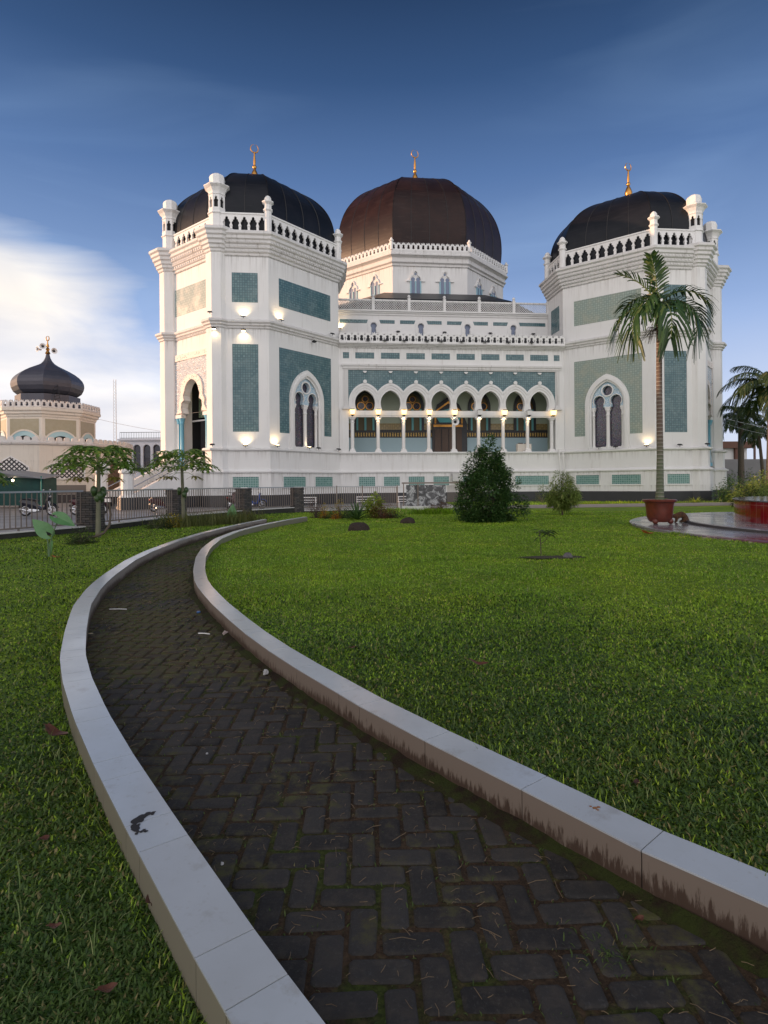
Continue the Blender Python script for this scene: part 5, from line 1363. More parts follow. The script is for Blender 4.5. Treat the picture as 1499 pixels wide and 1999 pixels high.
# weeds and moss tufts on the path
n = 60000; r = np.random.default_rng(31); yv = 1.2 + 20 * r.random(n) ** 1.5
xl, xr = np.interp(yv, ly, lx), np.interp(yv, ry, rx); xv = xl + (xr - xl) * r.random(n)
pat = .5 + .5 * np.sin(xv * 6 + 2 * np.sin(yv * 3)) * np.sin(yv * 4.3 + xv * 2)
# prefer the joints between pavers
cx_ = ca * (xv - .35) + sa * yv; cy_ = -sa * (xv - .35) + ca * yv
fx, fy = np.abs((cx_ / w_ + .5) % 1 - .5) * w_, np.abs((cy_ / w_ + .5) % 1 - .5) * w_
joint = np.minimum(fx, fy) < .010
keep = (joint & (r.random(n) < .16 + .6 * pat * np.clip(yv / 6, .25, 1))) | (r.random(n) < .55 * np.clip((yv - 3.2) / 5, 0, 1) * (pat > .45))
xv, yv = xv[keep], yv[keep]
blades('path_weeds', xv, yv, np.full(len(xv), .158), .018 * (1 + yv * .04), .0028 * (1 + yv * .28), (.2, 1.3), M_GRASS2, 'tiny weeds and moss growing in the joints of the brick path', 'weeds', 5)
n = 110; a_ = r.uniform(0, 6.28, n); rr = r.normal(0, .06, n)
blades('path_weeds', .66 + rr * np.cos(a_) * 1.5, 1.78 + rr * np.sin(a_), np.full(n, .168), np.full(n, .022), .004, (.3, 1.4), M_GRASS2, 'clump of small weeds near the bottom right of the path', 'weeds', 6)
# straw: dry stems lying on the pavers
r = np.random.default_rng(41); n = 950; sw = MB()
yv = 1.35 + 7 * r.random(n) ** 1.4; xv = np.interp(yv, ly, lx) + (np.interp(yv, ry, rx) - np.interp(yv, ly, lx)) * r.random(n)
for i in range(n):
    a_ = r.uniform(0, 6.28); l_ = (.012 + .03 * r.random()) * (1 if r.random() < .93 else 2.2); z = .173 + .004 * r.random()
    dx, dy = math.cos(a_) * l_ / 2, math.sin(a_) * l_ / 2; bx_, by_ = r.normal(0, .004, 2)
    sw.tube([(xv[i] - dx, yv[i] - dy, z), (xv[i] + bx_, yv[i] + by_, z + .003), (xv[i] + dx, yv[i] + dy, z)], .0008 + .0004 * yv[i] * .4, 3)
tag(sw.build('straw', mat('dry_straw', (.17, .12, .07), .8)), 'dry brown grass stems scattered over the brick path', 'straw', None, 'stuff')
# ------------------------------------------------------------------ plants
def leaves_mesh(name, base, dirv, ln, wd, m, parent=None, fold=.25, droop=0.0, seed=1):
    """many folded leaves: base (N,3), direction (N,3); each a 6-point blade with its own droop"""
    r = np.random.default_rng(seed); n = len(base); d = dirv / (np.linalg.norm(dirv, axis=1, keepdims=True) + 1e-9)
    up = np.array([0, 0, 1.0]); rnd = r.normal(0, .35, (n, 3)); s_ = np.cross(d, up + rnd); s_ /= (np.linalg.norm(s_, axis=1, keepdims=True) + 1e-9); nn = np.cross(s_, d)
    ln = np.broadcast_to(ln, n)[:, None] * r.uniform(.7, 1.25, n)[:, None]; wd = np.broadcast_to(wd, n)[:, None] * r.uniform(.75, 1.2, n)[:, None]
    dr = -up * ln * droop
    p0 = base; m1 = base + d * ln * .45 + dr * .25; tip = base + d * ln + dr
    l1 = m1 + s_ * wd * .5 + nn * wd * fold; r1 = m1 - s_ * wd * .5 + nn * wd * fold
    V_ = np.stack([p0, l1, m1, tip, r1], 1).reshape(-1, 3); k = np.arange(n) * 5
    me = bpy.data.meshes.new(name); me.vertices.add(n * 5); me.vertices.foreach_set('co', V_.ravel().astype(np.float32))
    li = np.stack([k, k + 2, k + 3, k + 1, k, k + 4, k + 3, k + 2], -1).ravel(); me.loops.add(len(li)); me.loops.foreach_set('vertex_index', li.astype(np.int32))
    me.polygons.add(n * 2); me.polygons.foreach_set('loop_start', np.arange(0, n * 8, 4).astype(np.int32)); me.update(calc_edges=True); me.validate(); me.materials.append(m)
    o = bpy.data.objects.new(name, me); COL.objects.link(o)
    if parent: o.parent = parent
    return o
def gzf(x, y): return float(gz(np.array([x]), np.array([y]))[0])
def at(x, y, dz=0.0): return (x, y, gzf(x, y) + dz)
M_BARK = mat('grey_brown_bark', (.13, .10, .075), .85, noise=(8, .25, (.07, .055, .04)), bump=(20, .6, .01))
M_BUSH = leafmat('dark_glossy_leaves', (.028, .078, .022), (.095, .185, .050), (.20, .26, .08), .30, .2)
M_TREE = leafmat('mid_green_leaves', (.13, .20, .04), (.32, .40, .10), (.45, .44, .16), .45, .3)
M_DULL = leafmat('dull_green_leaves', (.030, .060, .020), (.09, .13, .04), (.16, .15, .06), .5, .25)
M_PAPA = leafmat('papaya_leaves', (.08, .16, .025), (.22, .36, .06), (.36, .36, .08), .42, .4)
M_PALM = leafmat('palm_leaflets', (.016, .050, .015), (.060, .120, .034), (.12, .16, .05), .38, .2)
M_COCO = leafmat('coconut_leaflets', (.025, .050, .018), (.07, .10, .035), (.20, .17, .07), .45, .2)
M_YEL = leafmat('yellow_leaves', (.36, .28, .02), (.60, .42, .03), None, .5, .3)
M_LIME = leafmat('lime_leaves', (.20, .30, .03), (.42, .50, .07), None, .45, .35)
M_ORA = leafmat('orange_leaves', (.45, .16, .02), (.65, .33, .03), None, .5, .3)
M_RUST = leafmat('rusty_brown_leaves', (.10, .035, .015), (.19, .085, .03), None, .6, .25)
M_PURP = leafmat('purple_brown_leaves', (.07, .03, .035), (.14, .07, .06), None, .6, .2)

def bush(name, label, cat, loc, prof, n, ln, wd, m, branches=90, seed=1, trunk=None, droop=.2, group=None, twig=.16, lobes=5):
    """prof = [(height, radius)]; leaves gather round many twig ends placed inside the outline"""
    r = np.random.default_rng(seed); t = thing(name, label, cat, loc, 0, group)
    hs, rs_ = [p[0] for p in prof], [p[1] for p in prof]
    wv = np.array([max(rs_[i], .05) for i in range(len(rs_))])
    zz = np.interp(r.random(branches), np.cumsum(wv) / wv.sum(), hs); a_ = r.uniform(0, 2 * np.pi, branches)
    lob = 1 + (.19 if n > 20000 else .16) * np.sin(a_ * lobes + r.random() * 6 + zz * 1.7) + .10 * np.sin(a_ * 3 + zz * 5)
    rad = np.interp(zz, hs, rs_) * lob * np.sqrt(r.uniform(.18, 1.0, branches))
    tips = np.stack([rad * np.cos(a_), rad * np.sin(a_), zz], -1)
    per = n // branches; rep = np.repeat(tips, per, 0); N_ = len(rep)
    off = r.normal(0, 1, (N_, 3)); off /= np.linalg.norm(off, axis=1, keepdims=True); off *= (r.random(N_) ** .45)[:, None] * twig * np.array([1, 1, 1.25])
    base = rep + off; base[:, 2] = np.maximum(base[:, 2], .02)
    outd = np.stack([base[:, 0], base[:, 1], np.zeros(N_)], -1); outd /= (np.linalg.norm(outd, axis=1, keepdims=True) + .05)
    dv = outd * .7 + off / twig * .6 + r.normal(0, .35, (N_, 3)) + np.array([0, 0, .25])
    leaves_mesh('crown', base, dv, ln, wd, m, t, .22, droop, seed)
    st = MB(); base_z = 0
    H = max(hs)
    if trunk:
        st.tube([(0, 0, -.05), (.01, .0, trunk[0] * .5), (0, .02, trunk[0]), (.03, 0, H * .75)], [trunk[1], trunk[1] * .8, trunk[1] * .7, trunk[1] * .25], 8)
        z0 = trunk[0]
    else: z0 = .02
    rr = random.Random(seed)
    for k in range(0, branches, max(1, branches // 26)):
        p = tips[k]; zs = max(z0, min(p[2] * .45, H * .5))
        st.tube([(0, 0, z0 if trunk else -.03), (p[0] * .35, p[1] * .35, (z0 + p[2]) * .55), tuple(p)], [(trunk[1] * .5 if trunk else .02), .010, .004], 5)
    st.build('trunk', M_BARK, t)
    return t

# big conical shrub
bush('conical_shrub', 'large dense dark green cone-shaped shrub on the lawn before the arcade', 'shrub', at(3.93, 22.4), [(0, .85), (.3, 1.10), (.9, 1.12), (1.5, 1.0), (1.85, .72), (2.2, .55), (2.7, .42), (3.15, .14)], 27000, .095, .058, M_BUSH, 380, 3, None, .15, twig=.20)
st_ = MB(); r_ = random.Random(4)
# slender tree
bush('young_tree', 'small round young tree with drooping leaves right of the big shrub', 'tree', at(8.2, 27.2), [(.45, .15), (.6, .55), (.95, .78), (1.3, .66), (1.6, .46), (1.95, .12)], 5600, .16, .045, M_TREE, 95, 8, (.5, .045), .55, twig=.20)
# sapling in its dirt patch
sp_ = thing('sapling', 'thin two-stemmed sapling with long narrow leaves in a bare patch of lawn', 'sapling', at(2.97, 11.2))
b = MB(); b.tube([(0, 0, -.02), (-.01, 0, .25), (-.03, 0, .47)], [.010, .008, .004], 6); b.tube([(-.005, 0, .22), (.10, .0, .30), (.16, .01, .44)], [.007, .006, .004], 6); b.build('stem', M_BARK, sp_)
bs, dv = [], []; rr = random.Random(9)
for c, z, n_ in (((-.03, 0), .46, 15), ((.16, .01), .44, 16), ((.16, .0), .38, 7), ((-.02, 0), .38, 6)):
    for k in range(n_):
        a_ = rr.uniform(0, 6.28); bs.append((c[0], c[1], z + rr.uniform(-.02, .03))); dv.append((math.cos(a_), math.sin(a_), rr.uniform(-.1, .75)))
leaves_mesh('foliage', np.array(bs), np.array(dv), .17, .042, M_DULL, sp_, .2, .45, 4)
pt = MB(); n = 28
pts = [(.62 * math.cos(2 * math.pi * k / n) * (1 + .15 * math.sin(5 * k)), .22 * math.sin(2 * math.pi * k / n) * (1 + .2 * math.cos(3 * k)), .012) for k in range(n)]
pt.poly([(0, 0, .03)] and pts)
o = pt.build('bare_soil', mat('bare_brown_soil', (.060, .040, .022), .95, noise=(14, .3, (.035, .045, .015)), bump=(40, .9, .02))); o.location = at(3.1, 10.75, .012); struct(o)
def rock(name, label, cat, loc, sx, sy, sz, m, seed=1, group=None, amp=.12):
    rr = random.Random(seed); b = MB(); nu, nv = 20, 9; ph = [rr.uniform(0, 6.28) for _ in range(6)]
    rings = []
    for j in range(nv + 1):
        t = math.pi / 2 * j / nv; ring = []
        for k in range(nu):
            a_ = 2 * math.pi * k / nu; f = 1 + amp * math.sin(2 * a_ + ph[0]) + amp * .7 * math.sin(3 * a_ + ph[1] + t * 2) + amp * .4 * math.sin(7 * a_ + ph[2] + 3 * t)
            rr_ = max(.02, math.cos(t) ** .6); ring.append((sx * rr_ * math.cos(a_) * f, sy * rr_ * math.sin(a_) * f, sz * math.sin(t) * (1 + amp * .6 * math.sin(a_ * 2 + ph[3])) - .03))
        rings.append(ring)
    b.loft(rings, cap0=False); o = b.build(name, m, None, smooth=True); o.location = loc; return tag(o, label, cat, group)
M_DROCK = mat('dark_brown_mound', (.028, .018, .014), .9, noise=(10, .3, (.05, .035, .026)), bump=(22, 1.0, .05))
M_GROCK = mat('grey_stone', (.09, .085, .09), .85, noise=(14, .3, (.15, .14, .14)), bump=(30, .9, .02))
rock('dark_boulder', 'larger flat dark boulder on the lawn before the flower bed', 'boulder', at(-.80, 18.2), .34, .26, .27, M_DROCK, 2, 'dark boulders on the lawn')
rock('dark_boulder', 'smaller dark boulder on the lawn, the one nearer the big shrub', 'boulder', at(.88, 21.8), .30, .24, .24, M_DROCK, 5, 'dark boulders on the lawn')
rock('grey_stone', 'grey stone leaning beside the sapling on the lawn', 'stone', at(3.33, 10.72), .085, .07, .13, M_GROCK, 3)
rock('dark_clod', 'flat dark clod of earth right of the grey stone', 'clod', at(3.52, 10.66), .10, .05, .05, M_DROCK, 7)
rock('dark_clod', 'small dark clod of earth farthest right of the sapling', 'clod', at(3.68, 10.60), .07, .04, .025, M_DROCK, 8)
for i, (x, y, lb) in enumerate(((1.546, 16.3, 'small bare earth mark in the middle of the lawn behind the sapling'), (2.28, 11.8, 'small bare earth mark left of the sapling'), (4.04, 10.5, 'small bare earth mark right of the sapling'))):
    rock('earth_mound', lb, 'earth patch', at(x, y), .16, .07, .03, M_DROCK, 20 + i)

# papaya trees
def papaya_leaf(mb_leaf, mb_stem, root, tip, size, rr):
    root, tip = Vector(root), Vector(tip)
    mid = root.lerp(tip, .55) + Vector((0, 0, .10 * (tip - root).length))
    mb_stem.tube([root, mid, tip], [.011, .008, .006], 5)
    out = (tip - root); out.z = 0; out.normalize(); side = Vector((-out.y, out.x, 0)); dn = Vector((0, 0, -1))
    for k in range(9):
        a_ = R(-150 + 300 * k / 8) + rr.uniform(-.1, .1); L = size * (1.05 - .28 * abs(k - 4) / 4) * rr.uniform(.85, 1.1)
        d = (out * math.cos(a_) + side * math.sin(a_)); s_ = d.cross(Vector((0, 0, 1)))
        dr = .42 + .18 * rr.random()
        p = lambda t, w_: tip + d * L * t + s_ * w_ * L + dn * L * dr * t * t + Vector((0, 0, rr.uniform(-.008, .008)))
        seq = [(0, .02), (.26, .05), (.40, .17), (.46, .045), (.62, .19), (.67, .04), (.82, .12), (.86, .03), (1.0, .0)]
        for (t0, w0), (t1, w1) in zip(seq[:-1], seq[1:]):
            c0, c1 = p(t0, 0), p(t1, 0)
            mb_leaf.poly([c0, p(t0, w0), p(t1, w1), c1]) if w1 > 0 else mb_leaf.poly([c0, p(t0, w0), c1])
            mb_leaf.poly([c0, c1, p(t1, -w1), p(t0, -w0)]) if w1 > 0 else mb_leaf.poly([c0, c1, p(t0, -w0)])
def papaya(label, loc, H, spread, nleaf, fruits, lean, seed, fruit_z, old=True):
    rr = random.Random(seed); t = thing('papaya_tree', label, 'papaya tree', loc, 0, 'papaya trees by the fence')
    b = MB(); top = Vector((lean[0], lean[1], H))
    pts = [Vector((0, 0, -.05)), Vector((lean[0] * .2, lean[1] * .2, H * .3)), Vector((lean[0] * .6, lean[1] * .6, H * .65)), top]
    b.tube(pts, [.075, .065, .055, .045], 12)
    for k in range(26):
        q_ = k / 26; p = pts[0].lerp(pts[3], q_); 
    b.build('trunk', mat('papaya_trunk', (.20, .19, .13), .8, noise=(3, .3, (.11, .12, .08)), bump=(30, .8, .01)) if 'papaya_trunk' not in bpy.data.materials else bpy.data.materials['papaya_trunk'], t, smooth=True)
    lf, sm = MB(), MB()
    for k in range(nleaf):
        a_ = 2 * math.pi * (k * .381966) ; u = k / nleaf
        rad = spread * (.45 + .55 * u) * rr.uniform(.85, 1.1); dz = spread * (.55 - .50 * u) * rr.uniform(.8, 1.15)
        rt = top + Vector((0, 0, -.22 * u)); papaya_leaf(lf, sm, rt, rt + Vector((rad * math.cos(a_), rad * math.sin(a_), dz + .05)), spread * .50 * rr.uniform(.85, 1.12), rr)
    lf.build('crown', M_PAPA, t); sm.build('leaf_stalks', mat('pale_green_stalk', (.20, .26, .10), .5) if 'pale_green_stalk' not in bpy.data.materials else bpy.data.materials['pale_green_stalk'], t)
    if old:
        lf, sm = MB(), MB()
        for a_ in (2.6, 3.6, 5.9):
            rt = top + Vector((0, 0, -.25)); papaya_leaf(lf, sm, rt, rt + Vector((spread * .55 * math.cos(a_), spread * .55 * math.sin(a_), -.12)), spread * .36, rr)
        lf.build('yellowing_leaves', leafmat('yellowing_papaya_leaves', (.16, .15, .03), (.30, .26, .05)) if 'yellowing_papaya_leaves' not in bpy.data.materials else bpy.data.materials['yellowing_papaya_leaves'], t); sm.build('leaf_stalks', bpy.data.materials['pale_green_stalk'], t)
    for k in range(fruits):
        a_ = k * 2.4 + .6; z = fruit_z - .075 * (k % 4) + .02 * rr.random(); c0 = Vector((0, 0, 0)).lerp(top, z / H)
        f = MB(); rad = .085 * rr.uniform(.85, 1.1); f.ball((c0.x + .125 * math.cos(a_), c0.y + .125 * math.sin(a_), z), rad, 12, sq=(1, 1, 1.35))
        f.build('papaya_fruit', mat('green_papaya_skin', (.045, .085, .03), .35) if 'green_papaya_skin' not in bpy.data.materials else bpy.data.materials['green_papaya_skin'], t, smooth=True)
    return t
papaya('tall papaya tree with a cluster of green fruit before the first stone pillar', at(-7.95, 16.4), 2.05, 1.02, 30, 9, (.03, 0), 4, 1.30)
papaya('second papaya tree beside the kerb before the portal, with few fruit', at(-7.05, 20.75), 2.15, .98, 27, 5, (-.05, .0), 11, 1.28)
papaya('papaya tree cut off by the left edge of the photo, only leaf tips showing', at(-11.55, 16.6), 1.9, .85, 18, 0, (0, 0), 17, 1.2, False)
b = MB(); b.tube([(0, 0, .05), (.18, .10, .06), (.33, .25, .14), (.40, .4, .32), (.40, .5, .62), (.36, .5, .95)], [.03, .035, .035, .035, .032, .028], 10)
o = b.build('bent_trunk', M_BARK, None, smooth=True); o.location = at(-8.02, 15.95); tag(o, 'bent brown trunk curving up from the ground beside the tall papaya', 'trunk')
bush('low_plant', 'low dark spiky plant at the foot of the bent trunk', 'plant', at(-7.55, 14.75), [(0, .25), (.15, .30), (.3, .1)], 900, .12, .02, M_DULL, 40, 31, None, .3, twig=.12)

def big_leaf_plant(label, loc, leaves, seed, s_=1.0):
    """taro: (direction, stalk length, tilt, leaf size)"""
    t = thing('taro_plant', label, 'plant', loc); rr = random.Random(seed)
    for (tipp, d, nn, size) in leaves:
        st = MB(); tip = Vector(tipp); h = tip.z; st.tube([(0, 0, -.03), (tip.x * .3, tip.y * .3, h * .55), tip], [.022 * s_, .014 * s_, .009 * s_], 8)
        s2 = st.build('leaf_stalk', mat('taro_stalk', (.10, .17, .08), .4) if 'taro_stalk' not in bpy.data.materials else bpy.data.materials['taro_stalk'], t, smooth=True)
        lf = MB(); d = Vector(d).normalized(); sd = Vector(nn).cross(d).normalized(); nn = d.cross(sd) * -1
        if nn.dot(Vector((0, -1, 1))) < 0: nn = -nn
        prof = [(-.45, .0, .16), (-.38, .02, .26), (-.22, .0, .36), (0, 0, .42), (.2, 0, .40), (.45, 0, .32), (.7, 0, .19), (.88, 0, .08), (1.0, 0, .0)]
        def P_(u, w_): return tip + d * size * u + sd * size * w_ + nn * (size * (.20 * abs(w_) - .12 * u * u + .015 * math.sin(14 * u) * abs(w_) * 4))
        for sgn in (-1, 1):
            for (u0, i0, w0), (u1, i1, w1) in zip(prof[:-1], prof[1:]):
                for f0, f1 in ((0, .5), (.5, 1)):
                    if u0 < 0 and f0 == 0 and u0 < -.2: a0 = .25
                    else: a0 = f0
                    lf.poly([P_(u0, sgn * (w0 * a0)), P_(u1, sgn * (w1 * (f0 if u1 >= -.2 else a0))), P_(u1, sgn * w1 * f1), P_(u0, sgn * w0 * f1)])
        q = mat('taro_leaf', (.06, .17, .055), .42, noise=(5, .25, (.11, .25, .09))) if 'taro_leaf' not in bpy.data.materials else bpy.data.materials['taro_leaf']
        lf.build('leaf_blade', q, t, smooth=True)
    return t
big_leaf_plant('large-leaved taro plant on the left lawn with two broad green leaves', at(-6.65, 11.7), [((.20, 0, .78), (.85, .15, -.42), (.25, -.8, .7), .34), ((-.06, 0, .52), (-.62, -.1, .62), (.2, -.9, .35), .36), ((.03, 0, .16), (.25, -.2, .8), (-.3, -.8, .3), .20)], 3)
big_leaf_plant('single upright taro leaf behind the left kerb before the third pillar', at(-5.75, 22.3), [((0, 0, .35), (.08, 0, 1), (.1, -1, .1), .42)], 4, .7)

def rosette(name, label, loc, n, ln, wd, m, seed, up=(.3, 1.3), group=None):
    r = np.random.default_rng(seed); t = thing(name, label, 'plant', loc, 0, group); lf = MB(); rr = random.Random(seed)
    for k in range(n):
        a_ = rr.uniform(0, 6.28); e = rr.uniform(*up); L = ln * rr.uniform(.7, 1.15); d = Vector((math.cos(a_), math.sin(a_), 0)); s_ = Vector((-d.y, d.x, 0)); prev = None
        for j in range(6):
            u = j / 5; p = d * L * u * math.cos(e) + Vector((0, 0, L * math.sin(e) * u - L * .38 * u * u * math.cos(e))); w_ = wd * (math.sin(math.pi * min(1, .18 + u * .82)) ** .8 + .05) / 2
            cur = (p - s_ * w_ + Vector((0, 0, w_ * .5)), p, p + s_ * w_ + Vector((0, 0, w_ * .5)))
            if prev: lf.quad(prev[0], prev[1], cur[1], cur[0]); lf.quad(prev[1], prev[2], cur[2], cur[1])
            prev = cur
    lf.build('leaves', m, t); return t
# flower bed behind the right kerb
rosette('spider_lily', 'dark green strap-leaved plant in the flower bed, the biggest there', at(-1.12, 24.2), 46, .95, .075, M_BUSH, 3, (.35, 1.35))
bush('lime_shrub', 'bright lime green shrub at the top right of the flower bed', 'shrub', at(-.45, 25.9), [(.15, .25), (.45, .38), (.7, .38), (.92, .18)], 900, .16, .06, M_LIME, 60, 5, (.2, .03), .25, twig=.16)
bush('rusty_shrub', 'rusty brown shrub below the lime shrub in the flower bed', 'shrub', at(-.12, 25.2), [(0, .35), (.2, .50), (.45, .42), (.62, .15)], 1300, .10, .025, M_RUST, 70, 6, None, .3, twig=.16)
bush('purple_shrub', 'small purple-brown shrub at the left end of the flower bed', 'shrub', at(-3.0, 25.9), [(0, .15), (.3, .28), (.6, .30), (.85, .12)], 900, .06, .03, M_PURP, 60, 7, None, .3, twig=.15)
for i, (x, y, z, m, lb) in enumerate(((-2.62, 26.0, .42, M_YEL, 'yellow croton tuft, upper one of the pair left of the dark strap plant'), (-2.62, 25.6, .12, M_ORA, 'low orange croton tuft in the left part of the flower bed'), (-2.05, 24.9, .10, M_ORA, 'orange flowers in the flower bed nearest the lawn'), (-2.05, 27.2, .50, M_YEL, 'yellow croton bush behind the dark strap plant'))):
    bush('croton', lb, 'plant', at(x, y), [(.0, .1), (z, .20), (z + .18, .08)], 260, .09, .035, m, 30, 40 + i, None, .2, twig=.12)
for i, (x, y, s_, m, lb) in enumerate(((-2.2, 25.3, .28, M_DULL, 'low dull green ground plant between the croton tufts'), (-1.6, 25.6, .30, M_DULL, 'low dull green ground plant left of the strap plant'), (.35, 25.8, .32, M_DULL, 'low dark green plant at the right end of the flower bed'), (-7.55, 19.9, .32, M_DULL, 'dull green bush beside the second papaya tree'), (-5.5, 23.4, .22, M_RUST, 'low rusty plants by the kerb before the third pillar'))):
    bush('ground_plant', lb, 'plant', at(x, y), [(0, s_ * 1.3), (s_ * .6, s_ * 1.5), (s_ * 1.1, s_ * .5)], 1000, .09, .03, m, 60, 60 + i, None, .3, twig=.14)
bush('yellow_bush', 'yellow-leaved bush beside the trunk of the second papaya tree', 'plant', at(-7.30, 20.3), [(0, .2), (.2, .3), (.38, .12)], 500, .07, .035, M_YEL, 36, 51, None, .2, twig=.12)
bush('yellow_bush', 'low yellow-flowered plant at the far end of the left kerb', 'plant', at(-5.2, 22.8), [(0, .25), (.12, .35), (.22, .15)], 420, .06, .03, M_YEL, 36, 52, None, .2, twig=.10)
rosette('weed_tuft', 'spiky green tuft at the foot of the right tower pier', at(21.4, 40.6, .02), 60, .8, .05, M_LIME, 8, (.2, 1.0))
bush('wall_weed', 'weeds at the mosque plinth behind the young tree', 'weeds', at(11.0, 41.2, .0), [(0, .8), (.4, .6), (.9, .2)], 1000, .14, .04, M_DULL, 60, 71, None, .3, twig=.25)

# areca palm in its pot
POT = (8.72, 18.7, .262)
pot = thing('plant_pot', 'big red-brown glazed pot with three feet holding the palm on the tiled plaza', 'plant pot', POT); pot.scale = (.95, .95, 1)
M_POT = mat('red_brown_glaze', (.16, .035, .02), .3, noise=(6, .2, (.09, .022, .014)), bump=(9, .3, .02))
b = MB(); b.lathe([(.30, .06), (.36, .12), (.40, .22), (.42, .45), (.44, .62), (.47, .68), (.53, .70), (.54, .74), (.51, .77), (.44, .755), (.42, .70)], 32); b.build('pot_body', M_POT, pot, smooth=True)
for a_ in (-2.4, -.7, 1.5):
    b = MB(); b.ball((.34 * math.cos(a_), .34 * math.sin(a_), .09), .095, 10); b.build('pot_foot', M_POT, pot, smooth=True)
b = MB(); b.lathe([(.425, .69), (.3, .70), (.02, .71)], 20); b.build('potting_soil', mat('dark_soil', (.03, .02, .014), .95), pot)
rosette('pot_plant', 'small bright green seedlings growing in the pot around the palm trunk', (POT[0], POT[1], POT[2] + .70), 16, .30, .07, M_LIME, 12, (.6, 1.4))
palm = thing('palm_tree', 'slender ringed palm with drooping crown growing in the red pot', 'palm', (POT[0], POT[1], POT[2] + .68))
q = MT('ringed_palm_trunk', .8, .3); sz = q.node('ShaderNodeSeparateXYZ', {0: q.c.outputs['Object']}).outputs['Z']
wv = q.node('ShaderNodeTexWave', {'Vector': q.map((1, 1, 1)), 'Scale': 2.6, 'Distortion': 1.2, 'Detail': 2.0}, bands_direction='Z')
low = q.node('ShaderNodeMapRange', {'Value': sz, 'From Min': 1.2, 'From Max': 2.2}).outputs[0]
nt_ = q.noise(q.map((1, 1, .4)), 4.0, 5); c = q.mix(low, (.12, .14, .09), (.13, .095, .075)); c = q.mix(q.math('MULTIPLY', q.val(wv.outputs['Fac'], .80, .94), q.val(nt_, .3, .6)), c, (.27, .25, .21)); q.color(c); q.bump(wv.outputs['Fac'], .6, .02)
HT = 5.45
b = MB(); b.tube([(0, 0, 0), (.02, 0, .4), (.03, 0, 1.5), (.02, 0, 3.4), (.03, 0, HT)], [.145, .115, .10, .09, .085], 16); b.build('trunk', q.m, palm, smooth=True)
b = MB(); b.tube([(.03, 0, HT), (.03, 0, HT + .25), (.02, 0, HT + .75), (.0, 0, HT + 1.1)], [.10, .12, .09, .05], 12); b.build('crownshaft', mat('green_crownshaft', (.07, .12, .04), .4), palm, smooth=True)
def frond(parent, root, az, el0, L, curve, nl, ll, lw, m, seed, twist=0.0, vshape=.5, droop=.5, name='frond'):
    rr = random.Random(seed); root = Vector(root); pts = []; d = Vector((math.cos(az) * math.cos(el0), math.sin(az) * math.cos(el0), math.sin(el0))); p = root.copy(); n = 14
    for j in range(n + 1):
        pts.append(p.copy()); e = el0 - curve * (j / n) ** 1.1; d = Vector((math.cos(az) * math.cos(e), math.sin(az) * math.cos(e), math.sin(e))); p = p + d * L / n
    r_ = MB(); r_.tube(pts, [.020 * (1 - .85 * j / n) * (L / 1.6) + .003 for j in range(n + 1)], 5)
    lf = MB()
    for k in range(nl):
        u = .14 + .86 * (k + rr.uniform(-.3, .3)) / nl; u = min(max(u, .1), .995); f = u * n; j = min(int(f), n - 1); c = pts[j].lerp(pts[j + 1], f - j); d = (pts[j + 1] - pts[j]).normalized()
        sd = d.cross(Vector((0, 0, 1))); sd = sd.normalized() if sd.length > .1 else Vector((-math.sin(az), math.cos(az), 0)); upv = sd.cross(d)
        env = (math.sin(math.pi * (.12 + .80 * u)) ** .6); l_ = ll * env * rr.uniform(.85, 1.1)
        for s in (-1, 1):
            v = (sd * s * (1.0 - .35 * u) + d * (.45 + .6 * u) + upv * vshape * rr.uniform(.3, 1.1)).normalized(); wd = lw * rr.uniform(.7, 1.3); nrm = v.cross(d).normalized()
            p0, p1, p2, p3 = c, c + v * l_ * .35, c + v * l_ * .70 + Vector((0, 0, -droop * l_ * .28)), c + v * l_ + Vector((0, 0, -droop * l_ * .75))
            w3 = v.cross(upv).normalized() * wd
            lf.quad(p0 - w3 * .25, p0 + w3 * .25, p1 + w3 * .5, p1 - w3 * .5); lf.quad(p1 - w3 * .5, p1 + w3 * .5, p2 + w3 * .42, p2 - w3 * .42); lf.quad(p2 - w3 * .42, p2 + w3 * .42, p3 + w3 * .22, p3 - w3 * .22)
    f_ = lf.build(name, m, parent); r_.build('frond_rib', mat('frond_rib_green', (.13, .17, .06), .5) if 'frond_rib_green' not in bpy.data.materials else bpy.data.materials['frond_rib_green'], f_); return f_
top = (.02, 0, HT + .75)
for i, (az, el, L, cv, ll, dr) in enumerate(((2.75, .35, 1.85, 2.2, .66, 1.2), (3.6, .15, 1.9, 2.0, .62, 1.2), (4.6, .10, 1.9, 2.0, .62, 1.2), (5.4, .10, 1.9, 1.9, .64, 1.2), (.15, .60, 1.75, 1.9, .62, .8), (-.25, .95, 1.65, 2.0, .60, .6), (2.9, 1.15, 1.6, .8, .50, .25), (4.0, 1.42, 1.55, .7, .45, .2), (2.1, 1.0, 1.4, 1.6, .6, .6), (3.9, .75, 1.3, 2.2, .5, .8))):
    frond(palm, top, az, el, L * 1.08, cv * 1.15, 19, ll * 1.12, .070, M_PALM, 100 + i, droop=dr * 1.2)
b = MB(); rr = random.Random(5)
for k in range(36):
    a_ = rr.uniform(2.2, 4.4); L = rr.uniform(.25, .6); z = HT + .05; x, y = math.cos(a_), math.sin(a_)
    b.tube([(0, 0, z), (x * L * .5, y * L * .4, z - .02 + rr.uniform(-.1, .2)), (x * L, y * L * .5, z - rr.uniform(.1, .5))], [.010, .006, .004], 4)
b.build('fruit_stalks', mat('dark_fruit_stalk', (.035, .028, .022), .8), palm)

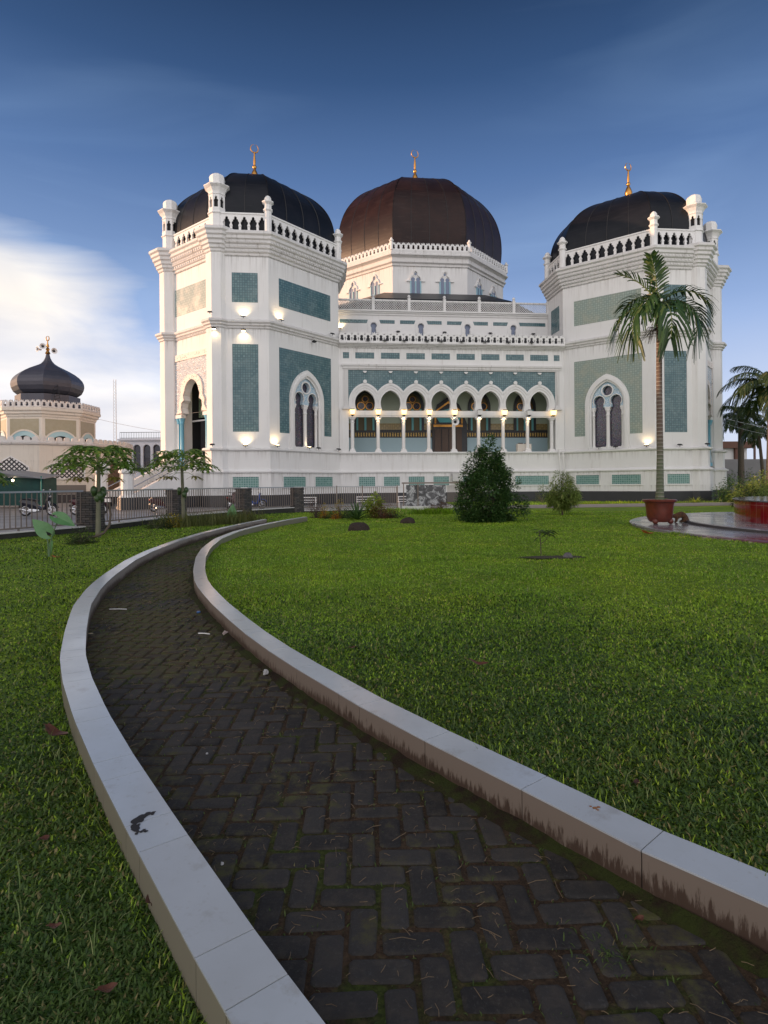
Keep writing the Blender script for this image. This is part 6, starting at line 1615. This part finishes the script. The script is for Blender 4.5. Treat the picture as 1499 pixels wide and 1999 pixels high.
# coconut palms and bushes at the right edge
def coconut(label, loc, H, L, nf, seed, rad=.16, lean=(0, 0)):
    t = thing('coconut_palm', label, 'palm', loc, 0, 'coconut palms at the right edge'); rr = random.Random(seed)
    b = MB(); b.tube([(0, 0, -.1), (lean[0] * .3, lean[1] * .3, H * .4), (lean[0], lean[1], H)], [rad * 1.3, rad, rad * .8], 10); b.build('trunk', M_BARK, t, smooth=True)
    for k in range(nf):
        az = k * 2.4 + rr.uniform(-.2, .2); el = 1.25 - 1.7 * (k / nf) + rr.uniform(-.1, .1); frond(t, (lean[0], lean[1], H), az, el, L * rr.uniform(.85, 1.1), 1.3 + .4 * rr.random(), 34, L * .26, .045 * L / 2, M_COCO, seed * 50 + k, droop=.9, vshape=.2)
    return t
coconut('short coconut palm left of the pair at the right edge, thin pale trunk', (36.3, 60, 0), 8.2, 3.0, 18, 3, .28)
coconut('tall coconut palm at the right edge with the highest crown', (29.4, 45, 0), 8.8, 3.8, 24, 5, .24, (.15, 0))
coconut('slim leaning palm with a pale trunk between the two coconut palms', (33.5, 52, 0), 6.2, 2.2, 12, 8, .14, (-.5, 0))
for i, (x, y, h, rd, m, lb) in enumerate(((26.5, 44, 1.9, 1.6, M_BUSH, 'dark green bush at the foot of the coconut palms'), (23.4, 37.5, 1.6, 1.3, M_TREE, 'light green leafy bush behind the red planter, left one'), (24.9, 38.5, 2.1, 1.3, M_TREE, 'light green leafy bush behind the red planter, right one'), (31.5, 52, 2.6, 2.2, M_BUSH, 'tall dark bush before the grey wall'), (21.6, 34.5, .9, .9, M_DULL, 'low mixed plants beside the red planter, left ones'), (20.6, 31.0, .9, 1.0, M_TREE, 'low leafy plants just behind the red planter rim'))):
    bush('garden_bush', lb, 'bush', at(x, y), [(0, rd * .8), (h * .3, rd), (h * .7, rd * .7), (h, rd * .15)], 3600, .20 if y > 36 else .13, .07, m, 120, 80 + i, None, .3, twig=.35)
bush('red_bush', 'low dark red foliage right behind the red planter', 'bush', at(17.3, 25.6), [(0, .9), (.5, 1.1), (.95, .6)], 2200, .07, .03, M_RUST, 90, 95, None, .3, twig=.2)
for i, (x, y) in enumerate(((-60, 110), (-52, 105))):
    bush('distant_tree', ('dark tree top behind the cream pavilion at the left edge', 'dark tree behind the white building, mostly hidden')[i], 'tree', (x - 2, y - 20, 0), [(1, 2), (4, 4), (7.5, 4), (9.5, 1)], 4500, .5, .25, M_BUSH, 130, 97 + i, (2, .3), .3, twig=.8)

# ------------------------------------------------------------------ plaza, planter, walkway
q = MT('wet_grey_plaza_tiles', .12, .5)
br = q.node('ShaderNodeTexBrick', {'Vector': q.map((1, 1, 1)), 'Color1': (.20, .195, .21), 'Color2': (.25, .24, .26), 'Mortar': (.40, .38, .40), 'Scale': 1.0, 'Mortar Size': .012, 'Brick Width': .8, 'Row Height': .8}, offset=0.0)
n1 = q.noise(q.map(), .6, 4)
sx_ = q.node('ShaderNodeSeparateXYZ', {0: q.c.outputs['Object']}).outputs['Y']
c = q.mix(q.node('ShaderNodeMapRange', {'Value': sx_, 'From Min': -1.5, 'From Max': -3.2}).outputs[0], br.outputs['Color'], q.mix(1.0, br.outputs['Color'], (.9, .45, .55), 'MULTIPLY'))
q.color(c); q.put(q.b.inputs['Roughness'], q.node('ShaderNodeMapRange', {'Value': n1, 'From Min': .35, 'From Max': .65, 'To Min': .05, 'To Max': .28}).outputs[0])
M_WET = q.m
pl = thing('tiled_plaza', None, None, (16.8, 16.8, 0)); struct(pl)
b = MB(); b.lathe([(9.05, .02), (9.08, .235), (9.02, .255), (7.3, .260)], 96, mi=0); b.build('plaza_floor', M_WET, pl)
b = MB(); b.lathe([(7.4, .20), (7.4, .33), (7.36, .35), (5.9, .355)], 96); b.build('plaza_step', M_WET, pl)
b = MB(); b.lathe([(7.41, .262), (7.41, .325)], 96); b.build('step_riser', mat('dark_step_edge', (.05, .05, .055), .6), pl)
plr = thing('round_planter', 'large round planter clad in glossy red tiles, cut by the right edge', 'planter', (16.8, 16.8, .355))
q = MT('glossy_red_tiles', .08, .5)
br = q.node('ShaderNodeTexBrick', {'Vector': q.map((1, 1, 1), 'UV'), 'Color1': (.17, .004, .010), 'Color2': (.21, .005, .013), 'Mortar': (.26, .10, .085), 'Scale': 1.0, 'Mortar Size': .006, 'Brick Width': .36, 'Row Height': .62}, offset=0.0)
q.color(br.outputs['Color'])
b = MB(); n = 120; r0 = 5.9
for k in range(n):
    a0, a1 = 2 * math.pi * k / n, 2 * math.pi * (k + 1) / n
    P0 = [(r0 * math.cos(a_), r0 * math.sin(a_)) for a_ in (a0, a1)]
    b.quad((*P0[0], 0), (*P0[1], 0), (*P0[1], .62), (*P0[0], .62), 0, [(r0 * a0, 0.10), (r0 * a1, .10), (r0 * a1, .72), (r0 * a0, .72)])
b.build('red_tile_wall', q.m, plr)
b = MB(); b.loft([[(r * math.cos(2 * math.pi * k / 120), r * math.sin(2 * math.pi * k / 120), z) for k in range(120)] for r, z in ((5.89, .618), (5.94, .622), (5.94, .655), (5.92, .66), (4.9, .665), (4.88, .66), (4.86, .3), (4.8, .3))]); b.build('stone_rim', mat('dark_wet_rim', (.10, .09, .09), .12), plr)
b = MB(); b.lathe([(4.85, .45), (.1, .47)], 60); b.build('planter_floor', mat('dark_red_soil', (.07, .02, .03), .6), plr)
# crumbling mortar edge of the plaza
rr = random.Random(12)
for i in range(9):
    a_ = R(176 + 4.4 * i + rr.uniform(-1, 1))
    o = rock('edge_stone', 'pale broken stone on the tiled plaza edge, %s one counted from the red pot' % 'first second third fourth fifth sixth seventh eighth ninth'.split()[i], 'stone', at(16.8 + 9.14 * math.cos(a_), 16.8 + 9.14 * math.sin(a_), .0), .07 + .07 * rr.random(), .05, .05, mat('pale_broken_mortar', (.30, .24, .18), .9) if i == 0 else bpy.data.materials['pale_broken_mortar'], 200 + i, 'broken stones along the plaza edge')
wk = MB(); a0, a1 = Vector((5.0, 35.25, 0)), Vector((30, 38.6, 0)); wd_ = (a1 - a0).normalized(); wn = Vector((-wd_.y, wd_.x, 0))
nseg = 30
for k in range(nseg):
    p, q_ = a0.lerp(a1, (k + .004) / nseg), a0.lerp(a1, (k + .996) / nseg)
    wk.loft([[p, q_, q_ + wn * .9, p + wn * .9], [v_ + Vector((0, 0, .20)) for v_ in (p, q_, q_ + wn * .9, p + wn * .9)]])
o = wk.build('walkway', mat('pale_pink_concrete', (.33, .29, .28), .7, noise=(1.5, .3, (.24, .22, .21)))); struct(o)
wk = MB(); wk.loft([[a0 - wn * .16 + Vector((0, 0, -.05)), a1 - wn * .16 + Vector((0, 0, -.05)), a1, a0], [a0 - wn * .16 + Vector((0, 0, .045)), a1 - wn * .16 + Vector((0, 0, .045)), a1 + Vector((0, 0, .045)), a0 + Vector((0, 0, .045))]])
o = wk.build('walkway_footing', mat('brown_footing', (.12, .09, .075), .9)); struct(o)

# cat behind the pot
def cat_():
    t = thing('cat', 'brown tabby cat crouching on the wet tiles with its head behind the red pot', 'cat', (9.66, 19.25, .262), R(165)); t.scale = (1.3,) * 3
    M_FUR = mat('brown_tabby_fur', (.14, .065, .028), .85, noise=(16, .12, (.055, .028, .016)), bump=(60, .6, .01))
    m_ = bpy.data.meshes.new('cat_body'); 
    # skeleton: pelvis, spine, neck, head, legs, tail
    V = [(-.12, 0, .12), (-.06, 0, .185), (.02, 0, .195), (.09, 0, .165), (.14, 0, .15), (.20, 0, .15), (.235, 0, .135),
         (-.10, .06, .06), (-.03, .075, .025), (.02, .075, .015), (-.10, -.06, .06), (-.03, -.075, .025), (.02, -.075, .015),
         (.09, .045, .09), (.10, .045, .02), (.14, .045, .012), (.09, -.045, .09), (.10, -.045, .02), (.14, -.045, .012),
         (-.18, 0, .06), (-.22, .05, .03), (-.18, .13, .02), (-.08, .16, .02),
         (.19, .03, .195), (.19, .038, .222), (.19, -.03, .195), (.19, -.038, .222)]
    Ed = [(0, 1), (1, 2), (2, 3), (3, 4), (4, 5), (5, 6), (0, 7), (7, 8), (8, 9), (0, 10), (10, 11), (11, 12), (3, 13), (13, 14), (14, 15), (3, 16), (16, 17), (17, 18), (0, 19), (19, 20), (20, 21), (21, 22), (5, 23), (23, 24), (5, 25), (25, 26)]
    Rr = [.095, .10, .088, .075, .05, .055, .024, .055, .022, .018, .055, .022, .018, .032, .020, .018, .032, .020, .018, .022, .018, .016, .012, .018, .004, .018, .004]
    m_.from_pydata(V, Ed, []); o = bpy.data.objects.new('cat_body', m_); COL.objects.link(o); o.parent = t
    md = o.modifiers.new('skin', 'SKIN'); 
    for i, sv in enumerate(m_.skin_vertices[0].data if m_.skin_vertices else []): sv.radius = (Rr[i], Rr[i]); sv.use_root = (i == 0)
    sd_ = o.modifiers.new('sub', 'SUBSURF'); sd_.levels = 2; sd_.render_levels = 2
    m_.materials.append(M_FUR)
    return t, o
ct, co = cat_()
if not co.data.skin_vertices:
    bpy.context.view_layer.objects.active = co
    try: bpy.ops.mesh.customdata_skin_add()
    except Exception: pass
Rr = [.095, .10, .088, .075, .05, .055, .024, .055, .022, .018, .055, .022, .018, .032, .020, .018, .032, .020, .018, .022, .018, .016, .012, .018, .004, .018, .004]
if co.data.skin_vertices:
    for i, sv in enumerate(co.data.skin_vertices[0].data): sv.radius = (Rr[i], Rr[i]); sv.use_root = (i == 0)

# ------------------------------------------------------------------ fence, pillars, gate, scooters
q = MT('stacked_slate', .85, .3)
br = q.node('ShaderNodeTexBrick', {'Vector': q.map((1, 1, 1), 'UV'), 'Color1': (.05, .05, .055), 'Color2': (.12, .11, .105), 'Mortar': (.015, .014, .014), 'Scale': 1.0, 'Mortar Size': .010, 'Brick Width': .30, 'Row Height': .075})
n1 = q.noise(q.map(), 5, 4); q.color(q.mix(q.math('MULTIPLY', q.val(n1, .5, .75), .5), br.outputs['Color'], (.17, .13, .10))); q.bump(br.outputs['Fac'], -.8, .02)
M_SLATE = q.m
M_RAIL = mat('weathered_steel_rail', (.20, .18, .17), .4, .5, noise=(6, .3, (.26, .20, .16))); M_RAILT = mat('pale_steel_top_rail', (.42, .43, .46), .3, .7)
fence = thing('fence', 'low steel bar fence with stacked slate pillars between garden and car park', 'fence', (0, 0, 0))
rr = random.Random(3)
PIL = [(-9.39, 18.9), (-8.59, 24.4), (-7.0, 29.4), (-4.84, 32.8)]
for i, (x, y) in enumerate(PIL):
    d = Vector((FEN[min(i + 3, 7)][0] - FEN[i + 1][0], FEN[min(i + 3, 7)][1] - FEN[i + 1][1], 0)).normalized(); nrm = Vector((d.y, -d.x, 0)); b = MB()
    hw = .285; zc_ = 0.0
    # rough courses, each a little in or out
    z = .0; 
    while z < 1.42:
        h = .075; e = hw + rr.uniform(-.012, .014)
        c4 = [Vector((x, y, z)) + d * sx * (e + rr.uniform(-.008, .008)) + nrm * sy * (e + rr.uniform(-.008, .008)) for sx, sy in ((-1, -1), (1, -1), (1, 1), (-1, 1))]
        t4 = [p + Vector((0, 0, h)) for p in c4]; z0_ = z
        for k in range(4):
            k2 = (k + 1) % 4; u0 = k * .57 + i * .13; b.quad(c4[k], c4[k2], t4[k2], t4[k], 0, [(u0, z0_), (u0 + .57, z0_), (u0 + .57, z0_ + h), (u0, z0_ + h)])
        b.poly(t4, 0, [(0, 0), (.5, 0), (.5, .5), (0, .5)]); z += h
    b.build('stone_pillar', M_SLATE, fence)
def panel(p0, p1, zt, zb, step, name='railing_panel', top=True):
    p0, p1 = Vector((*p0, 0)), Vector((*p1, 0)); L = (p1 - p0).length; d = (p1 - p0) / L; b = MB()
    b.bar(p0 + Vector((0, 0, zb)), p1 + Vector((0, 0, zb)), .04, .045)
    n = int(L / step)
    for k in range(n + 1):
        p = p0 + d * (k + .5) * L / (n + 1); b.bar(p + Vector((0, 0, zb)), p + Vector((0, 0, zt)), .022, .022, up=d)
    for f in (.25, .75):
        p = p0 + d * L * f; b.bar(p + Vector((0, 0, zb - .09)), p + Vector((0, 0, zb)), .04, .04, up=d)
    o = b.build(name, M_RAIL, fence); b = MB(); b.bar(p0 + Vector((0, 0, zt)), p1 + Vector((0, 0, zt)), .055, .05); b.build('top_rail', M_RAILT if top else M_RAIL, o); return o
def base_wall(p0, p1, z1, w__=.22):
    p0, p1 = Vector((*p0, 0)), Vector((*p1, 0)); b = MB(); b.bar(p0 + Vector((0, 0, z1 / 2 - .02)), p1 + Vector((0, 0, z1 / 2 - .02)), w__, z1 + .04, 0); b.bar(p0 + Vector((0, 0, z1 + .02)), p1 + Vector((0, 0, z1 + .02)), w__ + .05, .035, 1)
    b.build('base_wall', [M_SLATE if False else mat('dark_mossy_wall', (.045, .042, .04), .9, noise=(5, .3, (.02, .024, .014))) if 'dark_mossy_wall' not in bpy.data.materials else bpy.data.materials['dark_mossy_wall'], M_TRIM], fence)
def cut(a_, b_, e=.30):
    a_, b_ = Vector(a_), Vector(b_); d = (b_ - a_).normalized(); return tuple(a_ + d * e), tuple(b_ - d * e)
segs = [((-12.9, 10.5), PIL[0]), (PIL[0], PIL[1]), (PIL[1], PIL[2]), (PIL[2], PIL[3])]
for a_, b_ in segs:
    a2, b2 = cut(a_, b_); panel(a2, b2, 1.44, .42, .165); base_wall(a2, b2, .30)
a2, b2 = cut(PIL[3], (1.06, 34.9)); panel(a2, b2, 1.44, .30, .13)
for f in (.35, .62, 1.0):
    p = Vector(a2).lerp(Vector(b2), f); b = MB(); b.bar((p.x, p.y, 0), (p.x, p.y, 1.5), .07, .07, up=(1, 0, 0)); b.build('fence_post', M_RAIL, fence)
base_wall(a2, b2, .10)
gate = thing('metal_gate', 'brown steel gate frame with bars at the end of the fence beside the big shrub', 'gate', (0, 0, 0))
g0, g1 = Vector((1.15, 34.75, 0)), Vector((5.0, 35.2, 0)); b = MB()
for f in (.0, .22, 1.0): p = g0.lerp(g1, f); b.bar((p.x, p.y, .05), (p.x, p.y, 1.62), .06, .06, up=(1, 0, 0))
b.bar(g0 + Vector((-.1, 0, 1.62)), g1 + Vector((0, 0, 1.62)), .10, .09); b.build('gate_frame', M_RAIL, gate)
b = MB()
for k in range(22): p = g0.lerp(g1, .68 + .3 * k / 22); b.bar((p.x, p.y, .45), (p.x, p.y, 1.5), .02, .02, up=(1, 0, 0))
b.build('gate_bars', M_RAIL, gate)
q = MT('black_and_white_marbled_panel', .35, .4); n1 = q.noise(q.map((1, 1, .8)), 2.2, 5, .55, 2.2); q.color(q.ramp(n1, (.38, (.07, .07, .075)), (.50, (.13, .13, .14)), (.60, (.55, .56, .58)), (.66, (.16, .15, .16))))
b = MB(); p, p2 = g0.lerp(g1, .04) + Vector((0, .06, 0)), g0.lerp(g1, .66) + Vector((0, .06, 0)); b.loft([[p, p2, p2 + Vector((0, .03, 0)), p + Vector((0, .03, 0))], [v_ + Vector((0, 0, 1.5)) for v_ in (p, p2, p2 + Vector((0, .03, 0)), p + Vector((0, .03, 0)))]]); b.build('marbled_panel', q.m, gate)
b = MB(); p, p2 = g0 + Vector((-.1, -.12, 0)), g1 + Vector((0, -.12, 0)); b.loft([[p, p2, p2 + Vector((0, .1, 0)), p + Vector((0, .1, 0))], [v_ + Vector((0, 0, .26)) for v_ in (p, p2, p2 + Vector((0, .1, 0)), p + Vector((0, .1, 0)))]]); b.build('gate_sill', M_TRIM, gate)
bush('climbing_weed', 'reddish weeds at the foot of the marbled gate panel', 'weeds', (3.3, 34.6, .1), [(0, .9), (.25, .8), (.45, .3)], 900, .08, .03, M_RUST, 50, 66, None, .3, twig=.16)
# white benches in the car park
def bench(label, loc, rz):
    t = thing('metal_bench', label, 'bench', loc, rz, 'white metal benches in the car park')
    b = MB(); b.box((-.6, -.2, .42), (.6, .2, .46)); b.build('seat', M_COL, t)
    b = MB(); b.box((-.6, .2, .72), (.6, .24, .78)); b.box((-.6, .2, .56), (.6, .24, .60)); b.build('backrest', M_COL, t)
    for sx in (-.55, .55): b = MB(); b.bar((sx, -.18, 0), (sx, -.18, .42), .04, .04); b.bar((sx, .2, 0), (sx, .22, .76), .04, .04); b.build('leg', M_COL, t)
bench('white metal bench in the car park just right of the last slate pillar', (-4.9, 37.5, 0), TH)
bench('white metal bench in the car park behind the lime shrub', (-1.2, 38.2, 0), TH)
bench('white metal bench in the car park left of the marbled gate', (1.5, 38.0, 0), TH)

def scooter(label, loc, rz, body, s_=1.0):
    t = thing('motor_scooter', label, 'motor scooter', loc, rz, 'scooters parked behind the fence'); t.scale = (s_,) * 3
    M_T = bpy.data.materials.get('tyre_rubber') or mat('tyre_rubber', (.015, .015, .016), .8)
    M_C = bpy.data.materials.get('chrome') or mat('chrome', (.6, .6, .62), .2, 1.0)
    M_P = bpy.data.materials.get('black_plastic') or mat('black_plastic', (.02, .02, .022), .4)
    for x in (-.62, .62):
        w_ = MB(); w_.loft([[(x + rr_ * math.cos(2 * math.pi * k / 24), yv, .28 + rr_ * math.sin(2 * math.pi * k / 24)) for k in range(24)] for rr_, yv in ((.20, -.045), (.255, -.05), (.28, -.02), (.28, .02), (.255, .05), (.20, .045), (.20, -.045))], cap0=False, cap1=False)
        wh = w_.build('wheel', M_T, t, smooth=True)
        r_ = MB(); r_.loft([[(x + rr_ * math.cos(2 * math.pi * k / 20), yv, .28 + rr_ * math.sin(2 * math.pi * k / 20)) for k in range(20)] for rr_, yv in ((.205, -.03), (.205, .03), (.17, .03), (.17, -.03), (.205, -.03))], cap0=False, cap1=False)
        for k in range(5): a_ = k * 1.257; r_.bar((x, 0, .28), (x + .18 * math.cos(a_), 0, .28 + .18 * math.sin(a_)), .035, .03, up=(0, 1, 0))
        r_.build('rim', M_C, wh)
    def sec(x, w_, z0, z1): return [(x, -w_ * .7, z0), (x, w_ * .7, z0), (x, w_, (z0 + z1) / 2), (x, w_ * .6, z1), (x, -w_ * .6, z1), (x, -w_, (z0 + z1) / 2)]
    b = MB(); b.loft([sec(-.88, .06, .66, .76), sec(-.72, .13, .52, .80), (sec(-.45, .16, .42, .76)), sec(-.15, .14, .34, .70), sec(.02, .10, .30, .48), sec(.18, .10, .28, .38), sec(.34, .12, .30, .50)]); b.build('body', body, t, smooth=False)
    b = MB(); b.loft([sec(.30, .12, .30, .45), sec(.38, .19, .36, .80), sec(.46, .17, .55, .98), sec(.52, .10, .78, 1.04)]); b.build('front_shield', body, t)
    b = MB(); b.loft([sec(-.78, .11, .78, .83), sec(-.5, .14, .76, .86), sec(-.15, .14, .72, .80), sec(.0, .10, .70, .76)]); b.build('seat', M_P, t)
    b = MB(); b.loft([[(.62 + rr_ * math.cos(a_), yv, .28 + rr_ * math.sin(a_)) for rr_, yv in ((.30, -.07), (.34, 0), (.30, .07))] for a_ in [R(20 + 14 * k) for k in range(10)]], cap0=False, cap1=False); b.build('front_mudguard', body, t)
    b = MB(); b.tube([(.62, .07, .28), (.50, .06, .62), (.44, 0, .98)], .02, 6); b.tube([(.62, -.07, .28), (.50, -.06, .62), (.44, 0, .98)], .02, 6); b.build('fork', M_C, t)
    b = MB(); b.tube([(.36, -.34, 1.02), (.42, -.12, 1.0), (.44, 0, .98), (.42, .12, 1.0), (.36, .34, 1.02)], .016, 6); hb_ = b.build('handlebar', M_P, t)
    for sy in (-1, 1):
        b = MB(); b.tube([(.40, sy * .22, 1.01), (.38, sy * .30, 1.20)], .006, 5); b.ball((.38, sy * .31, 1.25), .065, 10, 0, (.35, 1, .75)); b.build('mirror', M_C, t)
    b = MB(); b.ball((.53, 0, .93), .075, 10, 0, (.5, 1, .8)); b.build('headlight', M_C, t)
    b = MB(); b.ball((-.88, 0, .70), .05, 8, 0, (.5, 1.2, .8)); b.build('tail_light', bpy.data.materials.get('red_lens') or mat('red_lens', (.35, .02, .02), .2), t)
    b = MB(); b.tube([(-.05, -.14, .22), (-.35, -.16, .24), (-.78, -.17, .34)], [.025, .045, .055], 8); b.build('exhaust', M_C, t, smooth=True)
    b = MB(); b.loft([sec(-.45, .10, .16, .34), sec(-.2, .13, .14, .36), sec(.05, .10, .18, .34)]); b.build('engine', M_C, t)
    b = MB(); b.box((-.90, -.09, .42), (-.89, .09, .52)); b.build('number_plate', M_P, t)
M_SB = mat('black_scooter_paint', (.012, .012, .022), .2); M_SR = mat('dark_red_scooter_paint', (.06, .012, .016), .22); M_SBL = mat('blue_scooter_paint', (.02, .05, .20), .2)
scooter('black scooter seen side-on behind the first fence panel, facing right', (-18.6, 31.8, 0), .05, M_SB, 1.12)
scooter('black scooter half hidden behind the first slate pillar', (-16.3, 32.6, 0), .1, M_SR, 1.12)
scooter('dark red scooter before the stairs, left of the second slate pillar', (-13.5, 36.0, 0), 1.0, M_SR, 1.05)
scooter('black scooter seen from behind, just left of the third slate pillar', (-10.4, 40.2, 0), 1.5, M_SR, 1.05)
scooter('blue scooter facing right between the third and fourth slate pillars', (-8.75, 39.2, 0), .15, M_SBL, 1.05)
b = MB(); b.box((-.3, -.01, 0), (.3, .01, .22)); o = b.build('small_notice', M_COL); o.location = (-18.0, 38.25, .55); tag(o, 'small white notice plate on the dark stair base', 'notice')

# ------------------------------------------------------------------ litter and dead leaves
def dead_leaf(label, loc, L, W_, rz, m, seed, curl=.5):
    rr = random.Random(seed); b = MB(); prev = None; n = 9
    for j in range(n + 1):
        u = j / n; w_ = W_ * (math.sin(math.pi * min(1, .06 + .94 * u)) ** .7) / 2; x = (u - .5) * L; z = curl * L * .35 * (2 * u - 1) ** 2
        cur = [(x, -w_, z + w_ * (.5 + .3 * math.sin(9 * u)) * curl), (x, 0, z), (x, w_, z + w_ * (.6 + .3 * math.cos(8 * u)) * curl)]
        if prev: b.quad(prev[0], prev[1], cur[1], cur[0]); b.quad(prev[1], prev[2], cur[2], cur[1])
        prev = cur
    b.tube([(-L * .5, 0, curl * L * .35), (-L * .66, 0, curl * L * .3)], .0015, 4)
    o = b.build('dead_leaf', m, None, smooth=True); o.location = loc; o.rotation_euler = (rr.uniform(-.2, .2), rr.uniform(-.2, .2), rz); return tag(o, label, 'leaf')
M_DL = mat('dead_leaf_brown', (.14, .045, .022), .6, noise=(40, .3, (.07, .028, .016))); M_DL2 = mat('dead_leaf_dark', (.055, .022, .014), .7); M_DLO = mat('dead_leaf_orange', (.45, .12, .03), .6)
for args in (('large ribbed brown dead leaf on the grass left of the kerb', (-1.81, 3.24, .238), .17, .075, -.4, M_DL, 1),
             ('small red-brown dead leaf on the grass at the left edge', (-1.33, 2.29, .232), .045, .03, 1.2, M_DL, 2),
             ('brown dead leaf on the grass near the bottom left corner', (-1.03, 1.83, .235), .04, .026, .2, M_DL, 3),
             ('dark dead leaf at the kerb foot near the bottom left corner', (-.78, 1.95, .232), .05, .035, 2.0, M_DL2, 4),
             ('brown dead leaf lowest in the bottom left grass', (-.76, 1.60, .236), .05, .028, .5, M_DL, 5),
             ('long curled red-brown dead leaf in the middle of the right lawn', (.664, 4.19, .315), .14, .05, -.15, M_DL, 6),
             ('small brown dead leaf on the right lawn nearest the kerb', (-.258, 4.645, .31), .06, .04, .1, M_DL, 7),
             ('bright orange dead leaf on the grass before the red pot', (7.0, 15.7, .21), .36, .22, .1, M_DLO, 8),
             ('tiny reddish dead leaf in the grass right of the kerb', (1.08, 2.55, .30), .04, .025, 1.0, M_DL2, 9),
             ('reddish dead leaf on the pavers near the bottom right weeds', (.82, 1.92, .178), .035, .022, .4, M_DL, 10),
             ('small pale brown dead leaf on the pavers at the bottom edge', (-.13, 1.50, .178), .025, .018, .9, M_DL, 11),
             ('orange dead leaf on the grass beside the taro plant', (-6.45, 11.6, .20), .18, .09, 0, M_DLO, 12)): dead_leaf(*args)
def stick(label, loc, L, r_, rz, m, name='white_stick'):
    b = MB(); b.tube([(-L / 2, 0, 0), (0, .004, .002), (L / 2, 0, 0)], r_, 8); o = b.build(name, m); o.location = loc; o.rotation_euler = (0, 0, rz); return tag(o, label, 'litter')
stick('white drinking straw lying across the brick path', (-3.07, 6.79, .180), .20, .005, -.05, M_COL)
stick('short white stick on the path near the right kerb', (-1.73, 5.64, .180), .12, .006, -.25, M_COL)
def crumple(label, loc, r_, m, seed, name='crumpled_wrapper'):
    rr = random.Random(seed); bm = bmesh.new(); bmesh.ops.create_icosphere(bm, subdivisions=2, radius=r_)
    for v_ in bm.verts: v_.co *= rr.uniform(.6, 1.1)
    me = bpy.data.meshes.new(name); bm.to_mesh(me); bm.free(); me.materials.append(m); o = bpy.data.objects.new(name, me); COL.objects.link(o); o.location = loc; return tag(o, label, 'litter')
M_PW = mat('white_wrapper', (.42, .42, .43), .5)
crumple('crumpled white wrapper on the pavers beside the right kerb', (-.90, 4.43, .190), .024, M_PW, 1)
crumple('tiny white scrap just right of the crumpled wrapper', (-.80, 4.35, .180), .009, M_PW, 2)
crumple('flattened pale wrapper beside the short white stick', (-1.52, 5.62, .185), .030, mat('pinkish_wrapper', (.40, .33, .32), .6), 3)
crumple('white chip of litter in the middle of the path', (-.95, 3.13, .176), .007, M_PW, 4)
crumple('white chip of litter near the scuffed kerb tile', (-.62, 2.22, .176), .007, M_PW, 5)
rock('pebble', 'round beige pebble on the path against the left kerb', 'pebble', (-2.86, 5.73, .168), .036, .028, .035, mat('beige_pebble', (.42, .33, .22), .7), 9, None, .05)
b = MB(); b.lathe([(.022, 0), (.022, .014), (.018, .018), (.002, .019)], 14); o = b.build('bottle_cap', mat('blue_plastic', (.04, .12, .30), .35)); o.location = (-2.08, 6.59, .175); tag(o, 'small blue bottle cap on the path near the right kerb', 'litter')

# unseen house added beyond the left edge of the picture to keep the garden in shade
rw = thing('added_shade_house', 'unseen long white house added beyond the left edge to shade the garden', 'building', (-44, -16, 0))
b = MB(); b.box((-8, 0, 0), (0, 47, 8.4)); b.build('house_wall', M_WHITE, rw)
b = MB(); b.loft([[(-8.6, -.6, 8.4), (.6, -.6, 8.4), (.6, 47.6, 8.4), (-8.6, 47.6, 8.4)], [(-4.2, -.6, 10.4), (-3.8, -.6, 10.4), (-3.8, 47.6, 10.4), (-4.2, 47.6, 10.4)]]); b.build('roof', mat('clay_roof', (.22, .09, .05), .8), rw)
for k in range(11):
    b = MB(); b.box((.01, 2 + k * 4.1, 1.2), (.06, 3.6 + k * 4.1, 3.2)); b.build('window', M_GLASSD, rw)

# cables
def cable(label, p0, p1, sag, r_=.02):
    p0, p1 = Vector(p0), Vector(p1); b = MB(); b.tube([p0.lerp(p1, t / 16) - Vector((0, 0, sag * 4 * (t / 16) * (1 - t / 16))) for t in range(17)], r_, 5); return tag(b.build('cable', M_RAILT), label, 'cable')
c0 = toW((P + 6.9, -3.2, 6.9))
cable('upper cable running from the right tower wall towards the right edge', c0, (37, 48, 5.9), .5, .022)
cable('lower thinner cable from the right tower wall towards the right edge', c0 - Vector((0, 0, .45)), (37, 48, 5.3), .6, .012)
cable('thin cable from the small onion dome across the sky to the white building', (-31, 60, 8.9), (-18, 90, 9.6), 1.2, .018)
